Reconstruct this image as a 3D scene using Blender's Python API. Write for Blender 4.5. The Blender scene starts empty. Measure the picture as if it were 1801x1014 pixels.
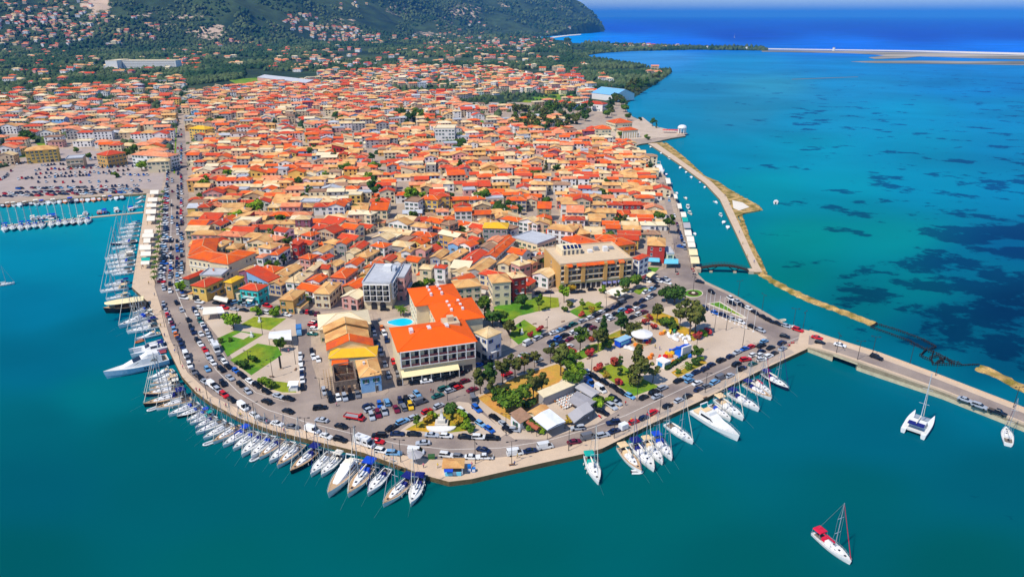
import bpy, bmesh, math, random, sys
import numpy as np
from mathutils import Vector, Matrix
from mathutils.geometry import tessellate_polygon
R = random.Random(7)
rad = math.radians
scene = bpy.context.scene
COL = scene.collection

# ------------------------------------------------------------------ camera, sky, sun, exposure
FPX, CH, HZ = 1200.0, 120.0, 27.5            # focal length in photo pixels, flight height, horizon row
PITCH = math.atan((507 - HZ) / FPX)
SP, CP = math.sin(PITCH), math.cos(PITCH)
cam_d = bpy.data.cameras.new('camera')
cam = bpy.data.objects.new('camera', cam_d)
COL.objects.link(cam)
cam.location = (0, 0, CH)
cam.rotation_euler = (math.pi / 2 - PITCH, 0, 0)
cam_d.sensor_width = 36.0
cam_d.lens = 36.0 * FPX / 1801
cam_d.clip_start = 1.0
cam_d.clip_end = 200000
scene.camera = cam

SUN_EL, SUN_DIR = rad(55), Vector((-0.80, -0.60, 0)).normalized()
world = bpy.data.worlds.new('World')
scene.world = world
world.use_nodes = True
wn = world.node_tree
wn.nodes.clear()
sky = wn.nodes.new('ShaderNodeTexSky')
sky.sky_type = 'NISHITA'
sky.sun_disc = False
sky.sun_elevation = SUN_EL
sky.sun_rotation = math.atan2(SUN_DIR.x, SUN_DIR.y)
sky.air_density = 1.0
sky.dust_density = 0.0
sky.ozone_density = 10.0
bg = wn.nodes.new('ShaderNodeBackground')
bg.inputs['Strength'].default_value = 0.15
wo = wn.nodes.new('ShaderNodeOutputWorld')
wn.links.new(sky.outputs[0], bg.inputs['Color'])
wn.links.new(bg.outputs[0], wo.inputs['Surface'])
sun_d = bpy.data.lights.new('sun', 'SUN')
sun_d.energy = 4.6
sun_d.angle = rad(0.5)
sun_d.color = (1.0, 0.93, 0.82)
sun = bpy.data.objects.new('sun', sun_d)
COL.objects.link(sun)
sv = Vector((SUN_DIR.x * math.cos(SUN_EL), SUN_DIR.y * math.cos(SUN_EL), math.sin(SUN_EL)))
sun.rotation_euler = (-sv).to_track_quat('-Z', 'Y').to_euler()
sun.location = (-300, -200, 400)
scene.view_settings.view_transform = 'Standard'
scene.view_settings.look = 'None'
scene.view_settings.exposure = 0.0
scene.view_settings.gamma = 1.0
scene.view_settings.use_curve_mapping = False
try:
    scene.cycles.use_denoising = True
    scene.cycles.denoiser = 'OPENIMAGEDENOISE'
    scene.cycles.max_bounces = 5
    scene.cycles.diffuse_bounces = 2
    scene.cycles.volume_bounces = 0
    scene.cycles.caustics_reflective = False
    scene.cycles.caustics_refractive = False
except Exception:
    pass

# ------------------------------------------------------------------ helpers
G = 1.5                                       # height of the quay and the town ground above the water


def P(x, y, z=G):
    """The point at height z that the photograph shows at pixel (x, y)."""
    u, v = (x - 900.5) / FPX, (y - 507) / FPX
    t = (z - CH) / -(SP + CP * v)
    return Vector((u * t, (CP - SP * v) * t, z))


def pix(p):
    d = Vector(p) - Vector((0, 0, CH))
    zc = d.y * CP - d.z * SP
    yc = d.y * SP + d.z * CP
    return 900.5 + FPX * d.x / zc, 507 - FPX * yc / zc


def inside(x, y, poly):
    c, n = False, len(poly)
    for i in range(n):
        (x1, y1), (x2, y2) = poly[i][:2], poly[i - 1][:2]
        if (y1 > y) != (y2 > y) and x < (x2 - x1) * (y - y1) / (y2 - y1) + x1:
            c = not c
    return c


def lin(c):
    out = []
    for v in c[:3]:
        v = v / 255.0
        out.append(v / 12.92 if v <= 0.04045 else ((v + 0.055) / 1.055) ** 2.4)
    return out


MATS = {}


def mat(name, c, rough=0.8, var=0.12, scale=0.6, rnd=0.0, spec=0.25, bump=0.0, linear=True, fine=0.0, metallic=0.0, c2=None, mixscale=0.15, stretch=None):
    """Painted or natural surface: base colour c, mottled by noise, each object a little different (rnd)."""
    if name in MATS:
        return MATS[name]
    m = bpy.data.materials.new(name)
    m.use_nodes = True
    nt = m.node_tree
    b = nt.nodes['Principled BSDF']
    b.inputs['Roughness'].default_value = rough
    b.inputs['Specular IOR Level'].default_value = spec
    b.inputs['Metallic'].default_value = metallic
    c = list(c) if linear else lin(c)
    tc = nt.nodes.new('ShaderNodeTexCoord')
    oi = nt.nodes.new('ShaderNodeObjectInfo')
    add = nt.nodes.new('ShaderNodeVectorMath'); add.operation = 'MULTIPLY_ADD'
    nt.links.new(oi.outputs['Random'], add.inputs[0])
    add.inputs[1].default_value = (57, 91, 33)
    nt.links.new(tc.outputs['Object'], add.inputs[2])
    src = add.outputs[0]
    if stretch:
        mp = nt.nodes.new('ShaderNodeVectorMath'); mp.operation = 'MULTIPLY'
        mp.inputs[1].default_value = stretch
        nt.links.new(src, mp.inputs[0]); src = mp.outputs[0]
    nz = nt.nodes.new('ShaderNodeTexNoise')
    nz.inputs['Scale'].default_value = scale
    nz.inputs['Detail'].default_value = 5
    nz.inputs['Roughness'].default_value = 0.65
    nt.links.new(src, nz.inputs['Vector'])
    rmp = nt.nodes.new('ShaderNodeMapRange')
    rmp.inputs['From Min'].default_value = 0.3; rmp.inputs['From Max'].default_value = 0.7
    rmp.inputs['To Min'].default_value = 1 - var; rmp.inputs['To Max'].default_value = 1 + var
    nt.links.new(nz.outputs['Fac'], rmp.inputs['Value'])
    val = rmp.outputs[0]
    if rnd:
        r2 = nt.nodes.new('ShaderNodeMapRange')
        r2.inputs['To Min'].default_value = 1 - rnd; r2.inputs['To Max'].default_value = 1 + rnd
        nt.links.new(oi.outputs['Random'], r2.inputs['Value'])
        mm = nt.nodes.new('ShaderNodeMath'); mm.operation = 'MULTIPLY'
        nt.links.new(val, mm.inputs[0]); nt.links.new(r2.outputs[0], mm.inputs[1])
        val = mm.outputs[0]
    if fine:
        n3 = nt.nodes.new('ShaderNodeTexNoise'); n3.inputs['Scale'].default_value = 2.6; n3.inputs['Detail'].default_value = 2
        nt.links.new(src, n3.inputs['Vector'])
        r3 = nt.nodes.new('ShaderNodeMapRange'); r3.inputs['From Min'].default_value = 0.3; r3.inputs['From Max'].default_value = 0.7
        r3.inputs['To Min'].default_value = 1 - fine; r3.inputs['To Max'].default_value = 1 + fine
        nt.links.new(n3.outputs['Fac'], r3.inputs['Value'])
        mm = nt.nodes.new('ShaderNodeMath'); mm.operation = 'MULTIPLY'
        nt.links.new(val, mm.inputs[0]); nt.links.new(r3.outputs[0], mm.inputs[1])
        val = mm.outputs[0]
    base = None
    if c2 is not None:
        c2 = list(c2) if linear else lin(c2)
        n2 = nt.nodes.new('ShaderNodeTexNoise')
        n2.inputs['Scale'].default_value = mixscale; n2.inputs['Detail'].default_value = 4
        nt.links.new(src, n2.inputs['Vector'])
        r2 = nt.nodes.new('ShaderNodeMapRange')
        r2.inputs['From Min'].default_value = 0.42; r2.inputs['From Max'].default_value = 0.6
        nt.links.new(n2.outputs['Fac'], r2.inputs['Value'])
        mx = nt.nodes.new('ShaderNodeMix'); mx.data_type = 'RGBA'
        mx.inputs[6].default_value = (*c, 1); mx.inputs[7].default_value = (*c2, 1)
        nt.links.new(r2.outputs[0], mx.inputs[0])
        base = mx.outputs[2]
    vm = nt.nodes.new('ShaderNodeVectorMath'); vm.operation = 'SCALE'
    if base is None:
        vm.inputs[0].default_value = c
    else:
        nt.links.new(base, vm.inputs[0])
    nt.links.new(val, vm.inputs['Scale'])
    nt.links.new(vm.outputs[0], b.inputs['Base Color'])
    if bump:
        bp = nt.nodes.new('ShaderNodeBump'); bp.inputs['Strength'].default_value = bump; bp.inputs['Distance'].default_value = 0.3
        nt.links.new(nz.outputs['Fac'], bp.inputs['Height']); nt.links.new(bp.outputs[0], b.inputs['Normal'])
    MATS[name] = m
    return m


def S(name, rgb, **k):
    """Material from a base colour written in 0-255 sRGB."""
    if k.get('c2') is not None:
        k['c2'] = lin(k['c2'])
    return mat(name, lin(rgb), **k)


class MB:
    """Collects faces and links them as ONE mesh object."""

    def __init__(self):
        self.v, self.f, self.m = [], [], []

    def poly(self, pts, mi=0):
        i = len(self.v)
        self.v += [tuple(p) for p in pts]
        self.f.append(tuple(range(i, i + len(pts)))); self.m.append(mi)

    def raw(self, vs, fs, mi=0):
        i = len(self.v)
        self.v += [tuple(p) for p in vs]
        for f in fs:
            self.f.append(tuple(i + k for k in f)); self.m.append(mi)

    def box(self, x0, x1, y0, y1, z0, z1, mi=0):
        self.raw([(x0, y0, z0), (x1, y0, z0), (x1, y1, z0), (x0, y1, z0), (x0, y0, z1), (x1, y0, z1), (x1, y1, z1), (x0, y1, z1)],
                 [(3, 2, 1, 0), (4, 5, 6, 7), (0, 1, 5, 4), (1, 2, 6, 5), (2, 3, 7, 6), (3, 0, 4, 7)], mi)

    def frustum(self, a, z0, b, z1, mi=0):
        (x0, x1, y0, y1), (X0, X1, Y0, Y1) = a, b
        self.raw([(x0, y0, z0), (x1, y0, z0), (x1, y1, z0), (x0, y1, z0), (X0, Y0, z1), (X1, Y0, z1), (X1, Y1, z1), (X0, Y1, z1)],
                 [(3, 2, 1, 0), (4, 5, 6, 7), (0, 1, 5, 4), (1, 2, 6, 5), (2, 3, 7, 6), (3, 0, 4, 7)], mi)

    def prism(self, poly, z0, z1, mi=0, side=None):
        pts = [(p[0], p[1]) for p in poly]
        a = sum(pts[i - 1][0] * pts[i][1] - pts[i][0] * pts[i - 1][1] for i in range(len(pts)))
        if a < 0:
            pts.reverse()
        n = len(pts)
        zt = z1 if callable(z1) else (lambda x, y: z1)
        vs = [(x, y, zt(x, y)) for x, y in pts] + [(x, y, z0) for x, y in pts]
        tris = tessellate_polygon([[Vector((x, y, 0)) for x, y in pts]])
        fs = []
        for t in tris:
            (a1, b1), (a2, b2), (a3, b3) = [pts[k] for k in t]
            fs.append(t if (a2 - a1) * (b3 - b1) - (a3 - a1) * (b2 - b1) > 0 else t[::-1])
        self.raw(vs, fs, mi)
        self.raw(vs, [(i, n + i, n + (i + 1) % n, (i + 1) % n) for i in range(n)], mi if side is None else side)

    def tube(self, a, b, r0, r1=None, n=6, mi=0):
        a, b = Vector(a), Vector(b)
        r1 = r0 if r1 is None else r1
        d = (b - a).normalized()
        s = d.orthogonal().normalized(); t = d.cross(s)
        vs = [a + (s * math.cos(k * 6.2832 / n) + t * math.sin(k * 6.2832 / n)) * r0 for k in range(n)]
        vs += [b + (s * math.cos(k * 6.2832 / n) + t * math.sin(k * 6.2832 / n)) * r1 for k in range(n)]
        self.raw(vs, [(k, (k + 1) % n, n + (k + 1) % n, n + k) for k in range(n)] + [tuple(range(n - 1, -1, -1)), tuple(range(n, 2 * n))], mi)

    def loft(self, rings, mi=0, closed=True, cap=(True, True)):
        n = len(rings[0])
        vs = [p for r in rings for p in r]
        fs = []
        for i in range(len(rings) - 1):
            for k in range(n if closed else n - 1):
                k2 = (k + 1) % n
                fs.append((i * n + k, i * n + k2, (i + 1) * n + k2, (i + 1) * n + k))
        if cap[0]:
            fs.append(tuple(range(n - 1, -1, -1)))
        if cap[1]:
            fs.append(tuple(range((len(rings) - 1) * n, len(rings) * n)))
        self.raw(vs, fs, mi)

    def mesh(self, name, mats, smooth=False):
        me = bpy.data.meshes.new(name)
        me.from_pydata(self.v, [], self.f)
        for m in (mats if isinstance(mats, (list, tuple)) else [mats]):
            me.materials.append(m)
        if len(me.materials) > 1:
            me.polygons.foreach_set('material_index', self.m)
        bm = bmesh.new(); bm.from_mesh(me)
        bmesh.ops.recalc_face_normals(bm, faces=bm.faces)
        bm.to_mesh(me); bm.free()
        if smooth:
            me.polygons.foreach_set('use_smooth', [True] * len(me.polygons))
        return me


def link(name, data, parent=None, loc=(0, 0, 0), rz=0.0, m=None):
    o = bpy.data.objects.new(name, data)
    COL.objects.link(o)
    o.location = loc
    if rz:
        o.rotation_euler = (0, 0, rz)
    if parent is not None:
        o.parent = parent
    if m is not None:
        for i, mm in enumerate(m if isinstance(m, (list, tuple)) else [m]):
            if mm is not None:
                o.material_slots[i].link = 'OBJECT'
                o.material_slots[i].material = mm
    return o


def part(name, mb, mats, parent, smooth=False, loc=(0, 0, 0), rz=0.0):
    return link(name, mb.mesh(name, mats, smooth), parent, loc, rz)


def tag(o, label=None, cat=None, group=None, kind=None):
    if label: o['label'] = label
    if cat: o['category'] = cat
    if group: o['group'] = group
    if kind: o['kind'] = kind
    return o


def thing(name, label, cat, loc=(0, 0, 0), rz=0.0, group=None, scale=None):
    o = link(name, None, None, loc, rz)
    if scale: o.scale = (scale,) * 3
    return tag(o, label, cat, group)


def struct(name, mb, mats, kind='structure', smooth=False):
    return tag(link(name, mb.mesh(name, mats, smooth)), kind=kind)


AUTO, MARKS = [], []


def auto(o, look, cat, group):
    """This thing's label is written at the end, once everything it could be mistaken for stands."""
    tag(o, None, cat, group)
    AUTO.append((o, look, Vector(o.location[:2])))
    return o


def mark(phrase, p):
    MARKS.append((phrase, Vector((p[0], p[1]))))


def ppoly(pts, z=G):
    return [P(x, y, z) for x, y in pts]

# ------------------------------------------------------------------ materials
asphalt = S('asphalt', (158, 142, 129), rough=0.9, var=0.15, scale=0.12, c2=(134, 120, 112), mixscale=0.05, fine=0.08)
townground = S('town_ground', (168, 149, 132), rough=0.95, var=0.18, scale=0.15, c2=(178, 158, 136), mixscale=0.06, fine=0.08)
concrete = S('quay_concrete', (205, 180, 152), rough=0.9, var=0.08, scale=0.25, fine=0.05)
concrete2 = S('quay_slab', (180, 162, 144), rough=0.9, var=0.08, scale=0.3)
quaywall = S('quay_wall', (150, 128, 88), rough=0.9, var=0.3, scale=0.8)
paving = S('square_paving', (202, 182, 160), rough=0.9, var=0.07, scale=0.2, fine=0.05, c2=(190, 170, 148), mixscale=0.1)
kerbm = S('kerb_stone', (222, 205, 182), rough=0.9, var=0.06)
linem = S('road_paint', (205, 196, 184), rough=0.8, var=0.2, scale=1.5)
lawnm = S('lawn', (82, 132, 24), rough=0.95, var=0.25, scale=0.35, c2=(136, 146, 30), mixscale=0.07, fine=0.15)
drym = S('dry_grass', (196, 150, 40), rough=0.95, var=0.2, scale=0.4, c2=(130, 135, 30), mixscale=0.12, fine=0.15)
earthm = S('bare_earth', (205, 145, 70), rough=0.95, var=0.15, scale=0.3, c2=(190, 150, 60), mixscale=0.12, fine=0.1)
rockm = S('breakwater_rock', (190, 155, 95), rough=0.95, var=0.45, scale=0.5, c2=(120, 105, 40), mixscale=0.25, fine=0.3)
sandm = S('sand', (225, 215, 198), rough=0.95, var=0.08, scale=0.02)
marshm = S('salt_marsh', (108, 104, 86), rough=0.95, var=0.25, scale=0.02, c2=(178, 166, 146), mixscale=0.006, stretch=(0.3, 1.4, 1))
glass = S('window_glass', (38, 44, 54), rough=0.12, var=0.3, scale=0.7, spec=0.5)
carglass = S('car_glass', (20, 24, 30), rough=0.08, var=0.1, spec=0.5)
tyre = S('tyre', (22, 22, 23), rough=0.8, var=0.1)
white = S('white_paint', (232, 230, 226), rough=0.45, var=0.05, spec=0.4)
canvas = S('white_canvas', (238, 228, 208), rough=0.8, var=0.05, scale=0.4)
cream_canvas = S('cream_canvas', (240, 222, 172), rough=0.8, var=0.05, scale=0.4)
metal = S('pale_metal', (200, 205, 210), rough=0.35, var=0.06, spec=0.5)
darkmetal = S('dark_metal', (48, 48, 50), rough=0.5, var=0.1)
greymetal = S('grey_metal', (150, 152, 155), rough=0.5, var=0.08)
wood = S('weathered_wood', (62, 50, 40), rough=0.9, var=0.3, scale=1.2)
teak = S('teak_deck', (196, 160, 118), rough=0.7, var=0.1, scale=1.0, stretch=(0.3, 3, 1))
bark = S('bark', (112, 92, 72), rough=0.95, var=0.25, scale=2)
bluecloth = S('blue_canvas', (22, 72, 190), rough=0.8, var=0.12)
navycloth = S('navy_canvas', (22, 32, 110), rough=0.8, var=0.12)
redcloth = S('red_canvas', (205, 25, 60), rough=0.8, var=0.1)
tancloth = S('tan_canvas', (228, 196, 150), rough=0.8, var=0.08)
tealcloth = S('teal_canvas', (20, 165, 150), rough=0.8, var=0.1)
lblue = S('light_blue_canvas', (110, 200, 228), rough=0.8, var=0.06)
greycloth = S('grey_canvas', (176, 172, 172), rough=0.8, var=0.05)
ROOF = {
    'orange': S('orange_tile', (226, 95, 18), rough=0.85, var=0.10, scale=0.5, rnd=0.10, c2=(204, 84, 38), mixscale=0.22, fine=0.10),
    'red': S('brick_red_tile', (206, 66, 28), rough=0.85, var=0.14, scale=0.5, rnd=0.14, c2=(186, 74, 44), mixscale=0.25, fine=0.12),
    'tan': S('tan_tile', (222, 172, 106), rough=0.85, var=0.12, scale=0.5, rnd=0.10, c2=(198, 142, 84), mixscale=0.25, fine=0.10),
    'sand': S('sand_tile', (228, 200, 152), rough=0.85, var=0.10, scale=0.5, rnd=0.08, c2=(208, 174, 122), mixscale=0.25, fine=0.09),
    'salmon': S('salmon_tile', (220, 128, 86), rough=0.85, var=0.14, scale=0.5, rnd=0.12, c2=(222, 146, 104), mixscale=0.25, fine=0.12),
    'yellow': S('yellow_tile', (232, 178, 36), rough=0.85, var=0.08, scale=0.5, fine=0.08),
    'brown': S('brown_tile', (158, 122, 96), rough=0.9, var=0.18, scale=0.5, rnd=0.1, fine=0.12),
    'pale': S('pale_roof', (232, 214, 176), rough=0.85, var=0.07, scale=0.4, fine=0.05),
    'grey': S('grey_roof', (186, 188, 192), rough=0.85, var=0.12, scale=0.4, fine=0.06),
}
RNAME = {'orange': 'bright orange', 'red': 'brick-red', 'tan': 'tan', 'sand': 'sand-coloured', 'salmon': 'salmon', 'yellow': 'yellow', 'brown': 'brown', 'pale': 'pale cream', 'grey': 'grey'}
WALL = {n: S('wall_' + n, c, rough=0.9, var=0.07, scale=0.5, rnd=0.06, fine=0.04) for n, c in {
    'cream': (230, 212, 174), 'white': (234, 230, 224), 'beige': (206, 182, 150), 'yellow': (226, 186, 96), 'pink': (216, 160, 148), 'blue': (140, 184, 222),
    'grey': (170, 164, 160), 'red': (184, 58, 48), 'turquoise': (58, 190, 186), 'ochre': (206, 160, 92), 'mauve': (142, 92, 112), 'green': (120, 132, 112), 'stone': (178, 156, 122)}.items()}
SHUT = {n: S('shutter_' + n, c, rough=0.7, var=0.08) for n, c in {'green': (40, 100, 76), 'blue': (44, 78, 150), 'brown': (104, 66, 48), 'grey': (130, 130, 132), 'white': (214, 208, 200)}.items()}
PAINT = {n: S('paint_' + n, c, rough=0.22, var=0.03, spec=0.5, rnd=0.12) for n, c in {
    'w': (226, 226, 224), 's': (172, 178, 186), 'g': (110, 112, 118), 'k': (20, 22, 27), 'n': (24, 38, 74), 'b': (30, 92, 180), 'l': (110, 160, 200),
    'r': (204, 22, 26), 'm': (112, 24, 46), 'y': (238, 190, 32), 't': (32, 98, 92), 'o': (224, 120, 40)}.items()}
PNAME = {'w': 'white', 's': 'silver', 'g': 'grey', 'k': 'black', 'n': 'navy', 'b': 'bright blue', 'l': 'light blue', 'r': 'red', 'm': 'maroon', 'y': 'yellow', 't': 'teal', 'o': 'orange'}

# ------------------------------------------------------------------ water: one sheet to the horizon; its own colour (depth and bed) is a mesh attribute
def np_mesh(name, verts, faces, mats, smooth=False, mi=None):
    verts = np.asarray(verts, dtype=np.float32); faces = np.asarray(faces, dtype=np.int32)
    me = bpy.data.meshes.new(name)
    k = faces.shape[1]
    me.vertices.add(len(verts)); me.vertices.foreach_set('co', verts.ravel())
    me.loops.add(faces.size); me.loops.foreach_set('vertex_index', faces.ravel())
    me.polygons.add(len(faces))
    me.polygons.foreach_set('loop_start', np.arange(len(faces), dtype=np.int32) * k)
    for m in (mats if isinstance(mats, (list, tuple)) else [mats]):
        me.materials.append(m)
    if mi is not None:
        me.polygons.foreach_set('material_index', np.asarray(mi, dtype=np.int32))
    if smooth:
        me.polygons.foreach_set('use_smooth', np.ones(len(faces), dtype=bool))
    me.update(calc_edges=True)
    return me


def pixel_np(X, Y, Z):
    dz = Z - CH
    zc = Y * CP - dz * SP
    yc = Y * SP + dz * CP
    return 900.5 + FPX * X / zc, 507 - FPX * yc / zc


WATER = [  # where (photo pixel of the bed there), colour of the water over it, share of sea grass on the bed
    (60, 985, (0, 93, 96), 0), (400, 1000, (0, 96, 96), 0), (900, 990, (0, 93, 92), 0), (1300, 1000, (0, 92, 92), 0), (1700, 990, (0, 90, 90), 0),
    (60, 860, (0, 95, 108), 0), (300, 880, (0, 95, 102), 0), (700, 930, (0, 96, 95), 0), (1150, 900, (0, 96, 96), 0), (1500, 870, (0, 92, 98), 0), (1750, 850, (0, 92, 106), 0),
    (60, 740, (0, 98, 109), 0), (250, 760, (0, 98, 104), 0), (170, 700, (0, 112, 120), 0), (60, 640, (0, 104, 127), 0), (170, 590, (0, 108, 130), 0), (60, 540, (0, 120, 149), 0),
    (80, 450, (0, 138, 165), 0), (200, 400, (0, 142, 162), 0), (120, 375, (20, 150, 163), 0), (1420, 700, (0, 102, 118), 0), (1560, 760, (0, 98, 116), 0), (1420, 650, (0, 104, 116), 0),
    (1270, 490, (0, 124, 131), 0), (1400, 560, (0, 122, 138), 0), (1600, 640, (0, 112, 134), 0), (1760, 705, (0, 112, 136), 0), (1240, 380, (0, 126, 142), 0), (1180, 280, (0, 127, 151), 0), (1130, 256, (5, 127, 153), 0),
    (1380, 490, (0, 124, 120), .25), (1500, 530, (0, 112, 120), .6), (1650, 580, (0, 92, 116), .75), (1780, 640, (0, 84, 112), .7),
    (1420, 420, (0, 139, 135), .3), (1560, 420, (0, 137, 140), .3), (1700, 470, (0, 105, 133), .75), (1790, 430, (0, 91, 131), .8), (1600, 500, (0, 122, 131), .62), (1790, 540, (0, 82, 115), .75),
    (1350, 330, (0, 141, 154), .2), (1480, 330, (0, 139, 158), .4), (1640, 330, (0, 133, 163), .5), (1780, 340, (0, 126, 163), .52),
    (1250, 270, (0, 139, 169), .1), (1420, 260, (0, 143, 169), .3), (1600, 255, (0, 141, 174), .3), (1780, 260, (0, 133, 176), .42),
    (1180, 200, (18, 135, 171), .1), (1300, 200, (33, 135, 167), .2), (1420, 210, (11, 139, 176), .42), (1600, 195, (0, 143, 183), .25), (1780, 190, (0, 133, 181), .4),
    (1220, 150, (30, 135, 176), .2), (1350, 150, (44, 145, 176), .2), (1500, 150, (16, 135, 183), .25), (1700, 150, (0, 126, 185), .3), (1790, 150, (0, 120, 183), .3),
    (1150, 100, (60, 146, 208), .1), (1300, 110, (22, 139, 190), .1), (1500, 118, (11, 133, 194), .1), (1790, 122, (7, 129, 194), .1),
    (1000, 68, (0, 150, 232), 0), (960, 68, (20, 170, 232), 0), (1080, 70, (0, 128, 236), 0), (1200, 76, (0, 112, 232), 0), (1500, 78, (0, 112, 228), 0), (1780, 82, (0, 118, 232), 0),
    (1100, 50, (0, 80, 200), 0), (1300, 60, (0, 66, 180), 0), (1600, 60, (0, 66, 182), 0), (1790, 60, (0, 68, 182), 0), (1200, 38, (0, 66, 180), 0), (1500, 40, (0, 66, 180), 0), (1790, 38, (0, 70, 186), 0), (1400, 31, (0, 76, 196), 0)]


def build_water():
    us = np.concatenate([[-6, -3, -1.8, -1.3], np.linspace(-1.0, 1.0, 161), [1.3, 1.8, 3, 6]])
    ys = np.concatenate([[-300, 20, 60], np.geomspace(90, 9000, 190), [14000, 20000, 30000, 44000, 70000]])
    Yg, Ug = np.meshgrid(ys, us, indexing='ij')
    Xg = Ug * (np.maximum(Yg, 60) + 60)
    px, py = pixel_np(Xg, np.maximum(Yg, 85), 0 * Xg)
    ny, nx = Yg.shape
    verts = np.stack([Xg.ravel(), Yg.ravel(), 0 * Xg.ravel()], axis=1)
    i = np.arange(ny - 1)[:, None] * nx + np.arange(nx - 1)[None, :]
    faces = np.stack([i, i + 1, i + nx + 1, i + nx], axis=-1).reshape(-1, 4)
    cp = np.array([(a, b) for a, b, _, _ in WATER], dtype=float)
    cc = np.array([lin(c) + [w] for _, _, c, w in WATER])
    q = np.stack([px.ravel(), py.ravel()], axis=1)
    yw = 1.0 + 700.0 / (np.abs(q[:, 1:2]) + 60)          # far rows are squeezed together, so distance along them counts for more
    d2 = ((q[:, None, 0] - cp[None, :, 0]) / 1.0) ** 2 + ((q[:, None, 1] - cp[None, :, 1]) * yw) ** 2
    w = 1.0 / (d2 + 300.0) ** 1.7
    col = (w @ cc) / w.sum(axis=1, keepdims=True)
    m = bpy.data.materials.new('water'); m.use_nodes = True
    nt = m.node_tree; nt.nodes.remove(nt.nodes['Principled BSDF'])
    N = nt.nodes.new; L = nt.links.new
    at = N('ShaderNodeAttribute'); at.attribute_name = 'bed'
    aw = N('ShaderNodeAttribute'); aw.attribute_name = 'grass'
    geo = N('ShaderNodeNewGeometry')
    sc = N('ShaderNodeVectorMath'); sc.operation = 'MULTIPLY'; sc.inputs[1].default_value = (0.8, 1.0, 1)
    L(geo.outputs['Position'], sc.inputs[0])
    # sea grass beds: ragged dark patches on a pale sandy bed
    n1 = N('ShaderNodeTexNoise'); n1.inputs['Scale'].default_value = 0.032; n1.inputs['Detail'].default_value = 6; n1.inputs['Roughness'].default_value = 0.66
    L(sc.outputs[0], n1.inputs['Vector'])
    thr = N('ShaderNodeMath'); thr.operation = 'SUBTRACT'; thr.inputs[0].default_value = 0.665; 
    half = N('ShaderNodeMath'); half.operation = 'MULTIPLY'; half.inputs[1].default_value = 0.29
    L(aw.outputs['Fac'], half.inputs[0]); L(half.outputs[0], thr.inputs[1])
    df = N('ShaderNodeMath'); df.operation = 'SUBTRACT'; L(n1.outputs['Fac'], df.inputs[0]); L(thr.outputs[0], df.inputs[1])
    mr = N('ShaderNodeMapRange'); mr.inputs['From Min'].default_value = 0.0; mr.inputs['From Max'].default_value = 0.045
    L(df.outputs[0], mr.inputs['Value'])
    dark = N('ShaderNodeVectorMath'); dark.operation = 'MULTIPLY'; dark.inputs[1].default_value = (0.5, 0.38, 0.56)
    L(at.outputs['Color'], dark.inputs[0])
    n2 = N('ShaderNodeTexNoise'); n2.inputs['Scale'].default_value = 0.006; n2.inputs['Detail'].default_value = 5; n2.inputs['Distortion'].default_value = 0.8
    L(sc.outputs[0], n2.inputs['Vector'])
    m2 = N('ShaderNodeMapRange'); m2.inputs['From Min'].default_value = 0.3; m2.inputs['From Max'].default_value = 0.7; m2.inputs['To Min'].default_value = 0.84; m2.inputs['To Max'].default_value = 1.16
    L(n2.outputs['Fac'], m2.inputs['Value'])
    mx = N('ShaderNodeMix'); mx.data_type = 'RGBA'
    L(mr.outputs[0], mx.inputs[0]); L(at.outputs['Color'], mx.inputs[6]); L(dark.outputs[0], mx.inputs[7])
    fin = N('ShaderNodeVectorMath'); fin.operation = 'SCALE'
    L(mx.outputs[2], fin.inputs[0]); L(m2.outputs[0], fin.inputs['Scale'])
    g2 = N('ShaderNodeVectorMath'); g2.operation = 'SCALE'; g2.inputs['Scale'].default_value = 0.82
    L(fin.outputs[0], g2.inputs[0])
    n3 = N('ShaderNodeTexNoise'); n3.inputs['Scale'].default_value = 0.35; n3.inputs['Detail'].default_value = 4
    L(geo.outputs['Position'], n3.inputs['Vector'])
    bp = N('ShaderNodeBump'); bp.inputs['Strength'].default_value = 0.35; bp.inputs['Distance'].default_value = 0.35
    L(n3.outputs['Fac'], bp.inputs['Height'])
    # light scattered back from below the surface, and the wave-broken mirror of the sky on top of it
    df_ = N('ShaderNodeBsdfDiffuse'); gl_ = N('ShaderNodeBsdfGlossy'); gl_.inputs['Roughness'].default_value = 0.15
    L(g2.outputs[0], df_.inputs['Color']); L(bp.outputs[0], gl_.inputs['Normal'])
    fr = N('ShaderNodeFresnel'); fr.inputs['IOR'].default_value = 1.33
    fk = N('ShaderNodeMath'); fk.operation = 'MULTIPLY'; fk.inputs[1].default_value = 0.11
    L(fr.outputs[0], fk.inputs[0])
    ms = N('ShaderNodeMixShader'); L(fk.outputs[0], ms.inputs[0]); L(df_.outputs[0], ms.inputs[1]); L(gl_.outputs[0], ms.inputs[2])
    L(ms.outputs[0], nt.nodes['Material Output'].inputs['Surface'])
    me = np_mesh('water', verts, faces, m)
    a = me.attributes.new('bed', 'FLOAT_COLOR', 'POINT')
    a.data.foreach_set('color', np.concatenate([col[:, :3], np.ones((len(col), 1))], axis=1).astype(np.float32).ravel())
    g = me.attributes.new('grass', 'FLOAT', 'POINT')
    g.data.foreach_set('value', col[:, 3].astype(np.float32))
    tag(link('water', me), kind='structure')


build_water()

# ------------------------------------------------------------------ far land: plain, hills, cape
COAST = [(-1600, 330), (-1600, 60), (-1600, -60), (840, -60), (1062, 40), (1063, 55.5), (1030, 59), (1000, 61), (985, 62.5), (955, 65), (925, 68.5), (940, 73), (1000, 76), (1090, 78.5), (1225, 82.5), (1290, 84.5), (1340, 86.5), (1350, 89.5),
         (1220, 88), (1110, 90.5), (1062, 93.5), (1030, 98), (1040, 102), (1062, 106), (1100, 113), (1150, 120), (1182, 126), (1170, 138), (1150, 150), (1126, 166), (1112, 174), (1098, 190), (1112, 205), (1140, 219), (1110, 240), (1000, 262), (900, 330)]


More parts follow.
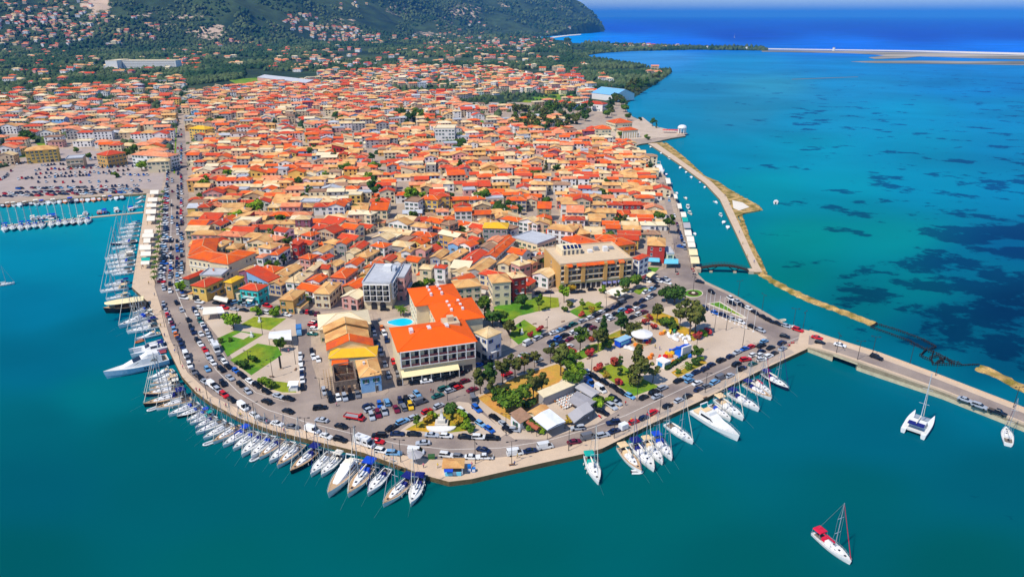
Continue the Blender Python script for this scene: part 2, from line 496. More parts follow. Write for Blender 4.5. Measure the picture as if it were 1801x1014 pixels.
def hnoise(X, Y, s, seed):
    """Smooth value noise on a lattice."""
    rs = np.random.RandomState(seed)
    tab = rs.rand(64, 64)
    x, y = X / s, Y / s
    xi, yi = np.floor(x).astype(int), np.floor(y).astype(int)
    fx, fy = x - xi, y - yi
    fx, fy = fx * fx * (3 - 2 * fx), fy * fy * (3 - 2 * fy)
    g = lambda a, b: tab[a % 64, b % 64]
    return (g(xi, yi) * (1 - fx) + g(xi + 1, yi) * fx) * (1 - fy) + (g(xi, yi + 1) * (1 - fx) + g(xi + 1, yi + 1) * fx) * fy


def far_height(X, Y):
    """Height of the land at X, Y: flat under the town, a plain behind it, then the hills and the cape."""
    u = X / np.maximum(Y, 1) * 1200 + 900               # about the photo's column; only used to bend the ridge
    foot = np.interp(u, [-600, 0, 300, 450, 700, 900, 1063], [2000, 2350, 2500, 2650, 3300, 4000, 4800])
    top = np.interp(u, [-600, 0, 450, 700, 850, 1063], [3600, 3700, 4100, 5200, 5900, 6000])
    hgt = np.interp(u, [-600, 0, 300, 500, 700, 820, 870, 900, 945, 985, 1012, 1032, 1045, 1053], [560, 560, 540, 520, 470, 330, 275, 262, 228, 186, 140, 92, 34, -10])
    t = np.clip((Y - foot) / (top - foot), 0, 1.25)
    n = hnoise(X, Y, 900, 1) * .5 + hnoise(X, Y, 380, 2) * .3 + hnoise(X, Y, 150, 3) * .2
    rise = t * t * (2.2 - 1.2 * np.minimum(t, 1)) * hgt
    rid = (n - 0.45) * 2 * np.clip(t * 3, 0, 1) * np.minimum(hgt, 300) * .6 * np.clip(1.1 - t, .12, 1)
    plain = np.clip((Y - 1500) / 2500, 0, 1) * 14 * (u < 1000)
    return 1.32 + plain + rise + rid + hnoise(X, Y, 60, 5) * np.clip(t * 4, 0, 1) * 10


def land_mask(X, Y):
    px, py = pixel_np(X, Y, 0 * X)
    c = np.zeros(px.shape, bool)
    n = len(COAST)
    for i in range(n):
        (x1, y1), (x2, y2) = COAST[i], COAST[i - 1]
        if y1 == y2:
            continue
        c ^= ((y1 > py) != (y2 > py)) & (px < (x2 - x1) * (py - y1) / (y2 - y1) + x1)
    # behind the coast's last visible row (hills hide it) land goes on
    return c


hillm = S('hill_scrub', (60, 78, 44), rough=0.95, var=0.45, scale=0.02, c2=(28, 50, 30), mixscale=0.004, bump=0.6)
def build_terrain():
    us = np.concatenate([np.linspace(-1.6, -0.96, 80), np.linspace(-0.95, 0.40, 500)])
    ys = np.geomspace(480, 7600, 420)
    Yg, Ug = np.meshgrid(ys, us, indexing='ij')
    Xg = Ug * Yg
    Zg = far_height(Xg, Yg)
    m = land_mask(Xg, Yg)
    Zg = np.where(m, Zg, -6.0)
    ny, nx = Yg.shape
    verts = np.stack([Xg.ravel(), Yg.ravel(), Zg.ravel()], axis=1)
    i = np.arange(ny - 1)[:, None] * nx + np.arange(nx - 1)[None, :]
    faces = np.stack([i, i + 1, i + nx + 1, i + nx], axis=-1).reshape(-1, 4)
    keep = m.ravel()[faces].any(axis=1)
    mt = hillm
    # bare limestone: where the ground is steep, and the two quarry faces
    nt = mt.node_tree; b = nt.nodes['Principled BSDF']
    old = b.inputs['Base Color'].links[0].from_socket
    at = nt.nodes.new('ShaderNodeAttribute'); at.attribute_name = 'rock'
    geo = nt.nodes.new('ShaderNodeNewGeometry')
    nz = nt.nodes.new('ShaderNodeTexNoise'); nz.inputs['Scale'].default_value = 0.022; nz.inputs['Detail'].default_value = 9; nz.inputs['Roughness'].default_value = 0.75
    nt.links.new(geo.outputs['Position'], nz.inputs['Vector'])
    ad = nt.nodes.new('ShaderNodeMath'); ad.operation = 'MULTIPLY_ADD'; ad.inputs[1].default_value = 2.0
    nt.links.new(nz.outputs['Fac'], ad.inputs[0]); nt.links.new(at.outputs['Fac'], ad.inputs[2])
    mr = nt.nodes.new('ShaderNodeMapRange'); mr.inputs['From Min'].default_value = 1.36; mr.inputs['From Max'].default_value = 1.5
    nt.links.new(ad.outputs[0], mr.inputs['Value'])
    mx = nt.nodes.new('ShaderNodeMix'); mx.data_type = 'RGBA'
    nt.links.new(mr.outputs[0], mx.inputs[0]); nt.links.new(old, mx.inputs[6]); mx.inputs[7].default_value = (*lin((206, 178, 150)), 1)
    nt.links.new(mx.outputs[2], b.inputs['Base Color'])
    me = np_mesh('terrain', verts, faces[keep], mt, smooth=True)
    px, py = pixel_np(Xg, Yg, Zg)
    rock = np.zeros(px.shape)
    for (x, y, rx, ry, s) in [(a, b_, c, d, e - .1) for a, b_, c, d, e in [(172, 10, 24, 15, .62), (150, 8, 10, 12, .55), (375, 57, 26, 14, .62), (340, 60, 22, 9, .42), (262, 26, 24, 5, .5), (290, 40, 30, 6, .38), (430, 45, 18, 12, .3), (780, 40, 18, 14, .42), (890, 8, 14, 6, .42), (1040, 47, 10, 5, .42), (980, 14, 16, 4, .45), (700, 18, 26, 12, .42), (330, 30, 40, 8, .46), (480, 50, 26, 8, .46), (820, 20, 30, 16, .46), (745, 62, 24, 7, .5), (600, 40, 30, 10, .42)]]:
        rock = np.maximum(rock, s * np.clip(1.6 - ((px - x) / rx) ** 2 - ((py - y) / ry) ** 2, 0, 1))
    rk = me.attributes.new('rock', 'FLOAT', 'POINT'); rk.data.foreach_set('value', rock.astype(np.float32).ravel())
    tag(link('terrain', me), kind='structure')


build_terrain()


def far_ground(px, py):
    """The land point the photograph shows at pixel px, py (hills included), or None over water."""
    u, v = (px - 900.5) / FPX, (py - 507) / FPX
    dx, dy, dz = u, CP - SP * v, -(SP + CP * v)
    Y = np.geomspace(500, 7000, 700)
    t = Y / dy
    X, Z = dx * t, CH + dz * t
    hit = np.nonzero(Z <= far_height(X, Y))[0]
    if not len(hit):
        return None
    k = hit[0]
    if not land_mask(X[k:k + 1], Y[k:k + 1])[0]:
        return None
    return Vector((X[k], Y[k], float(far_height(X[k:k + 1], Y[k:k + 1])[0])))

# ------------------------------------------------------------------ town ground, quays, roads
QUAY_OUT = [(258, 340), (245, 425), (232, 505), (262, 533), (276, 565), (290, 600), (320, 662), (345, 690), (370, 708), (420, 735), (480, 757), (560, 777), (640, 796), (700, 818), (745, 835), (790, 847), (830, 842), (900, 826), (1030, 797), (1060, 788), (1150, 743), (1230, 706), (1330, 655), (1420, 613)]
QUAY_IN = [(1396, 602), (1340, 637), (1260, 673), (1180, 713), (1100, 750), (1040, 773), (940, 796), (890, 803), (830, 808), (760, 808), (720, 803), (650, 785), (570, 765), (500, 748), (430, 724), (375, 697), (330, 655), (300, 598), (283, 540), (272, 505), (281, 430), (287, 340)]
CANAL = [(1420, 580), (1390, 574), (1340, 545), (1290, 517), (1240, 494), (1228, 482), (1222, 455), (1212, 425), (1200, 385), (1188, 345), (1175, 315), (1150, 288), (1112, 257)]
LAND = QUAY_OUT + CANAL + [(1128, 253), (1150, 250), (1180, 243), (1206, 239), (1196, 229), (1180, 232), (1150, 222), (1112, 205), (1098, 190), (1100, 180), (700, 180), (-500, 180), (-500, 405), (0, 358), (120, 349)]
g_ = MB(); g_.prism(ppoly(LAND), -3, G, 0, 1); struct('ground', g_, [townground, quaywall])


def sheet(name, pts, h, m, kind='structure', z0=None, side=None):
    """A flat layer whose top stands h above the town ground."""
    b = MB(); b.prism(ppoly(pts), G - 0.3 if z0 is None else z0, G + h, 0, 0 if side is None else 1)
    return struct(name, b, [m] if side is None else [m, side], kind)


ROAD = [(283, 345), (281, 430), (272, 505), (283, 540), (300, 598), (330, 655), (375, 697), (430, 724), (500, 748), (570, 765), (650, 785), (720, 803), (760, 808), (830, 808), (890, 803), (940, 796), (1040, 773), (1100, 750), (1180, 713), (1260, 673), (1340, 637), (1396, 602),
        (1412, 594), (1412, 583), (1388, 577), (1338, 549), (1288, 521), (1238, 498), (1222, 484), (1212, 455), (1203, 425), (1188, 385), (1177, 345), (1168, 320), (1160, 322), (1168, 350), (1175, 385), (1184, 425), (1190, 462), (1150, 480), (1128, 500), (1060, 540), (1000, 565), (900, 612), (860, 625), (838, 640), (705, 660), (690, 640), (664, 560), (655, 560), (672, 640), (680, 690), (590, 700), (566, 690), (549, 640), (545, 560), (560, 548), (640, 540), (530, 540), (400, 524), (330, 520), (326, 440), (332, 345), (325, 225), (312, 225), (300, 300)]
sheet('road', ROAD, 0.01, asphalt)
sheet('quay_pavement', QUAY_OUT + QUAY_IN, 0.13, concrete, side=quaywall, z0=-2.6)
LOT = [(-300, 352), (-300, 300), (20, 300), (60, 262), (150, 262), (262, 283), (290, 300), (284, 334), (250, 332), (120, 342), (0, 350)]
sheet('car_park', LOT, 0.012, S('car_park_asphalt', (172, 156, 146), rough=.9, var=.12, scale=.12, fine=.06))
# darker paved panels along the quay
for q in ([(1083, 772), (1142, 744), (1124, 732), (1066, 757)], [(1160, 735), (1222, 706), (1204, 697), (1140, 724)], [(1240, 697), (1300, 667), (1283, 660), (1222, 689)], [(1318, 658), (1398, 620), (1384, 612), (1300, 652)]):
    sheet('quay_pavement', q, 0.134, concrete2)
# blocks: kerb, pavement, lawns
def block(name, pts, m=paving):
    return sheet(name, pts, 0.13, m, side=kerbm)


block('pavement', [(347, 545), (420, 546), (520, 562), (527, 640), (529, 692), (498, 694), (455, 684), (424, 655), (392, 604)])
for q in ([(383, 595), (413, 581), (464, 588), (400, 627)], [(405, 633), (453, 604), (489, 610), (496, 624), (442, 660)], [(423, 571), (447, 557), (504, 560), (475, 581)], [(452, 667), (500, 672), (521, 677), (521, 690), (497, 690), (470, 682)]):
    sheet('lawn', q, 0.15, lawnm)
sheet('path', [(408, 592), (424, 584), (444, 588), (428, 597)], 0.154, paving)
block('pavement', [(555, 556), (655, 552), (668, 620), (684, 688), (676, 694), (640, 699), (588, 700), (570, 694), (556, 620)], townground)
block('pavement', [(662, 540), (700, 508), (806, 496), (856, 520), (900, 590), (896, 612), (846, 632), (836, 642), (706, 668), (697, 664), (676, 590)], townground)
block('pavement', [(686, 770), (730, 738), (806, 706), (824, 708), (892, 762), (876, 772), (820, 766), (740, 765)])
sheet('dry_lawn', [(712, 756), (738, 742), (800, 716), (812, 722), (834, 756), (780, 762)], 0.15, drym)
block('pavement', [(829, 700), (905, 660), (990, 634), (1016, 644), (1066, 682), (1096, 716), (1050, 745), (960, 772), (905, 772), (884, 757)])
sheet('bare_earth', [(840, 700), (905, 664), (980, 640), (1000, 652), (960, 700), (900, 740), (868, 722)], 0.15, earthm)
block('pavement', [(1000, 626), (1058, 592), (1136, 557), (1170, 540), (1215, 534), (1290, 560), (1350, 594), (1240, 650), (1112, 704)])
for q in ([(1046, 650), (1086, 636), (1130, 666), (1160, 680), (1114, 697)], [(1013, 622), (1036, 607), (1070, 600), (1062, 615), (1019, 634)]):
    sheet('lawn', q, 0.15, lawnm)
for q in ([(1060, 594), (1092, 580), (1116, 586), (1076, 606)], [(1130, 556), (1160, 548), (1192, 560), (1196, 580), (1160, 572)], [(1176, 574), (1198, 573), (1240, 588), (1220, 600)], [(1180, 655), (1228, 628), (1244, 638), (1192, 664)]):
    sheet('dry_lawn', q, 0.15, drym)
block('pavement', [(866, 546), (940, 520), (985, 512), (1060, 500), (1130, 493), (1158, 484), (1152, 497), (1064, 540), (1000, 566), (905, 610), (893, 585)])
for q in ([(868, 540), (910, 527), (952, 521), (982, 524), (984, 540), (965, 543), (912, 556), (890, 570), (872, 556)], [(902, 575), (922, 562), (958, 586), (936, 594), (912, 606), (896, 592)], [(1000, 548), (1034, 530), (1062, 541), (1022, 560)]):
    sheet('lawn', q, 0.15, lawnm)
for q in ([(1112, 512), (1130, 505), (1142, 508), (1124, 518)], [(1141, 470), (1160, 471), (1152, 479), (1135, 477)]):
    sheet('lawn', q, 0.15, lawnm)
def ellipse(cx, cy, rx, ry, n=28):
    return [(cx + rx * math.cos(k * 6.2832 / n), cy + ry * math.sin(k * 6.2832 / n)) for k in range(n)]


block('traffic_island', ellipse(1219.5, 516, 17, 7.2), kerbm)
sheet('lawn', ellipse(1219.5, 516, 15.6, 6.4), 0.15, lawnm)
block('traffic_island', [(1243, 534), (1266, 530), (1314, 559), (1310, 561)], kerbm)
sheet('lawn', [(1247, 534), (1265, 531.5), (1309, 558.5)], 0.15, lawnm)
block('pavement', [(1132, 482), (1190, 462), (1184, 430), (1140, 440), (1125, 470)], townground)
for q in ([(305, 305), (309, 225), (311, 225), (308, 305)],):
    sheet('traffic_island', q, 0.14, lawnm)
for q in ([(1040, 250), (1130, 206), (1150, 222), (1196, 232), (1190, 240), (1110, 246)],):
    sheet('pavement', q, 0.13, paving)


def stripe(pts, w=0.14, h=0.02, m=linem):
    """A painted line along pixels."""
    b = MB()
    q = [P(x, y) for x, y in pts]
    for a, c in zip(q, q[1:]):
        d = (c - a); n = Vector((-d.y, d.x, 0)).normalized() * w
        b.poly([(p.x, p.y, G + h) for p in (a - n, c - n, c + n, a + n)])
    return struct('road_marking', b, linem)


stripe([(1412, 590), (1340, 618), (1260, 655), (1160, 702), (1100, 730), (1040, 752), (960, 775), (880, 787), (790, 790), (700, 780), (620, 762), (540, 742), (470, 720), (420, 690), (380, 650), (350, 600), (325, 550), (305, 500), (300, 430), (302, 350)])
stripe([(960, 600), (1030, 570), (1100, 540)])
stripe([(345, 540), (372, 590), (410, 650), (450, 690), (500, 705)], 0.1)


def ribbon(name, stations, f0, f1, dz, m, zb, kind='structure', side=None, spans=None):
    """A strip between two pixel edges; stations: ((near x, y), (far x, y), height); f0..f1: which share of its width."""
    b = MB()
    pts = []
    for (a, c, z) in stations:
        A, B = P(*a, z), P(*c, z)
        pts.append((A.lerp(B, f0), A.lerp(B, f1), z + dz))
    for i, (p, q) in enumerate(zip(pts, pts[1:])):
        zl = zb if not spans or i not in spans else p[2] - 0.7
        up = lambda v, z: (v.x, v.y, z)
        b.poly([up(p[0], p[2]), up(q[0], q[2]), up(q[1], q[2]), up(p[1], p[2])], 0)
        b.poly([up(p[0], zl), up(q[0], zl), up(q[0], q[2]), up(p[0], p[2])], 1)
        b.poly([up(q[1], zl), up(p[1], zl), up(p[1], p[2]), up(q[1], q[2])], 1)
        if spans and (i in spans or i - 1 in spans or i + 1 in spans):
            b.poly([up(p[0], -2), up(p[1], -2), up(p[1], p[2]), up(p[0], p[2])], 1) if i - 1 in spans else None
            b.poly([up(q[0], -2), up(q[1], -2), up(q[1], q[2]), up(q[0], q[2])], 1) if i + 1 in spans else None
            if i in spans:
                b.poly([up(p[0], zl), up(q[0], zl), up(q[1], zl), up(p[1], zl)], 1)
    return struct(name, b, [m, side or m], kind)


CAUSE = [((1402, 607), (1408, 579), 1.55), ((1421, 611), (1424, 581), 1.75), ((1466, 623), (1462, 594), 2.9), ((1509, 637), (1500, 606), 3.2), ((1560, 655), (1548, 621), 3.0), ((1660, 690), (1640, 655), 2.5), ((1801, 747), (1790, 713), 2.2), ((1960, 815), (1950, 778), 2.0)]
ribbon('causeway', CAUSE, 0, 1, 0.0, concrete, -3, side=S('causeway_wall', (196, 184, 152), rough=0.9, var=0.2, scale=0.6), spans=(2,))
ribbon('causeway_road', CAUSE[1:], 0.20, 0.70, 0.012, asphalt, 1.0, spans=(1,))
ribbon('causeway_parapet', CAUSE[1:], 0.0, 0.03, 0.7, concrete, 1.4, spans=(1,))
ribbon('causeway_parapet', CAUSE[1:], 0.97, 1.0, 0.4, concrete, 1.4, spans=(1,))
SPIT = [(1140, 252), (1190, 285), (1240, 322), (1266, 350), (1290, 400), (1312, 447), (1326, 478), (1343, 478), (1331, 450), (1313, 412), (1297, 380), (1310, 374), (1337, 369), (1328, 358), (1308, 350), (1290, 338), (1262, 318), (1238, 309), (1228, 303), (1215, 290), (1195, 272), (1165, 250)]
g_ = MB(); g_.prism([P(x, y, 0.9) for x, y in SPIT], -3, 0.9); struct('spit_shore', g_, rockm)
WALK = [(1140, 252), (1190, 285), (1240, 322), (1266, 350), (1290, 400), (1312, 447), (1326, 478), (1341, 478), (1323, 444), (1302, 398), (1278, 346), (1252, 320), (1198, 282), (1155, 252)]
g_ = MB(); g_.prism(ppoly(WALK, 1.2), -1, 1.2, 0, 1); struct('path', g_, [concrete, quaywall])
g_ = MB(); g_.prism([P(x, y, 0.95) for x, y in [(1288, 352), (1306, 356), (1318, 364), (1300, 370), (1290, 366)]], 0, 0.96); struct('sand', g_, sandm)


def rocky(name, pts, w, h, seed, m=None, up=0.5):
    """A ragged bank of tipped rock along pixels: a strip of jittered boulders and earth."""
    rr = random.Random(seed)
    q = [P(x, y, 0) for x, y in pts]
    cl = []
    for a, c in zip(q, q[1:]):
        n = max(2, int((c - a).length / 1.6))
        cl += [a.lerp(c, k / n) for k in range(n)]
    cl.append(q[-1])
    rings = []
    for i, p in enumerate(cl):
        d = (cl[min(i + 1, len(cl) - 1)] - cl[max(i - 1, 0)]).normalized(); n = Vector((-d.y, d.x, 0))
        ww = w * rr.uniform(.75, 1.2)
        rings.append([p + n * (ww * s) + Vector((rr.uniform(-.4, .4), rr.uniform(-.4, .4), z * rr.uniform(up, 1.3))) for s, z in ((-1, -.6), (-.8, .35 * h), (-.5, .7 * h), (-.2, h), (.15, .9 * h), (.5, .8 * h), (.8, .4 * h), (1, -.6))])
    b = MB(); b.loft(rings, 0, closed=False, cap=(False, False))
    return struct(name, b, m or rockm)


rocky('breakwater_path', [(1338, 482), (1380, 507), (1420, 526), (1480, 549), (1538, 571)], 2.7, 1.0, 1)
rocky('breakwater_path', [(1722, 647), (1760, 663), (1801, 684), (1880, 722)], 3.0, 1.0, 2)
rocky('shore', [(1300, 372), (1316, 420), (1334, 455), (1345, 482)], 1.4, 0.8, 3)
rocky('shore', [(1170, 252), (1200, 276), (1236, 310), (1290, 340), (1330, 362), (1336, 369), (1312, 374)], 1.9, 1.0, 4)
# the long sand bar and the salt marsh beyond the lagoon
g_ = MB()
g_.prism([P(x, y, 0.6) for x, y in [(1225, 83.2), (1400, 86), (1620, 89), (1801, 93), (2150, 99), (2150, 106), (1801, 96.5), (1620, 91), (1500, 88.6), (1350, 86.8)]], -2, 0.6)
struct('beach', g_, sandm)
g_ = MB()
g_.prism([P(x, y, 1.1) for x, y in [(1340, 88.6), (1500, 89.6), (1620, 92), (1801, 97), (2150, 106), (2150, 118), (1801, 104.5), (1620, 99), (1590, 102), (1540, 104), (1528, 101), (1560, 97), (1500, 93.5), (1340, 90.8)]], -2, 1.1)
struct('marsh', g_, marshm)
g_ = MB()
g_.prism([P(x, y, 0.5) for x, y in [(1497, 108.5), (1540, 107), (1620, 107), (1700, 108), (1801, 107.5), (2150, 114), (2150, 126), (1801, 114.5), (1700, 113), (1620, 112), (1540, 111)]], -2, 0.5)
struct('marsh', g_, marshm)
g_ = MB(); g_.prism([P(x, y, 0.3) for x, y in [(1392, 139.3), (1450, 137), (1508, 135), (1510, 135.5), (1450, 137.7), (1394, 139.8)]], -2, 0.3); struct('sand', g_, marshm)
for q in ([(970, 65), (1000, 61.5), (1022, 60), (1022, 61.3), (1000, 63), (975, 66.5)], [(915, 71), (930, 66.5), (950, 64), (952, 65.5), (934, 69), (925, 73)]):
    g_ = MB(); g_.prism([P(x, y, 2) for x, y in q], -2, 2.0); struct('beach', g_, sandm)

# ------------------------------------------------------------------ houses
WINS = {}


def win_mesh(kind, sh):
    """A window in its frame: shutters folded back, or a balcony door; origin at its middle, facing -y."""
    key = (kind, sh)
    if key not in WINS:
        b = MB()
        w, h = {'win': (0.95, 1.35), 'door': (1.0, 2.1), 'wide': (2.0, 1.4), 'shop': (2.6, 2.3)}[kind]
        b.box(-w / 2 - .08, w / 2 + .08, -.05, .04, -h / 2 - .1, h / 2 + .08, 0)
        b.box(-w / 2, w / 2, -.075, 0, -h / 2, h / 2, 1)
        if kind in ('win', 'door'):
            b.box(-.03, .03, -.09, 0, -h / 2, h / 2, 0)
            if sh != 'none':
                for s in (-1, 1):
                    b.box(s * (w / 2 + .32) - .26, s * (w / 2 + .32) + .26, -.10, -.01, -h / 2, h / 2, 2)
        if kind == 'win':
            b.box(-w / 2 - .15, w / 2 + .15, -.16, 0, -h / 2 - .16, -h / 2 - .08, 0)
        WINS[key] = b.mesh('window', [white, glass, SHUT.get(sh, SHUT['green'])])
    return WINS[key]


_cache = {}


def shared(key, fn):
    if key not in _cache:
        _cache[key] = fn()
    return _cache[key]


def roof_pieces(w, d, h, kind, pitch, ov=0.4):
    """Walls and roof of a w (x) by d (y) house, ridge along x: (wall faces with gables, roof shell)."""
    b, r = MB(), MB()
    rh = d / 2 * pitch
    x, y = w / 2, d / 2
    if kind in ('flat', 'terrace'):
        b.box(-x, x, -y, y, 0, h)
        r.box(-x - .15, x + .15, -y - .15, y + .15, h, h + .22)
        t = .25
        for q in ((-x - .15, x + .15, -y - .15, -y - .15 + t), (-x - .15, x + .15, y + .15 - t, y + .15), (-x - .15, -x - .15 + t, -y + .1, y - .1), (x + .15 - t, x + .15, -y + .1, y - .1)):
            r.box(*q, h + .22, h + .75)
        return b, r, 0
    for a, c in (((-x, -y), (x, -y)), ((x, -y), (x, y)), ((x, y), (-x, y)), ((-x, y), (-x, -y))):
        b.poly([(*a, 0), (*c, 0), (*c, h), (*a, h)])
    dr = ov * pitch
    X, Y, e, t = x + ov, y + ov, h - dr, .2
    if kind == 'gable':
        for s in (-1, 1):
            b.poly([(s * x, -y, h), (s * x, y, h), (s * x, 0, h + rh)])
        for s in (-1, 1):
            top = [(-X, s * Y, e + t), (X, s * Y, e + t), (X, 0, h + rh + t), (-X, 0, h + rh + t)]
            bot = [(p[0], p[1], p[2] - t) for p in top]
            r.raw(top + bot, [(0, 1, 2, 3), (7, 6, 5, 4), (0, 4, 5, 1), (1, 5, 6, 2), (3, 2, 6, 7), (0, 3, 7, 4)])
    elif kind == 'shed':
        for s in (-1, 1):
            b.poly([(s * x, -y, h), (s * x, y, h), (s * x, y, h + 2 * rh * .7)])
        b.poly([(-x, y, h), (x, y, h), (x, y, h + 2 * rh * .7), (-x, y, h + 2 * rh * .7)])
        top = [(-X, -Y, e + t), (X, -Y, e + t), (X, Y, h + 2 * rh * .7 + t + dr), (-X, Y, h + 2 * rh * .7 + t + dr)]
        bot = [(p[0], p[1], p[2] - t) for p in top]
        r.raw(top + bot, [(0, 1, 2, 3), (7, 6, 5, 4), (0, 4, 5, 1), (1, 5, 6, 2), (3, 2, 6, 7), (0, 3, 7, 4)])
    else:
        k = max(x - y, 0.0)
        lo = [(-X, -Y, e + t), (X, -Y, e + t), (X, Y, e + t), (-X, Y, e + t)]
        rd = [(-k, 0, h + rh + t), (k, 0, h + rh + t)] if k > .3 else [(0, 0, h + rh + t)]
        bt = [(p[0], p[1], e) for p in lo]
        vs = lo + bt + rd
        if len(rd) == 2:
            fs = [(0, 1, 9, 8), (1, 2, 9), (2, 3, 8, 9), (3, 0, 8)]
        else:
            fs = [(0, 1, 8), (1, 2, 8), (2, 3, 8), (3, 0, 8)]
        r.raw(vs, fs + [(0, 4, 5, 1), (1, 5, 6, 2), (2, 6, 7, 3), (3, 7, 4, 0), (7, 6, 5, 4)])
    if kind in ('gable', 'hip') and rh > .8:             # pale mortar along ridge and hips
        k = w / 2 + ov if kind == 'gable' else max(x - y, 0)
        zr = h + rh + t + .02
        if k > .3:
            r.tube((-k, 0, zr), (k, 0, zr), .13, n=4, mi=1)
        if kind == 'hip':
            for sx in (-1, 1):
                for sy in (-1, 1):
                    r.tube((sx * k, 0, zr), (sx * X, sy * Y, e + t + .02), .11, n=4, mi=1)
    return b, r, rh


def quad_slab(b, q, t=.1, mi=0):
    top = [Vector(p) for p in q]
    bot = [p - Vector((0, 0, t)) for p in top]
    b.raw(top + bot, [(0, 1, 2, 3), (7, 6, 5, 4), (0, 4, 5, 1), (1, 5, 6, 2), (2, 6, 7, 3), (3, 7, 4, 0)], mi)


HOUSES = []      # (x, y, half diagonal): where houses stand
OCC = []         # oriented footprints that nothing may be built on


def occupied(p, r):
    for (c, ux, uy, hx, hy) in OCC:
        d = Vector((p[0] - c[0], p[1] - c[1]))
        if abs(d.dot(ux)) < hx + r and abs(d.dot(uy)) < hy + r:
            return True
    return False


def occupy(c, ang, w, d):
    ux = Vector((math.cos(ang), math.sin(ang))); uy = Vector((-ux.y, ux.x))
    OCC.append((Vector((c[0], c[1])), ux, uy, w / 2, d / 2))


def house(c, ang, w, d, h, roof, rc, wc, sh='green', rr=None, label=None, name='house', cat='house', group='tiled houses of the old town', look=None, pitch=.36, storeys=None, balcony=None, chim=None, wins=True):
    """One house as a thing with its parts; ridge along its local x."""
    rr = rr or R
    ang = (ang + math.pi / 2) % math.pi - math.pi / 2
    o = thing(name, label, cat, (c[0], c[1], G), ang, group)
    st = storeys or max(1, int(h / 2.9))
    b, r, rh = roof_pieces(w, d, h, roof, pitch)
    part('wall', b, WALL[wc] if isinstance(wc, str) else wc, o)
    ro = part('roof', r, [ROOF[rc] if isinstance(rc, str) else rc, ROOF['sand']], o)
    if chim if chim is not None else rr.random() < .55:
        q = MB(); x, y = rr.uniform(-.3, .3) * w, rr.choice((-1, 1)) * d * .2
        zc = h + rh * .6 if roof not in ('flat', 'terrace') else h
        q.box(x - .3, x + .3, y - .3, y + .3, zc - .5, zc + 1.1); q.box(x - .4, x + .4, y - .4, y + .4, zc + 1.1, zc + 1.25)
        part('chimney', q, white if rr.random() < .5 else ROOF['salmon'], ro)
    if wins and label is None and rr.random() < .4:
        s, al, ad, ah = rr.choice((-1, 1)), min(w, d) * rr.uniform(.35, .6), rr.uniform(1.8, 3.2), min(h - .6, rr.uniform(2.3, 3.2))
        off = rr.uniform(-.2, .2) * w
        q = MB(); q.box(off - al, off + al, s * d / 2 if s > 0 else -d / 2 - ad, d / 2 + ad if s > 0 else -d / 2, 0, ah); an = part('annex', q, WALL[rr.choice(('cream', 'white', 'beige', 'stone'))], o)
        q = MB(); yo = s * (d / 2 + ad + .3)
        quad_slab(q, [(off - al - .2, yo, ah + .05), (off + al + .2, yo, ah + .05), (off + al + .2, s * (d / 2 + .01), ah + .5), (off - al - .2, s * (d / 2 + .01), ah + .5)], .14)
        part('annex_roof', q, ROOF[rr.choice(('tan', 'sand', 'red', 'orange', 'salmon', 'brown', 'pale'))], an)
    # facades that a viewer on the harbour side can see get their openings
    if wins:
        for k, (L, off) in enumerate(((w, d / 2), (d, w / 2), (w, d / 2), (d, w / 2))):
            fa = (0, math.pi / 2, math.pi, -math.pi / 2)[k]
            a = fa + ang
            nrm = Vector((math.sin(a), -math.cos(a)))
            if nrm.dot(Vector((-c[0] * .6, -c[1])).normalized()) < .05:
                continue
            n = max(1, int(L / 3.0))
            for f in range(st):
                z = 1.55 + f * (h - .4) / st
                for i in range(n):
                    if rr.random() < .10:
                        continue
                    s = (i + .5) / n * L - L / 2
                    ca, sa = math.cos(fa), math.sin(fa)
                    kind, shk = 'win', sh
                    if f == 0 and k in (0, 1) and i == n // 2:
                        kind, shk = 'door', 'none'
                    elif f == 0 and rr.random() < .12 and st > 1:
                        kind, shk = 'shop', 'none'
                    px_, py_ = s * ca + off * sa, s * sa - off * ca
                    link('door' if kind == 'door' else 'window', win_mesh(kind, shk), o, (px_, py_, z - (.3 if kind == 'door' else .25 if kind == 'shop' else 0)), fa)
            if (balcony if balcony is not None else rr.random() < .3) and st > 1 and k in (0, 1) and L > 5:
                q = MB(); q.box(-L * .3, L * .3, -1.1, 0, -.08, .08)
                part('balcony', q, white, o, loc=(off * math.sin(fa), -off * math.cos(fa), (h - .4) / st + .35), rz=fa)
                q = MB(); q.box(-L * .3, L * .3, -1.08, -1.03, .95, 1.0)
                for i in range(int(L * .6 / .5) + 1):
                    q.box(-L * .3 + i * .5 - .02, -L * .3 + i * .5 + .02, -1.07, -1.04, .08, .95)
                part('railing', q, darkmetal, o, loc=(off * math.sin(fa), -off * math.cos(fa), (h - .4) / st + .35), rz=fa)
    occupy(c, ang, w + .6, d + .6)
    if wins and label is None and rr.random() < .16:
        q = MB(); fx = rr.uniform(-.2, .2) * w; fs = -1 if math.cos(ang) > 0 else 1
        quad_slab(q, [(fx - 1.6, fs * (d / 2 + 1.7), 2.3), (fx + 1.6, fs * (d / 2 + 1.7), 2.3), (fx + 1.6, fs * (d / 2 + .02), 2.8), (fx - 1.6, fs * (d / 2 + .02), 2.8)], .06)
        part('awning', q, canvas, o)
    if label is None:
        form = {'gable': 'gabled', 'hip': 'hipped', 'flat': 'flat', 'shed': 'sloping', 'terrace': 'flat'}[roof]
        auto(o, look or f"{RNAME.get(rc, rc)} {form}-roofed {wc} house", cat, group)
    return o


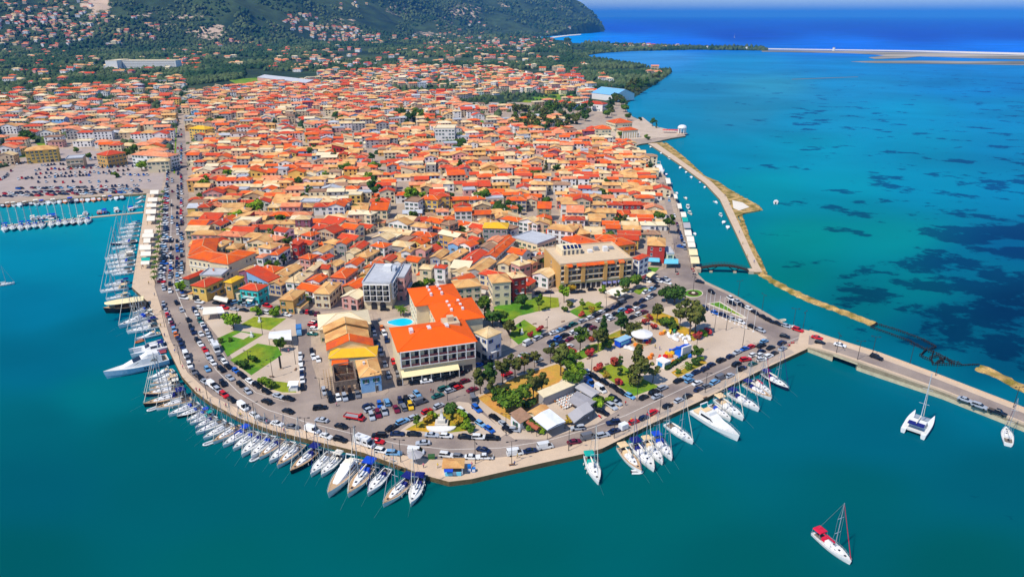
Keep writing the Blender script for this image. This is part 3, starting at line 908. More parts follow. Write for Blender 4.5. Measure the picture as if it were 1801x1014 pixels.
def corner3(l, c, r, z):
    """Rectangle from three eave corners seen in the photo: its centre, the angle of its left-hand face and both side lengths."""
    L, C, Q = P(*l, G + z), P(*c, G + z), P(*r, G + z)
    e1, e2 = (L - C), (Q - C)
    a = math.atan2(-e1.y, -e1.x)                       # along the left-hand face, towards the corner
    a2 = math.atan2(e2.y, e2.x) - math.pi / 2
    da = (a2 - a + math.pi) % (2 * math.pi) - math.pi
    w1, w2 = e1.length, e2.length
    a = a + da * w2 * w2 / (w1 * w1 + w2 * w2)
    ux, uy = Vector((math.cos(a), math.sin(a), 0)), Vector((-math.sin(a), math.cos(a), 0))
    w, d = abs(e1.dot(ux)), abs(e2.dot(uy))
    ctr = C - ux * w / 2 + uy * d / 2
    return ctr, a, w, d


def chouse(l, c, r, h, roof, rc, wc, org, sc=7.2, **k):
    f = lambda p: (org[0] + p[0] / sc, org[1] + p[1] / sc)
    ctr, a, w, d = corner3(f(l), f(c), f(r), h)
    w, d = max(w - .7, 3.5), max(d - .7, 3.5)
    if w < d and roof in ('gable', 'hip', 'shed') and not k.pop('keep', False):
        w, d, a = d, w, a + math.pi / 2                # the ridge runs along the longer side
    k.pop('keep', None)
    return house(ctr, a, w, d, h, roof, rc, wc, **k)


def fhouse(x1, y1, x2, y2, depth, h, roof, rc, wc, **k):
    """A house from both ends of its front eave in the photo and its depth in metres."""
    a, b = P(x1, y1, G + h), P(x2, y2, G + h)
    d = b - a
    ang = math.atan2(d.y, d.x)
    n = Vector((-math.sin(ang), math.cos(ang), 0))
    c = (a + b) / 2 + n * depth / 2
    w = d.length - .7
    dd = depth - .7
    if k.pop('gable_front', False) or (dd > w and roof not in ('flat', 'terrace')):
        w, dd, ang = dd, w, ang + math.pi / 2
    return house(c, ang, w, dd, h, roof, rc, wc, **k)


def grid_facade(o, ang_off, off, L, x0, z0, cols, rows, cw, rh, inset, mats, name='loggia'):
    """Recessed bays with slabs, piers and railings on one face of building o: a part of its own."""
    q = MB()
    for r_ in range(rows + 1):
        q.box(x0 - .15, x0 + cols * cw + .15, -1.0, -.01, z0 + r_ * rh - .12, z0 + r_ * rh + .12, 0)
    for c_ in range(cols + 1):
        q.box(x0 + c_ * cw - .15, x0 + c_ * cw + .15, -.97, -.012, z0 + .121, z0 + rows * rh - .121, 0)
    for r_ in range(rows):
        for c_ in range(cols):
            xa = x0 + c_ * cw + .16
            q.box(xa + (cw - .3) * .52, xa + cw - .5, -.08, -.015, z0 + r_ * rh + .13, z0 + r_ * rh + 2.3, 1)
            q.box(xa, xa + cw - .32, -.95, -.9, z0 + r_ * rh + .2, z0 + r_ * rh + .95, 2)
    return part(name, q, mats, o, loc=(off * math.sin(ang_off), -off * math.cos(ang_off), 0), rz=ang_off)


def canopy(px, z, m, label=None, name='canopy', cat='canopy', group=None, look=None, tilt=0.0, valance=True, post=darkmetal, base=G + .13):
    """A cloth or sheet roof on posts over the ground; px: its four corners in the photo at height z."""
    q = [P(x, y, G + z) for x, y in px]
    c = sum(q, Vector()) / 4
    o = thing(name, label, cat, (c.x, c.y, base), 0, group)
    loc = [p - Vector((c.x, c.y, base)) for p in q]
    for i in (2, 3):
        loc[i].z += tilt
    m1 = (loc[0] + loc[3]) / 2 + Vector((0, 0, .35)); m2 = (loc[1] + loc[2]) / 2 + Vector((0, 0, .35))
    b = MB()
    quad_slab(b, [loc[0], loc[1], m2, m1], .06); quad_slab(b, [m1, m2, loc[2], loc[3]], .06)
    part('roof_sheet', b, m, o)
    if valance:
        b = MB()
        for i in range(4):
            a, d = loc[i], loc[(i + 1) % 4]
            s = (a + d) / 2 * -.003
            dn = Vector((0, 0, .35))
            b.raw([a + s - Vector((0, 0, .07)), d + s - Vector((0, 0, .07)), d + s - dn, a + s - dn], [(0, 1, 2, 3)])
        part('valance', b, m, o)
    for i in range(4):
        a, d = loc[i], loc[(i + 1) % 4]
        n = max(1, int((d - a).length / 5))
        for k in range(n):
            p = a.lerp(d, k / n) * .97
            b = MB(); b.box(-.06, .06, -.06, .06, 0, max(p.z - .05, .3))
            part('post', b, post, o, loc=(p.x, p.y, 0))
    if look:
        auto(o, look, cat, group)
    return o

# ------------------------------------------------------------------ landmark buildings
WINGS = [(12.2, 30.5, 36.5, 55, 12.4), (17.4, 34.6, 19, 38.6, 12.1)]


def hotel():
    mark('loggia hotel', P(770, 600))
    c, a, w, d = corner3((687, 577), (702, 617), (836, 599), 12)
    # local x along the long front: turn the frame so that the long face is the -y one
    ang = a + math.pi / 2
    o = thing('hotel', 'large cream hotel with three bright orange roofs and loggia balconies above a long cream awning', 'hotel', (c.x, c.y, G), ang)
    inv = Matrix.Rotation(-ang, 3, 'Z')
    W_, D_l = d, w
    b, r, rh = roof_pieces(W_, D_l, 12, 'hip', .28, .7)
    part('wall', b, WALL['cream'], o); hot = S('hotel_tile', (236, 94, 4), rough=.85, var=.06, scale=.4, fine=.07); ro = part('roof', r, [hot, hot], o)
    fa = 0
    # which local side is the seen long front: the one that faces the camera
    side = -1 if (Matrix.Rotation(ang, 3, 'Z') @ Vector((0, -1, 0))).dot(Vector((-c.x, -c.y, 0))) > 0 else 1
    fa = 0 if side == -1 else math.pi
    cw = (W_ - .6) / 8
    grid_facade(o, fa, D_l / 2, W_, -W_ / 2 + .3, 5.8, 8, 2, cw, 2.95, 1.2, [WALL['white'], glass, S('rail_brown', (112, 62, 66), rough=.7)])
    q = MB()
    for i in range(7):
        q.box(-W_ / 2 + .4 + i * cw * 1.12, -W_ / 2 + .4 + i * cw * 1.12 + cw * .95, -.08, 0, .6, 2.9)
    part('shop_window', q, glass, o, loc=(D_l / 2 * math.sin(fa), -D_l / 2 * math.cos(fa), 0), rz=fa)
    q = MB(); quad_slab(q, [(-W_ / 2, -2.9, 3.1), (W_ / 2 - 2 * cw, -2.9, 3.1), (W_ / 2 - 2 * cw, -.02, 4.3), (-W_ / 2, -.02, 4.3)], .12)
    part('awning', q, cream_canvas, o, loc=(D_l / 2 * math.sin(fa), -D_l / 2 * math.cos(fa), 0), rz=fa)
    for i in range(7):
        q = MB(); q.box(-.1, .1, -.1, .1, 0, 3.05)
        x = -W_ / 2 + .15 + i * (W_ - 2 * cw - .3) / 6
        p = Matrix.Rotation(fa, 3, 'Z') @ Vector((x, -D_l / 2 - 2.8, 0))
        part('awning_post', q, white, o, loc=p)
    for i in range(3):
        for s in (0, 1):
            q = MB(); x = (-.28 + i * .24) * W_; y = (-1 if fa == 0 else 1) * (.5 - s * 1.6) - 0
            q.box(x - .65, x + .65, y - .5, y + .5, 12 + rh - 1.0, 12 + rh + .45 - s * .1)
            part('skylight', q, white, ro)
    A3, B3 = P(702, 617, G + 12), P(836, 599, G + 12)
    fx = (B3 - A3).normalized(); fy = Vector((-fx.y, fx.x, 0)); fan = math.atan2(fx.y, fx.x)
    for x0, x1, y0, y1, dm in WINGS:
        c2 = A3 + fx * (x0 + x1) / 2 + fy * (y0 + y1) / 2; w2, d2 = x1 - x0, y1 - y0
        L2, S2 = max(w2, d2), min(w2, d2)
        b, r, rh2 = roof_pieces(L2, S2, dm, 'hip', .26, .7)
        aa = fan if w2 > d2 else fan + math.pi / 2
        lc = inv @ Vector((c2.x - c.x, c2.y - c.y, 0))
        wl = link('wing_wall', b.mesh('wing_wall', WALL['cream']), o, lc, aa - ang)
        rw = link('wing_roof', r.mesh('wing_roof', [hot, hot]), o, lc, aa - ang)
        for i in range(3):
            for s in (-1, 1):
                q = MB(); q.box((i - 1) * 4 - .7, (i - 1) * 4 + .7, s * 2.2 - .45, s * 2.2 + .45, dm + rh2 - 1.4, dm + rh2 + .1)
                part('skylight', q, white, rw)
        for f in range(3):
            for i in range(5):
                for s in (-1, 1):
                    link('window', win_mesh('win', 'none'), wl, ((i - 2) * L2 / 5.2, s * S2 / 2, 2.2 + f * 3.3), 0 if s < 0 else math.pi)
        occupy(c2, fan, w2 + 1, d2 + 1)
    q = MB(); q.box(-3, 3, -3, 3, 0, 14.2); q.box(-1.2, 1.2, -1, 1.2, 14.2, 16)
    lc = inv @ (P(792, 564, G + 14) - Vector((c.x, c.y, 0))); part('stair_tower', q, WALL['beige'], o, loc=(lc.x, lc.y, 0))
    occupy(c, a, w + 2, d + 2)
    occupy(P(770, 580), a, 24, 30); occupy(P(705, 572), 0, 16, 16)


def pool():
    c = P(704, 566, G + 1.2)
    o = thing('swimming_pool', 'kidney-shaped turquoise swimming pool on the terrace behind the loggia hotel', 'pool', (c.x, c.y, G))
    b = MB()
    n = 24
    ring = [((4.6 + .6 * math.cos(2 * t)) * math.cos(t), (3.7 + .8 * math.cos(t)) * math.sin(t)) for t in (k * 6.2832 / n for k in range(n))]
    b.prism([(x * 1.9 + 1, y * 1.7) for x, y in ring], 0, 1.15)
    part('terrace', b, paving, o)
    b = MB(); b.prism(ring, .9, 1.2)
    pm = S('pool_water', (20, 196, 226), rough=.1, var=.06, spec=.4); part('pool_water', b, pm, o)
    b = MB(); b.prism([(x * 1.06, y * 1.07) for x, y in ring], .9, 1.18); part('pool_edge', b, white, o)


def white_house():
    o = chouse((835, 583), (857, 595), (882, 583), 9.8, 'hip', 'sand', 'white', (0, 0), sc=1, sh='blue', storeys=3, balcony=True, chim=False,
               label='white three-storey house with balconies and a blue door beside the loggia hotel', name='apartment_house', cat='house', group=None)
    mark('white balconied house', P(858, 620))


def grey_block():
    c, a, w, d = corner3((636, 500.5), (686, 499), (707, 467), 12)
    o = thing('apartment_block', 'tall cream apartment block with a flat grey roof and two entrance arches', 'apartment block', (c.x, c.y, G), a)
    mark('grey-roofed apartments', (c.x, c.y))
    b = MB(); b.box(-w / 2, w / 2, -d / 2, d / 2, 0, 12); part('wall', b, WALL['cream'], o)
    b = MB(); b.box(-w / 2 - .2, w / 2 + .2, -d / 2 - .2, d / 2 + .2, 12, 12.3)
    for q in ((-w / 2 - .2, w / 2 + .2, -d / 2 - .2, -d / 2 + .1), (-w / 2 - .2, w / 2 + .2, d / 2 - .1, d / 2 + .2), (-w / 2 - .2, -w / 2 + .1, -d / 2 + .1, d / 2 - .1), (w / 2 - .1, w / 2 + .2, -d / 2 + .1, d / 2 - .1)):
        b.box(*q, 12.3, 12.9)
    ro = part('roof', b, ROOF['grey'], o)
    b = MB(); b.box(0, 3.4, 3, 7, 12.3, 14.6); part('roof_hut', b, white, ro)
    b = MB(); b.box(4.2, 5.6, 2, 6, 12.3, 14.2); part('water_tank', b, metal, ro)
    grid_facade(o, 0, d / 2, w, -w / 2 + .4, 4.2, 4, 3, (w - .8) / 4, 2.5, 1, [WALL['white'], glass, darkmetal], 'balconies')
    grid_facade(o, math.pi / 2, w / 2, d, -d / 2 + 2, 4.2, 5, 3, (d - 3) / 5, 2.5, 1, [WALL['white'], glass, darkmetal], 'balconies')
    for x in (-1.6, 2.2):
        q = MB(); n = 10
        q.prism([(-1.3, 0), (1.3, 0)] + [(1.3 * math.cos(k * math.pi / n), 2.3 + 1.3 * math.sin(k * math.pi / n)) for k in range(n + 1)], 0, .1)
        e = part('archway', q, glass, o, loc=(x, -d / 2, .02)); e.rotation_euler = (math.pi / 2, 0, 0)
    occupy(c, a, w + 1, d + 1)
    o = chouse((694, 490), (712, 489), (726, 466), 11, 'terrace', 'grey', 'pink', (0, 0), sc=1, sh='brown', storeys=3, balcony=True, chim=False, name='apartment_block', cat='apartment block', group=None,
               label='pink flat-roofed apartment block behind the tall cream block with arches')


def arcade_hotel():
    c, a, w, d = corner3((960.5, 436), (985.5, 466.7), (1111, 455), 12.5)
    ang = a + math.pi / 2
    o = thing('hotel', 'yellow four-storey hotel with ground-floor arcade, orange roof strips and solar panels on its terrace', 'hotel', (c.x, c.y, G), ang)
    mark('yellow arcaded hotel', (c.x, c.y))
    W_, D_l = d, w
    b = MB(); b.box(-W_ / 2, W_ / 2, -D_l / 2, D_l / 2, 0, 12.5); part('wall', b, WALL['ochre'], o)
    b = MB(); b.box(-W_ / 2 + .3, W_ / 2 - .3, -D_l / 2 + .3, D_l / 2 - .3, 12.5, 12.6)
    for q in ((-W_ / 2, W_ / 2, -D_l / 2, -D_l / 2 + .3), (-W_ / 2, W_ / 2, D_l / 2 - .3, D_l / 2), (-W_ / 2, -W_ / 2 + .3, -D_l / 2 + .3, D_l / 2 - .3), (W_ / 2 - .3, W_ / 2, -D_l / 2 + .3, D_l / 2 - .3)):
        b.box(*q, 12.5, 13.3)
    ro = part('roof', b, [WALL['beige']], o)
    b = MB(); b.box(-W_ * .36, -W_ * .08, 0, D_l * .36, 12.6, 15.2); ph = part('penthouse', b, WALL['cream'], o)
    for i in range(5):
        link('window', win_mesh('door', 'none'), ph, (-W_ * .34 + i * W_ * .06 + .6, 0, 13.8), 0)
    for i in range(5):
        q = MB(); x = -W_ * .33 + i * 1.9
        quad_slab(q, [(x, .8, 15.4), (x + 1.4, .8, 15.4), (x + 1.4, 2.8, 16.6), (x, 2.8, 16.6)], .08)
        part('solar_panel', q, S('solar_cell', (26, 40, 84), rough=.15, spec=.5), ph)
    for i in range(4):
        q = MB(); q.box(W_ * (.02 + i * .11), W_ * (.02 + i * .11) + 2.2, .5 + (i % 2) * 2, 2.6 + (i % 2) * 2, 12.6, 13.8 + (i % 3) * .5); part('roof_hut', q, [white, greymetal][i % 2], ro)
    ot = S('trim_white', (222, 214, 198), rough=.8)
    # front: piers with bays; arcade below
    q = MB()
    for f in range(3):
        q.box(-W_ / 2 + .5, W_ / 2 - .5, -.9, -.01, 4.4 + f * 2.75, 4.62 + f * 2.75)
    part('balcony', q, ot, o, loc=(0, -D_l / 2, 0))
    n = 13
    for f in range(3):
        for i in range(n):
            link('window', win_mesh('wide', 'none'), o, (-W_ / 2 + (i + .5) * W_ / n, -D_l / 2, 5.8 + f * 2.75), 0)
    q = MB()
    for f in range(3):
        q.box(-W_ / 2 + .5, W_ / 2 - .5, -.88, -.83, 5.35 + f * 2.75, 5.42 + f * 2.75)
        for i in range(int(W_ / .6)):
            q.box(-W_ / 2 + .6 + i * .6, -W_ / 2 + .64 + i * .6, -.87, -.84, 4.62 + f * 2.75, 5.35 + f * 2.75)
    part('railing', q, darkmetal, o, loc=(0, -D_l / 2, 0))
    for i in (1, 4, 8, 11):
        q = MB(); q.box(-.9, .9, -1.3, -.011, 3.9, 12.4)
        part('pier', q, WALL['ochre'], o, loc=(-W_ / 2 + i * W_ / n, -D_l / 2, 0))
    for x0, x1 in ((-.42, -.34), (-.28, .1), (.14, .24), (.3, .38)):
        q = MB(); quad_slab(q, [(x0 * W_, -1.6, 11.9), (x1 * W_, -1.6, 11.9), (x1 * W_, .3, 13.0), (x0 * W_, .3, 13.0)], .18); part('roof_strip', q, ROOF['orange'], o, loc=(0, -D_l / 2, 0))
    am = S('arcade_green', (150, 146, 110), rough=.9)
    q = MB(); q.box(-W_ / 2 + .2, W_ / 2 - .2, -1.0, -.011, 3.3, 4.3); part('arcade_band', q, am, o, loc=(0, -D_l / 2, 0))
    for i in range(14):
        x = -W_ / 2 + (i + .5) * W_ / 14; hw = W_ / 14 * .36
        q = MB()
        q.prism([(-hw, 0), (hw, 0)] + [(hw * math.cos(k * math.pi / 8), 2.2 + hw * math.sin(k * math.pi / 8)) for k in range(9)], 0, .08)
        e = part('archway', q, glass, o, loc=(x, -D_l / 2 - 1.02 + .98, .02)); e.rotation_euler = (math.pi / 2, 0, 0)
        q = MB()
        q.box(-.22, .22, -.6, -.02, 0, 3.3); part('arcade_pillar', q, ot, o, loc=(x + W_ / 28, -D_l / 2, 0))
    for i in range(8, 12):
        x = -W_ / 2 + (i + .5) * W_ / 14
        q = MB(); quad_slab(q, [(x - .9, -1.9, 2.2), (x + .9, -1.9, 2.2), (x + .9, -.62, 3.1), (x - .9, -.62, 3.1)], .06); part('awning', q, S('lilac_awning', (128, 128, 176), rough=.8), o, loc=(0, -D_l / 2, 0))
    for f in range(3):
        link('window', win_mesh('win', 'none'), o, (-W_ / 2, 1 - 0, 3.6 + f * 3), -math.pi / 2)
    occupy(c, a, w + 1, d + 1)
    o = chouse((1111, 456), (1122, 456), (1142, 449), 11.5, 'hip', 'red', 'white', (0, 0), sc=1, sh='blue', storeys=4, balcony=True, chim=False, name='apartment_house', cat='house', group=None,
               label='narrow white four-storey house with balconies and red roof next to the yellow arcaded hotel')
    return o


def school():
    """The big cream L-shaped school on the harbour road."""
    p0, p1, p2 = P(331, 452, G + 8.5), P(401, 464, G + 8.5), P(449, 443, G + 8.5)
    c = (p0 + p1 + p2) / 3
    o = thing('school', 'long cream two-storey school with an angled orange roof beside the harbour road', 'school', (p1.x, p1.y, G))
    mark('cream angled school', P(385, 470))
    for k_, (a, b_) in enumerate(((p0, p1), (p1, p2), (p0, P(340, 424, G + 8.5)))):
        d = b_ - a; an = math.atan2(d.y, d.x); L = d.length
        n = Vector((-math.sin(an), math.cos(an), 0))
        if k_ == 2:
            n = -n
        dep = (11.5, 11, 12)[k_]
        m = (a + b_) / 2 + n * dep / 2
        if k_ == 2:
            m = m + d.normalized() * 3; L -= 2
        b, r, rh = roof_pieces(L, dep - .02 * k_, 8.5 - .05 * k_, 'hip' if k_ != 1 else 'hip', .36, .5)
        an2 = an
        w = link('wall', b.mesh('wall', WALL['cream']), o, (m.x - p1.x, m.y - p1.y, 0), an2)
        link('roof', r.mesh('roof', [ROOF['orange'], ROOF['sand']]), o, (m.x - p1.x, m.y - p1.y, 0), an2)
        if k_ < 2:
            nn = int(L / 2.6)
            for f in range(2):
                for i in range(nn):
                    link('window', win_mesh('win', 'none'), w, (-L / 2 + (i + .5) * L / nn, -dep / 2, 2.3 + f * 3.6), 0)
            q = MB(); q.box(-L / 2 - .1, L / 2 + .1, -.22, -.01, 4.1, 4.4); part('string_course', q, white, w, loc=(0, -dep / 2, 0))
        occupy(m, an, L + 1, dep + 1)


def block_row():
    kw = dict(name='warehouse', cat='warehouse', chim=False, wins=True, storeys=1, group=None)
    fhouse(560, 580, 653, 569, 15, 6, 'hip', 'pale', 'cream', label='broad pale cream hipped roof at the back of the row beside the loggia hotel', **kw)
    fhouse(569, 585, 648, 575, 6.0, 6.6, 'gable', 'tan', 'ochre', gable_front=True, label='salmon-tan gabled warehouse with ochre gable between pale cream and plain tan roofs', **kw)
    fhouse(572, 603, 650, 594, 7.5, 5.8, 'gable', 'tan', 'beige', gable_front=True, label='plain tan gabled warehouse behind the bright yellow roof', **kw)
    fhouse(574, 616, 657, 607, 6, 6.6, 'gable', 'orange', 'cream', gable_front=True, label='orange gabled roof standing directly behind the bright yellow roof', **kw)
    fhouse(577, 630, 662, 626, 8.5, 6.0, 'hip', 'yellow', 'cream', label='bright yellow hipped roof in the row next to the roofless ruin', **kw)
    fhouse(632, 664, 672, 658, 13, 6.4, 'hip', 'tan', 'blue', sh='green', storeys=2, chim=True, balcony=False, name='house', cat='house', group=None, label='light blue two-storey house with green shutters and a tan roof beside the ruin')
    mark('light-blue house', P(652, 680)); mark('bright yellow roof', P(620, 640))
    fhouse(583, 642, 612, 640, 4, 4.4, 'shed', 'orange', 'cream', storeys=1, chim=False, name='house', cat='shed', group=None, label='low orange lean-to roof between the bright yellow roof and the roofless ruin')


def ruin():
    a, b_ = P(590, 693), P(630, 687)
    d = b_ - a; an = math.atan2(d.y, d.x); L = d.length; dep = 13
    o = thing('ruined_house', 'roofless stone ruin with bare timber frame leaning beside the light blue house', 'ruin', (a.x, a.y, G), an)
    mark('roofless ruin', (a.x + 4, a.y + 4))
    b = MB()
    for x in range(5):
        b.box(x * L / 4 - .45 * (x > 0), x * L / 4 + .45, 0, .45, 0, 2.7)
    b.box(0, L, .01, .44, 2.7, 4.6)
    b.box(0, .45, .45, dep, 0, 4.4); b.box(L - .45, L, .45, dep, 0, 5.0); b.box(.46, L - .46, dep - .45, dep, 0, 4.8); b.box(.46, L - .46, dep * .52, dep * .52 + .35, 0, 3.6)
    part('wall', b, S('ruin_stone', (128, 108, 92), rough=.95, var=.35, scale=1.0, fine=.2), o)
    b = MB(); rr = random.Random(4)
    for i in range(46):
        x, y = rr.uniform(.6, L - .6), rr.uniform(.6, dep - .6); an2 = rr.uniform(0, 3.14); l = rr.uniform(1.2, 4)
        z = rr.uniform(1.2, 4.0)
        b.tube((x - l / 2 * math.cos(an2), y - l / 2 * math.sin(an2), z), (x + l / 2 * math.cos(an2), y + l / 2 * math.sin(an2), z + rr.uniform(-.8, .8)), .09, n=4)
    part('timber_frame', b, S('ruin_timber', (110, 74, 52), rough=.95, var=.3), o)
    b = MB()
    for i in range(60):
        x, y = rr.uniform(.8, L - .8), rr.uniform(.8, dep - .8); s = rr.uniform(.3, .9)
        b.box(x - s, x + s, y - s * .7, y + s * .7, 0, rr.uniform(.3, 1.1))
    part('rubble', b, S('rubble', (150, 120, 96), rough=.95, var=.35, scale=1.5), o)
    b = MB()
    for i in range(9):
        for k in range(3):
            b.tube((-1.2 - k * .9, i * 1.5, 0), (-1.2 - k * .9, i * 1.5, 3.8), .07, n=4)
    for k in range(3):
        for z in (1.8, 3.6):
            b.tube((-1.2 - k * .9, 0, z), (-1.2 - k * .9, 12, z), .06, n=4)
    part('scaffold', b, S('scaffold_wood', (168, 130, 70), rough=.9, var=.2), o)
    occupy(a + Vector((math.cos(an) * L / 2 - math.sin(an) * dep / 2, math.sin(an) * L / 2 + math.cos(an) * dep / 2, 0)), an, L + 6, dep)


def canal_front():
    o = fhouse(1138, 431, 1171, 433, 14, 9.5, 'hip', 'tan', 'red', sh='none', storeys=3, chim=False, balcony=True, name='restaurant_building', cat='building', group=None, label='pink-red three-storey building with tan roof above blue awnings at the canal')
    mark('pink-red canal building', P(1155, 455))
    fhouse(1172, 447, 1187, 447, 11, 5.5, 'flat', 'grey', 'cream', storeys=2, chim=False, name='house', group=None, label='low flat-roofed cream building against the pink-red building by the canal')
    canopy([(1140, 459), (1160, 460), (1160, 453), (1142, 452)], 2.9, lblue, look='pale blue awning in front of the pink-red canal building', group='blue awnings by the canal')
    canopy([(1168, 463), (1193, 463), (1193, 455), (1169, 455)], 2.9, lblue, look='pale blue awning in front of the pink-red canal building', group='blue awnings by the canal')
    canopy([(1120, 487), (1132, 490), (1146, 474), (1138, 471)], 2.8, S('maroon_awning', (120, 50, 50)), 'maroon awning beside the narrow white house next to the yellow arcaded hotel')
    canopy([(1133, 482), (1144, 487), (1154, 480), (1143, 476)], 3, cream_canvas, 'square cream parasol roof by the parking near the yellow arcaded hotel', tilt=.2)
    fhouse(961, 402, 1008, 408, 10, 10.5, 'hip', 'tan', 'white', sh='brown', storeys=4, chim=True, name='apartment_block', cat='apartment block', group=None, label='white four-storey block with tan roof and ground-floor arches behind the yellow arcaded hotel')
    chouse((906, 415.5), (945, 430.5), (971, 416), 7, 'terrace', 'grey', 'cream', (0, 0), sc=1, name='library', cat='building', chim=False, storeys=2, group=None, label='low square cream building with a broad pale grey flat roof behind the yellow arcaded hotel')
    mark('grey-roofed library', P(938, 435))
    fhouse(1010, 414, 1040, 410, 11, 8, 'hip', 'tan', 'ochre', name='house', group=None, label='ochre house with tan roof joined to the white four-storey block with arches')
    chouse((995, 418), (1040, 438), (1058, 425), 6.5, 'gable', 'orange', 'white', (0, 0), sc=1, group=None, label='long bright orange roof directly behind the yellow arcaded hotel')
    chouse((1048, 424), (1078, 434), (1124, 430), 7, 'hip', 'orange', 'yellow', (0, 0), sc=1, group=None, label='broad orange roof between the yellow arcaded hotel and the pink-red building')
    fhouse(848, 401, 893, 402, 11, 9.5, 'hip', 'yellow', 'grey', storeys=3, chim=False, group=None, name='apartment_house', label='grey house with curved-looking yellow roof among orange roofs in mid town')
    fhouse(738, 350, 770, 352, 10, 9, 'hip', 'orange', 'yellow', sh='blue', storeys=3, group=None, name='apartment_house', label='yellow house with blue shutters and orange roof on the market street')
    mark('blue-shuttered yellow house', P(754, 365))
    fhouse(710, 354, 736, 356, 11, 9, 'terrace', 'brown', 'white', storeys=3, group=None, name='apartment_house', label='white house with flat brownish roof next to the yellow house with blue shutters')


def far_landmarks():
    big = dict(chim=False, group=None)
    a = fhouse(184, 107, 205, 107, 60, 21, 'flat', 'pale', 'white', name='hospital', cat='hospital', wins=False, label='huge pale cream hospital block standing among trees behind the town', **big)
    b, r, _ = roof_pieces(125, 30, 20, 'flat', .3)
    inv = a.rotation_euler.z
    w = link('wing_wall', b.mesh('wing_wall', WALL['white']), a, (78, 6, 0)); link('wing_roof', r.mesh('wing_roof', ROOF['pale']), a, (78, 6, 0))
    for f in range(5):
        q = MB(); q.box(-60, 60, -.12, 0, 2 + f * 3.8, 3.2 + f * 3.8); part('window', q, S('far_glass', (176, 170, 156), rough=.4), w, loc=(0, -15, 0))
    o = fhouse(452, 136, 538, 146, 16, 7, 'shed', 'grey', 'pink', name='grandstand', cat='grandstand', wins=False, label='long low grandstand roof of pale sheets behind the town', **big)
    struct('lawn', (lambda m_: (m_.prism(ppoly([(400, 140), (450, 137), (470, 146), (420, 150)]), 1, G + .2), m_)[1])(MB()), lawnm)
    fhouse(1040, 163, 1082, 168, 42, 9, 'gable', S('blue_sheet', (120, 180, 222), rough=.5), 'white', name='sports_hall', cat='sports hall', wins=False, label='large white sports hall with a pale blue sheet roof near the shore', **big)
    mark('blue-roofed sports hall', P(1065, 172))
    fhouse(1020, 181, 1060, 184, 16, 9, 'hip', 'red', 'white', sh='green', name='school', cat='school', storeys=2, label='white and green school with a red roof in front of the sports hall', **big)
    fhouse(1047, 227, 1076, 227, 17, 11, 'hip', 'orange', 'cream', name='theatre', cat='theatre', storeys=3, label='tall cream hall with orange roof, tallest of three halls on the lagoon square', **big)
    fhouse(1082, 217, 1113, 215, 20, 9, 'hip', 'orange', 'cream', name='theatre', cat='theatre', storeys=2, label='cream hall with orange roof farthest out on the lagoon square behind the columned one', **big)
    o = fhouse(1095, 230, 1123, 228, 13, 8, 'hip', 'orange', 'cream', name='theatre', cat='theatre', wins=False, label='cream hall with orange roof and a row of columns on the lagoon square', **big)
    for i in range(8):
        q = MB(); q.tube((0, 0, 0), (0, 0, 6), .4, n=8); part('column', q, white, o, loc=(-10 + i * 2.9, -7.5, .1))
    mark('cream lagoon halls', P(1085, 240))
    fhouse(764, 226, 800, 226, 22, 14, 'terrace', 'pale', 'white', name='apartment_block', cat='apartment block', storeys=4, label='large white flat-roofed block beside a green field behind the old town', **big)
    mark('white flat-roofed block', P(782, 236))
    fhouse(331, 226, 360, 228, 14, 11, 'hip', 'yellow', 'yellow', name='apartment_block', cat='apartment block', storeys=4, label='bright yellow apartment block where the tree-lined avenue meets the harbour road', **big)
    mark('bright-yellow apartments', P(345, 240))
    fhouse(42, 266, 100, 262, 15, 11, 'hip', 'tan', 'yellow', name='apartment_block', cat='apartment block', storeys=4, label='wide pale yellow apartment block with tan roof above the car park', **big)
    mark('pale-yellow apartments', P(70, 285))
    fhouse(187, 274, 222, 268, 15, 10, 'hip', 'red', 'ochre', name='apartment_block', cat='apartment block', storeys=3, label='ochre block with red roof facing the car park', **big)
    fhouse(230, 272, 295, 276, 13, 11, 'hip', 'salmon', 'white', name='apartment_block', cat='apartment block', storeys=4, label='white balconied block with salmon roof beside the avenue and car park', **big)
    fhouse(257, 285, 297, 283, 11, 9, 'hip', 'sand', 'cream', name='apartment_block', cat='apartment block', storeys=3, label='cream block with sand-coloured roof at the corner of car park and avenue', **big)
    fhouse(114, 280, 146, 278, 14, 8, 'flat', 'grey', 'beige', name='apartment_block', cat='apartment block', storeys=2, label='low beige flat-roofed building facing the car park', **big)


for fn in (hotel, pool, white_house, grey_block, arcade_hotel, school, block_row, ruin, canal_front, far_landmarks):
    fn()

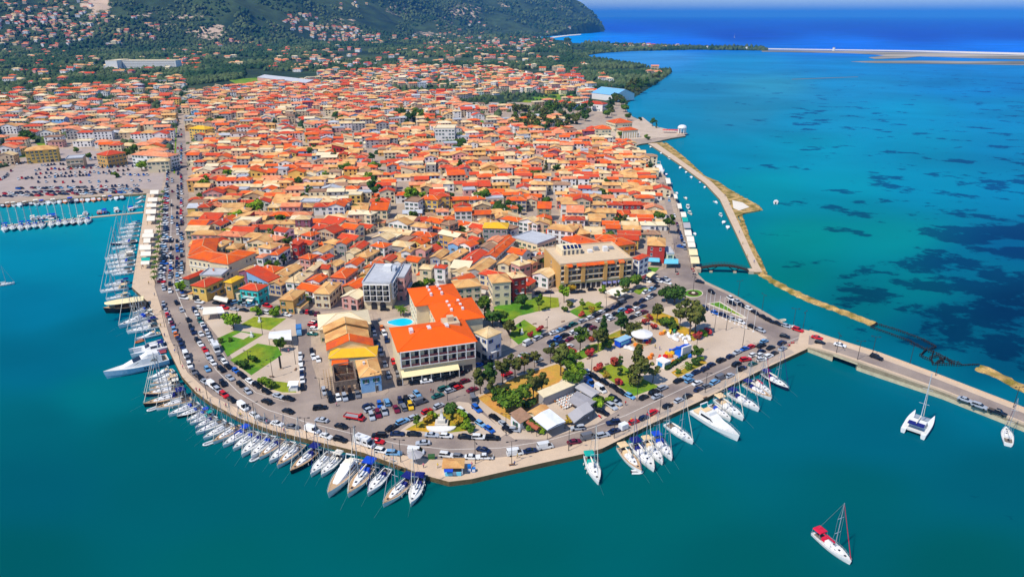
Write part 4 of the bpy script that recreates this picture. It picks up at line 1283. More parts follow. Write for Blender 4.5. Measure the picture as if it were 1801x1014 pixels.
# the front rows of the old town, read off the photograph house by house
A_, B_, C_, D_ = (310, 420), (540, 420), (780, 400), (1000, 420)
EXPL = [
    ((120, 480), (150, 510), (385, 405), 5.5, 'hip', 'red', 'green', A_), ((185, 580), (365, 615), (600, 500), 7, 'hip', 'red', 'yellow', A_),
    ((575, 555), (700, 560), (880, 480), 8.5, 'hip', 'yellow', 'ochre', A_), ((790, 625), (1030, 660), (1165, 580), 7, 'hip', 'red', 'turquoise', A_),
    ((760, 420), (945, 440), (1110, 375), 7, 'gable', 'tan', 'mauve', A_), ((1220, 455), (1395, 480), (1600, 350), 6, 'gable', 'tan', 'cream', A_),
    ((1395, 525), (1565, 560), (1720, 430), 6.5, 'hip', 'sand', 'white', A_), ((1295, 760), (1480, 780), (1640, 650), 6.5, 'hip', 'tan', 'ochre', A_),
    ((1010, 235), (1080, 240), (1180, 190), 7, 'hip', 'salmon', 'white', A_), ((1180, 190), (1290, 205), (1440, 100), 7, 'hip', 'orange', 'white', A_),
    ((1560, 230), (1690, 262), (1800, 200), 6.5, 'hip', 'orange', 'pink', A_), ((1480, 75), (1520, 80), (1600, 20), 8, 'gable', 'red', 'red', A_),
    ((620, 110), (770, 130), (850, 60), 6, 'hip', 'tan', 'yellow', A_), ((470, 85), (580, 100), (700, 20), 7.5, 'hip', 'tan', 'cream', A_),
    ((0, 520), (155, 550), (250, 470), 6, 'gable', 'orange', 'white', B_), ((75, 685), (285, 700), (440, 550), 7, 'hip', 'tan', 'cream', B_),
    ((300, 470), (490, 500), (635, 375), 6.5, 'hip', 'orange', 'pink', B_), ((110, 370), (270, 385), (350, 330), 5, 'gable', 'red', 'cream', B_),
    ((110, 245), (225, 270), (345, 215), 6, 'gable', 'red', 'white', B_), ((470, 325), (630, 340), (740, 260), 6.5, 'gable', 'orange', 'white', B_),
    ((535, 115), (690, 130), (790, 50), 6.5, 'gable', 'red', 'cream', B_), ((640, 200), (760, 240), (905, 140), 6, 'hip', 'tan', 'cream', B_),
    ((930, 260), (1060, 285), (1135, 215), 6, 'gable', 'red', 'beige', B_), ((1370, 125), (1500, 150), (1570, 95), 8, 'gable', 'tan', 'pink', B_),
    ((1595, 365), (1750, 375), (1800, 330), 9, 'hip', 'red', 'white', B_), ((1415, 375), (1575, 390), (1620, 330), 6.5, 'hip', 'sand', 'cream', B_),
    ((695, 375), (860, 390), (1000, 310), 6, 'gable', 'orange', 'ochre', B_), ((650, 465), (790, 470), (880, 390), 5.5, 'gable', 'tan', 'yellow', B_),
    ((480, 175), (590, 195), (680, 150), 5.5, 'gable', 'sand', 'cream', B_), ((1560, 225), (1690, 250), (1800, 150), 6.5, 'gable', 'tan', 'grey', B_),
    ((830, 280), (960, 290), (1010, 240), 6, 'gable', 'salmon', 'cream', B_), ((370, 50), (500, 70), (560, 10), 7, 'gable', 'orange', 'grey', B_), ((60, 160), (200, 180), (340, 100), 6, 'gable', 'tan', 'white', B_),
    ((240, 325), (370, 350), (480, 290), 6, 'gable', 'tan', 'beige', B_), ((0, 400), (60, 410), (190, 300), 6, 'gable', 'sand', 'beige', B_), ((1180, 165), (1310, 175), (1370, 120), 7, 'gable', 'tan', 'white', B_),
    ((1265, 250), (1400, 300), (1460, 230), 6, 'gable', 'orange', 'cream', B_), ((1100, 280), (1190, 300), (1250, 260), 6.5, 'gable', 'tan', 'white', B_),
    ((150, 770), (490, 735), (425, 640), 9, 'hip', 'tan', 'cream', C_), ((565, 600), (612, 705), (862, 680), 11, 'hip', 'tan', 'cream', C_),
    ((830, 570), (872, 645), (1045, 605), 11.5, 'hip', 'sand', 'red', C_), ((325, 520), (490, 570), (650, 420), 6.5, 'gable', 'tan', 'grey', C_),
    ((75, 510), (320, 530), (380, 470), 5.5, 'shed', 'pale', 'beige', C_), ((170, 440), (365, 465), (565, 310), 5.5, 'gable', 'red', 'white', C_),
    ((530, 345), (665, 378), (910, 150), 7, 'gable', 'orange', 'white', C_), ((800, 310), (1000, 350), (1110, 290), 6.5, 'gable', 'orange', 'white', C_),
    ((885, 430), (965, 490), (1085, 430), 8, 'hip', 'sand', 'pink', C_), ((70, 195), (185, 230), (265, 150), 8, 'gable', 'salmon', 'blue', C_),
    ((0, 385), (90, 430), (300, 290), 6, 'gable', 'tan', 'cream', C_), ((430, 255), (600, 290), (700, 200), 5.5, 'gable', 'brown', 'grey', C_), ((545, 170), (690, 190), (760, 130), 7, 'gable', 'salmon', 'cream', C_),
    ((300, 145), (420, 175), (530, 140), 6.5, 'gable', 'red', 'yellow', C_), ((700, 440), (830, 480), (930, 360), 6, 'gable', 'tan', 'cream', C_), ((1140, 370), (1180, 400), (1300, 360), 6, 'gable', 'brown', 'beige', C_),
    ((1060, 430), (1120, 470), (1170, 430), 6.5, 'gable', 'tan', 'pink', C_), ((120, 640), (230, 690), (400, 620), 7.5, 'gable', 'orange', 'cream', C_),
    ((300, 60), (430, 85), (480, 40), 7, 'gable', 'salmon', 'cream', C_), ((1195, 330), (1250, 365), (1310, 340), 6, 'gable', 'orange', 'cream', C_),
]
rr_ = random.Random(11)
for e in EXPL:
    chouse(*e[:8], sh=rr_.choice(['green', 'brown', 'blue', 'grey', 'green']), rr=rr_)

# ------------------------------------------------------------------ the rest of the town: rows of houses between lanes
ROADS_FREE = [ROAD, LOT, [(690, 470), (735, 470), (725, 540), (640, 556), (640, 540)]] + [QUAY_OUT + QUAY_IN]
LANES = [([(704, 540), (722, 480), (742, 450), (775, 425)], 2.5), ([(905, 500), (925, 470), (945, 440)], 2.5), ([(850, 505), (880, 480), (893, 450), (930, 400), (950, 370)], 2.2), ([(705, 380), (700, 350), (712, 320), (770, 305), (840, 380), (770, 372)], 4), ([(770, 372), (700, 374)], 4), ([(610, 470), (655, 420), (700, 375)], 2.2), ([(540, 510), (600, 460), (640, 430)], 2.0),
         ([(328, 300), (560, 300)], 2.5), ([(328, 390), (520, 388), (640, 378)], 2.0), ([(700, 330), (650, 270), (600, 230), (560, 190)], 3), ([(980, 420), (970, 330), (930, 250)], 2), ([(840, 330), (1160, 330)], 2), ([(520, 200), (560, 330)], 2)]
LANEW = [([P(x, y) for x, y in l], w * .6) for l, w in LANES]


def near_lane(p, r):
    for l, w in LANEW:
        for a, b in zip(l, l[1:]):
            d = b - a; t = max(0, min(1, (p - a).dot(d) / d.length_squared))
            if (a + d * t - p).length < w + r:
                return True
    return False


VOIDS = [((1080, 395), 14), ((880, 370), 12), ((850, 350), 11), ((470, 480), 12), ((440, 520), 8), ((735, 505), 12), ((610, 300), 16), ((560, 260), 14), ((655, 282), 14), ((800, 258), 26), ((810, 214), 28), ((375, 220), 26), ((960, 200), 60), ((905, 205), 50), ((720, 205), 22), ((1010, 230), 24), ((880, 180), 70), ((690, 195), 26), ((750, 160), 60), ((930, 172), 70), ((430, 143), 60), ((90, 250), 20), ((30, 240), 30), ((70, 300), 30), ((235, 255), 20), ((195, 250), 20)]
VOIDP = [(P(x, y), r) for (x, y), r in VOIDS]
VOIDP = [(p, r * (.55 if p.y < 600 else .9)) for p, r in VOIDP]
DIST = [  # where (photo polygon), angle of the rows, roofs, typical width, share built
    ([(326, 545), (326, 395), (440, 395), (470, 440), (430, 540)], -6, 'near', 10, .86),
    ([(430, 545), (470, 430), (600, 400), (706, 395), (775, 405), (705, 530), (640, 545)], -24, 'near', 9, .89),
    ([(706, 505), (775, 400), (905, 400), (960, 420), (960, 500), (905, 520), (800, 500)], -33, 'near', 9, .89),
    ([(326, 395), (328, 250), (520, 250), (640, 300), (706, 395), (600, 400), (470, 430)], 2, 'near', 9.5, .86),
    ([(640, 300), (520, 250), (700, 240), (900, 250), (905, 400), (775, 400), (706, 395)], 8, 'near', 9.5, .85),
    ([(905, 400), (900, 250), (1105, 255), (1150, 295), (1172, 350), (1178, 425), (1130, 425), (1000, 470), (960, 470)], -3, 'near', 9.2, .87),
    ([(326, 250), (330, 165), (470, 150), (640, 150), (760, 165), (900, 190), (1000, 215), (1100, 255), (900, 252), (700, 242), (520, 252)], 14, 'far', 10.5, .60),
    ([(-420, 330), (-420, 205), (-20, 190), (310, 190), (312, 225), (302, 290), (262, 283), (150, 262), (60, 258), (20, 296)], 10, 'far', 12.5, .50),
    ([(-420, 205), (-420, 160), (0, 165), (320, 140), (330, 165), (312, 200), (-20, 192)], 6, 'far', 12.5, .24),
    ([(340, 165), (480, 150), (700, 118), (860, 118), (980, 140), (1040, 168), (1000, 215), (900, 192), (760, 168), (640, 152)], 20, 'far', 11.5, .30),
]
MIX = {'near': [('tan', 30), ('orange', 27), ('red', 15), ('sand', 14), ('salmon', 9), ('brown', 2), ('pale', 3), ('grey', 1)],
       'far': [('salmon', 30), ('red', 22), ('tan', 18), ('sand', 13), ('orange', 12), ('pale', 5), ('grey', 2)]}
WMIX = [('cream', 26), ('white', 28), ('beige', 14), ('yellow', 6), ('pink', 6), ('grey', 7), ('blue', 2), ('ochre', 4), ('stone', 5), ('mauve', 1), ('red', 1)]


def pick(rr, mix):
    t = rr.random() * sum(w for _, w in mix)
    for n, w in mix:
        t -= w
        if t <= 0:
            return n
    return mix[-1][0]


SPECS, GAPS = [], []


def fill_district(poly, deg, mixk, tw, share, rr):
    a = rad(deg)
    ux, uy = Vector((math.cos(a), math.sin(a), 0)), Vector((-math.sin(a), math.cos(a), 0))
    q = [P(x, y) for x, y in poly]
    us, vs = [p.dot(ux) for p in q], [p.dot(uy) for p in q]
    v, row = min(vs), 0
    while v < max(vs):
        d = rr.uniform(7.2, 10.0) * (tw / 10)
        u = min(us) + rr.uniform(0, 6)
        while u < max(us):
            w = rr.uniform(.72, 1.45) * tw
            p = ux * (u + w / 2) + uy * (v + d / 2)
            gap = rr.choice((.1, .2, .3, .6, 1.8)) + (rr.uniform(0, 14) if mixk == 'far' and rr.random() > share else 0)
            dd = d * rr.uniform(.86, 1.06)
            u += w + gap
            x, y = pix((p.x, p.y, G))
            if not inside(x, y, poly):
                continue
            if rr.random() > share + (.03 if mixk == 'near' else .16):
                GAPS.append((p.copy(), w))
                continue
            r_ = min(w, dd) * .5
            if any(inside(*pix((c.x, c.y, G)), rd) for rd in ROADS_FREE for c in (p, p + ux * w / 2, p - ux * w / 2, p + uy * dd / 2, p - uy * dd / 2)):
                continue
            if occupied(p, r_ * .72) or near_lane(p, r_ * .7) or any((p - c).length < r + r_ * .4 for c, r in VOIDP):
                continue
            st = rr.choice((1, 1, 2, 2, 2, 2, 3)) if mixk == 'near' else rr.choice((1, 2, 2, 3, 3))
            h = st * 2.6 + rr.uniform(.1, .8)
            rf = rr.choices(('gable', 'hip', 'shed', 'terrace'), (52, 38, 6, 4) if mixk == 'near' else (30, 56, 2, 12))[0]
            ang = a + rad(rr.uniform(-4, 4))
            ww, d2 = w, dd
            if (rr.random() < .3 and dd > 6) or dd > w:
                ww, d2, ang = dd, w, ang + math.pi / 2
            if ww < d2 and rf == 'hip':
                ww, d2, ang = d2, ww, ang + math.pi / 2
            rc = pick(rr, MIX[mixk]) if rf != 'terrace' else rr.choice(('grey', 'pale', 'brown'))
            SPECS.append((p.y, p, ang, ww, d2, h, rf, rc, pick(rr, WMIX), rr.choice(('green', 'brown', 'blue', 'grey', 'green')), st))
        v += d + (rr.uniform(.2, .9) if row % 2 else rr.uniform(1.6, 2.8))
        row += 1


for i, dd_ in enumerate(DIST):
    fill_district(*dd_, random.Random(100 + i))
SPECS.sort(key=lambda s: s[0])
n_own = sum(1 for o in COL.objects if o.parent is None and o.name.split('.')[0] == 'house')
NEAR, FAR = SPECS[:300 - n_own], SPECS[300 - n_own:]
rr_ = random.Random(5)
for (_, p, ang, w, d, h, rf, rc, wc, sh, st) in NEAR:
    house(p, ang, w, d, h, rf, rc, wc, sh=sh, storeys=st, rr=rr_)

# houses past the nearest three hundred, and those strewn over the plain and the hills: one object
FARM = list(ROOF.values()) + list(WALL.values()) + [glass]
FI = {m.name: i for i, m in enumerate(FARM)}
far_mb = MB()
RI = {k: FI[v.name] for k, v in ROOF.items()}; WI = {k: FI[v.name] for k, v in WALL.items()}


def far_house(p, ang, w, d, h, rf, rc, wc, st, rr, z=G, sink=0.0):
    b, r, rh = roof_pieces(w, d, h, rf, .34)
    ca, sa = math.cos(ang), math.sin(ang)
    tr = lambda v: (p[0] + v[0] * ca - v[1] * sa, p[1] + v[0] * sa + v[1] * ca, z + v[2])
    far_mb.raw([tr(v) if v[2] > 0 else tr((v[0], v[1], -sink)) for v in b.v], b.f, WI[wc])
    far_mb.raw([tr(v) for v in r.v], r.f, RI[rc])
    i_ = len(far_mb.m) - len(r.f)
    for q_, mi_ in enumerate(r.m):
        if mi_:
            far_mb.m[i_ + q_] = RI['sand']
    for k, (L, off) in enumerate(((w, d / 2), (d, w / 2), (w, d / 2), (d, w / 2))):
        fa = (0, math.pi / 2, math.pi, -math.pi / 2)[k]
        nx, ny = math.sin(fa + ang), -math.cos(fa + ang)
        if -nx * p[0] - ny * p[1] < .1 * (abs(p[0]) + abs(p[1])):
            continue
        n = max(1, int(L / 3.2)); c2, s2 = math.cos(fa), math.sin(fa)
        for f in range(st):
            for i in range(n):
                if rr.random() < .15:
                    continue
                s = (i + .5) / n * L - L / 2
                ww, z0 = rr.choice((.6, .6, .9)), .9 + f * (h - .4) / st
                far_mb.raw([tr((x * c2 + (off + .05) * s2, x * s2 - (off + .05) * c2, zz)) for x, zz in ((s - ww, z0), (s + ww, z0), (s + ww, z0 + 1.5), (s - ww, z0 + 1.5))], [(0, 1, 2, 3)], FI['window_glass'])


for (_, p, ang, w, d, h, rf, rc, wc, sh, st) in FAR:
    far_house(p, ang, w, d, h, rf, rc, wc, st, rr_)
SCATTER = [  # farms and villages: photo ellipse, how many
    (60, 60, 75, 42, 100), (110, 40, 90, 40, 75), (200, 55, 80, 30, 40), (60, 120, 120, 30, 60), (250, 125, 120, 22, 32), (420, 100, 120, 26, 40), (530, 42, 36, 16, 32), (590, 60, 50, 14, 62), (650, 70, 50, 8, 36), (560, 100, 80, 22, 34),
    (770, 75, 60, 14, 40), (860, 78, 60, 14, 40), (760, 100, 110, 18, 46), (900, 100, 70, 18, 30), (950, 82, 50, 8, 36), (830, 55, 40, 18, 14), (600, 118, 130, 16, 55), (730, 128, 90, 10, 40), (880, 140, 70, 14, 34), (980, 120, 50, 20, 20), (1000, 150, 40, 14, 26), (940, 68, 40, 6, 26), (620, 12, 30, 8, 6), (20, 20, 60, 22, 26), (330, 100, 60, 14, 12), (-120, 80, 110, 60, 60), (1150, 82, 70, 3.5, 16), (1120, 104, 40, 6, 7), (1040, 140, 60, 10, 10), (1150, 128, 14, 6, 4), (1050, 160, 40, 6, 6), (985, 57, 40, 8, 12)]
rs_ = random.Random(77)
for (x, y, rx, ry, n) in SCATTER:
    for i in range(n):
        t, q = rs_.uniform(0, 6.283), math.sqrt(rs_.random())
        g0 = far_ground(x + rx * q * math.cos(t), y + ry * q * math.sin(t))
        if g0 is None or g0.z < 1:
            continue
        w, d = rs_.uniform(10, 20), rs_.uniform(8, 13)
        st = rs_.choice((1, 2, 2, 3))
        far_house(g0, rs_.uniform(-.5, .5), w, d, st * 3 + .5, rs_.choice(('hip', 'hip', 'gable')), pick(rs_, MIX['far']), rs_.choice(('cream', 'white', 'white', 'beige', 'pink')), st, rs_, g0.z, 6)
for q in ([(790, 172), (860, 158), (868, 164), (800, 182), (780, 196)], [(930, 172), (985, 164), (1018, 168), (1006, 184), (915, 180)], [(795, 217), (850, 212), (852, 218), (800, 222)], [(60, 250), (105, 244), (112, 254), (70, 258)], [(10, 262), (42, 258), (46, 276), (16, 280)]):
    struct('field', (lambda m_: (m_.prism(ppoly(q), 0, G + .25), m_)[1])(MB()), lawnm)
tag(link('distant_town', far_mb.mesh('distant_town', FARM)), kind='stuff')

# ------------------------------------------------------------------ trees
def leafmat(name, rgb, c2, rnd=.22):
    m = S(name, rgb, rough=.9, var=.35, scale=.9, rnd=rnd, c2=c2, mixscale=.5, spec=.1)
    return m


LEAF = {
    'green': leafmat('leaf_green', (66, 96, 28), (96, 118, 34)), 'dark': leafmat('leaf_dark', (54, 86, 32), (74, 100, 38)), 'olive': leafmat('leaf_olive', (104, 104, 48), (84, 94, 40)),
    'bright': leafmat('leaf_bright', (104, 142, 30), (132, 154, 40)), 'red': leafmat('leaf_red', (190, 60, 66), (160, 80, 50)), 'gold': leafmat('leaf_gold', (176, 140, 40), (140, 120, 40))}
LNAME = {'green': 'green', 'dark': 'dark green', 'olive': 'olive-green', 'bright': 'bright green', 'red': 'red-flowering', 'gold': 'yellowish'}


def leaf_mesh(seed, rx, rz, clumps, per, size, shape='round', cz=0.0):
    """A crown of many small leaf clumps with gaps, round its own centre."""
    rs = np.random.RandomState(seed)
    V, F = [], []
    for c in range(clumps):
        if shape == 'cone':
            t = rs.rand()
            z = (t * 2 - 1) * rz
            rr_c = rx * (1 - t) * .85 + .12
            a = rs.rand() * 6.283
            cc = np.array([rr_c * .7 * math.cos(a), rr_c * .7 * math.sin(a), z]); cr = rr_c * .55 + .3
        elif shape == 'column':
            z = (rs.rand() * 2 - 1) * rz; a = rs.rand() * 6.283
            w = rx * math.sqrt(max(.05, 1 - (z / rz) ** 2 * .9))
            cc = np.array([w * .6 * math.cos(a), w * .6 * math.sin(a), z]); cr = w * .5 + .15
        else:
            v = rs.randn(3); v /= np.linalg.norm(v)
            v[2] = v[2] * .9 + .1
            k = .35 + .5 * rs.rand()
            cc = v * np.array([rx, rx, rz]) * k; cr = rx * (.28 + .22 * rs.rand())
        n = per
        d = rs.randn(n, 3); d /= np.linalg.norm(d, axis=1)[:, None]
        p = cc + d * cr * (.55 + .5 * rs.rand(n, 1)) * np.array([1, 1, .8])
        nrm = d + rs.randn(n, 3) * .5 + np.array([0, 0, .35]); nrm /= np.linalg.norm(nrm, axis=1)[:, None]
        t = np.cross(nrm, rs.randn(n, 3)); t /= np.linalg.norm(t, axis=1)[:, None]
        b = np.cross(nrm, t)
        s = size * (.6 + .8 * rs.rand(n, 1))
        q = np.stack([p - t * s - b * s * .7, p + t * s - b * s * .5, p + t * s * .8 + b * s * .7, p - t * s * .7 + b * s * .6], axis=1)
        i0 = len(V) * n * 4
        V.append(q.reshape(-1, 3)); F.append(np.arange(n * 4).reshape(-1, 4) + i0)
    return np.concatenate(V), np.concatenate(F)


def trunk_mesh(h, r, seed, limbs=4):
    b = MB(); rr = random.Random(seed)
    b.tube((0, 0, 0), (.1, .05, h), r, r * .6, 7)
    for i in range(limbs):
        a = i * 6.283 / limbs + rr.uniform(-.4, .4)
        z = h * rr.uniform(.6, .95)
        b.tube((.08, .04, z), (math.cos(a) * h * .45, math.sin(a) * h * .45, z + h * .5), r * .45, r * .2, 5)
    return b.mesh('trunk', bark)


TREES = {}
for k_, (rx, rz, cl, per, sz, sh, th, tr) in {
    'round': (3.0, 2.6, 16, 60, .42, 'round', 2.6, .24), 'broad': (3.8, 2.3, 20, 60, .45, 'round', 2.4, .3), 'tall': (2.5, 4.4, 22, 55, .42, 'round', 3.2, .24),
    'loose': (2.7, 3.4, 13, 46, .38, 'round', 3.4, .2), 'cone': (2.6, 5.5, 26, 46, .42, 'cone', 2.2, .22), 'cypress': (1.1, 5.2, 18, 46, .34, 'column', .8, .18), 'bush': (1.1, .8, 7, 46, .24, 'round', .4, .08)}.items():
    TREES[k_] = []
    for s_ in range(3 if k_ in ('round', 'broad', 'tall', 'loose') else 2):
        v_, f_ = leaf_mesh(hash(k_) % 97 + s_ if False else len(k_) * 13 + s_ * 7, rx, rz, cl, per, sz, sh)
        TREES[k_].append((np_mesh('crown', v_, f_, LEAF['green']), trunk_mesh(th + rz * .35, tr, s_), th + rz * (.8 if k_ != 'bush' else .6)))
rt_ = random.Random(21)
TGROUP = 'trees of the town and its parks'
TPOS = []


def tree(p, kind='round', leaf='green', s=1.0, label=None, group=TGROUP, name=None, where=''):
    cm, tm, z = TREES[kind][rt_.randrange(len(TREES[kind]))]
    nm = name or {'bush': 'bush', 'cypress': 'cypress', 'cone': 'conifer'}.get(kind, 'tree')
    o = thing(nm, label, nm, p, rt_.uniform(0, 6.28), group, s * rt_.uniform(.92, 1.08))
    link('trunk', tm, o)
    c = link('crown', cm, o, (0, 0, z), 0, LEAF[leaf])
    if label is None:
        shp = {'round': 'round-crowned', 'broad': 'broad-crowned', 'tall': 'tall', 'loose': 'loose-crowned', 'cone': 'tapering', 'cypress': 'slender', 'bush': 'low'}[kind]
        sz = 'large ' if s > 1.3 else 'small ' if s < .75 else ''
        auto(o, f"{sz}{LNAME[leaf]} {shp} {nm}{where}", nm, group)
    TPOS.append((Vector(p[:2]), 2.5 * s))
    return o


def palm(p, s=1.0, label=None):
    o = thing('palm_tree', label, 'palm', p, rt_.uniform(0, 6), 'palm trees on the quay', s)

    def trunk():
        b = MB(); b.tube((0, 0, 0), (.15, 0, 4.2), .24, .17, 7); return b.mesh('trunk', bark)

    def fronds():
        b = MB(); rr = random.Random(3)
        for i in range(16):
            a = i * 6.283 / 16 + rr.uniform(-.15, .15); up = rr.uniform(.1, .8)
            last = None
            for k in range(5):
                r_ = k * .62; z = 4.2 + up * r_ - .22 * r_ * r_
                w = (.12, .42, .45, .34, .06)[k]
                cx, cy = .15 + r_ * math.cos(a), r_ * math.sin(a)
                l, r2 = (cx - w * math.sin(a), cy + w * math.cos(a), z - .1), (cx + w * math.sin(a), cy - w * math.cos(a), z - .1)
                if last:
                    b.poly([last[0], last[1], (cx, cy, z + .08), l]); b.poly([last[1], last[2], r2, (cx, cy, z + .08)])
                last = (l, (cx, cy, z + .08), r2)
        return b.mesh('crown', LEAF['green'])
    link('trunk', shared('palm_trunk', trunk), o); link('crown', shared('palm_crown', fronds), o)
    if label is None:
        auto(o, 'feathery green palm tree', 'palm', 'palm trees on the quay')
    TPOS.append((Vector(p[:2]), 2))
    return o


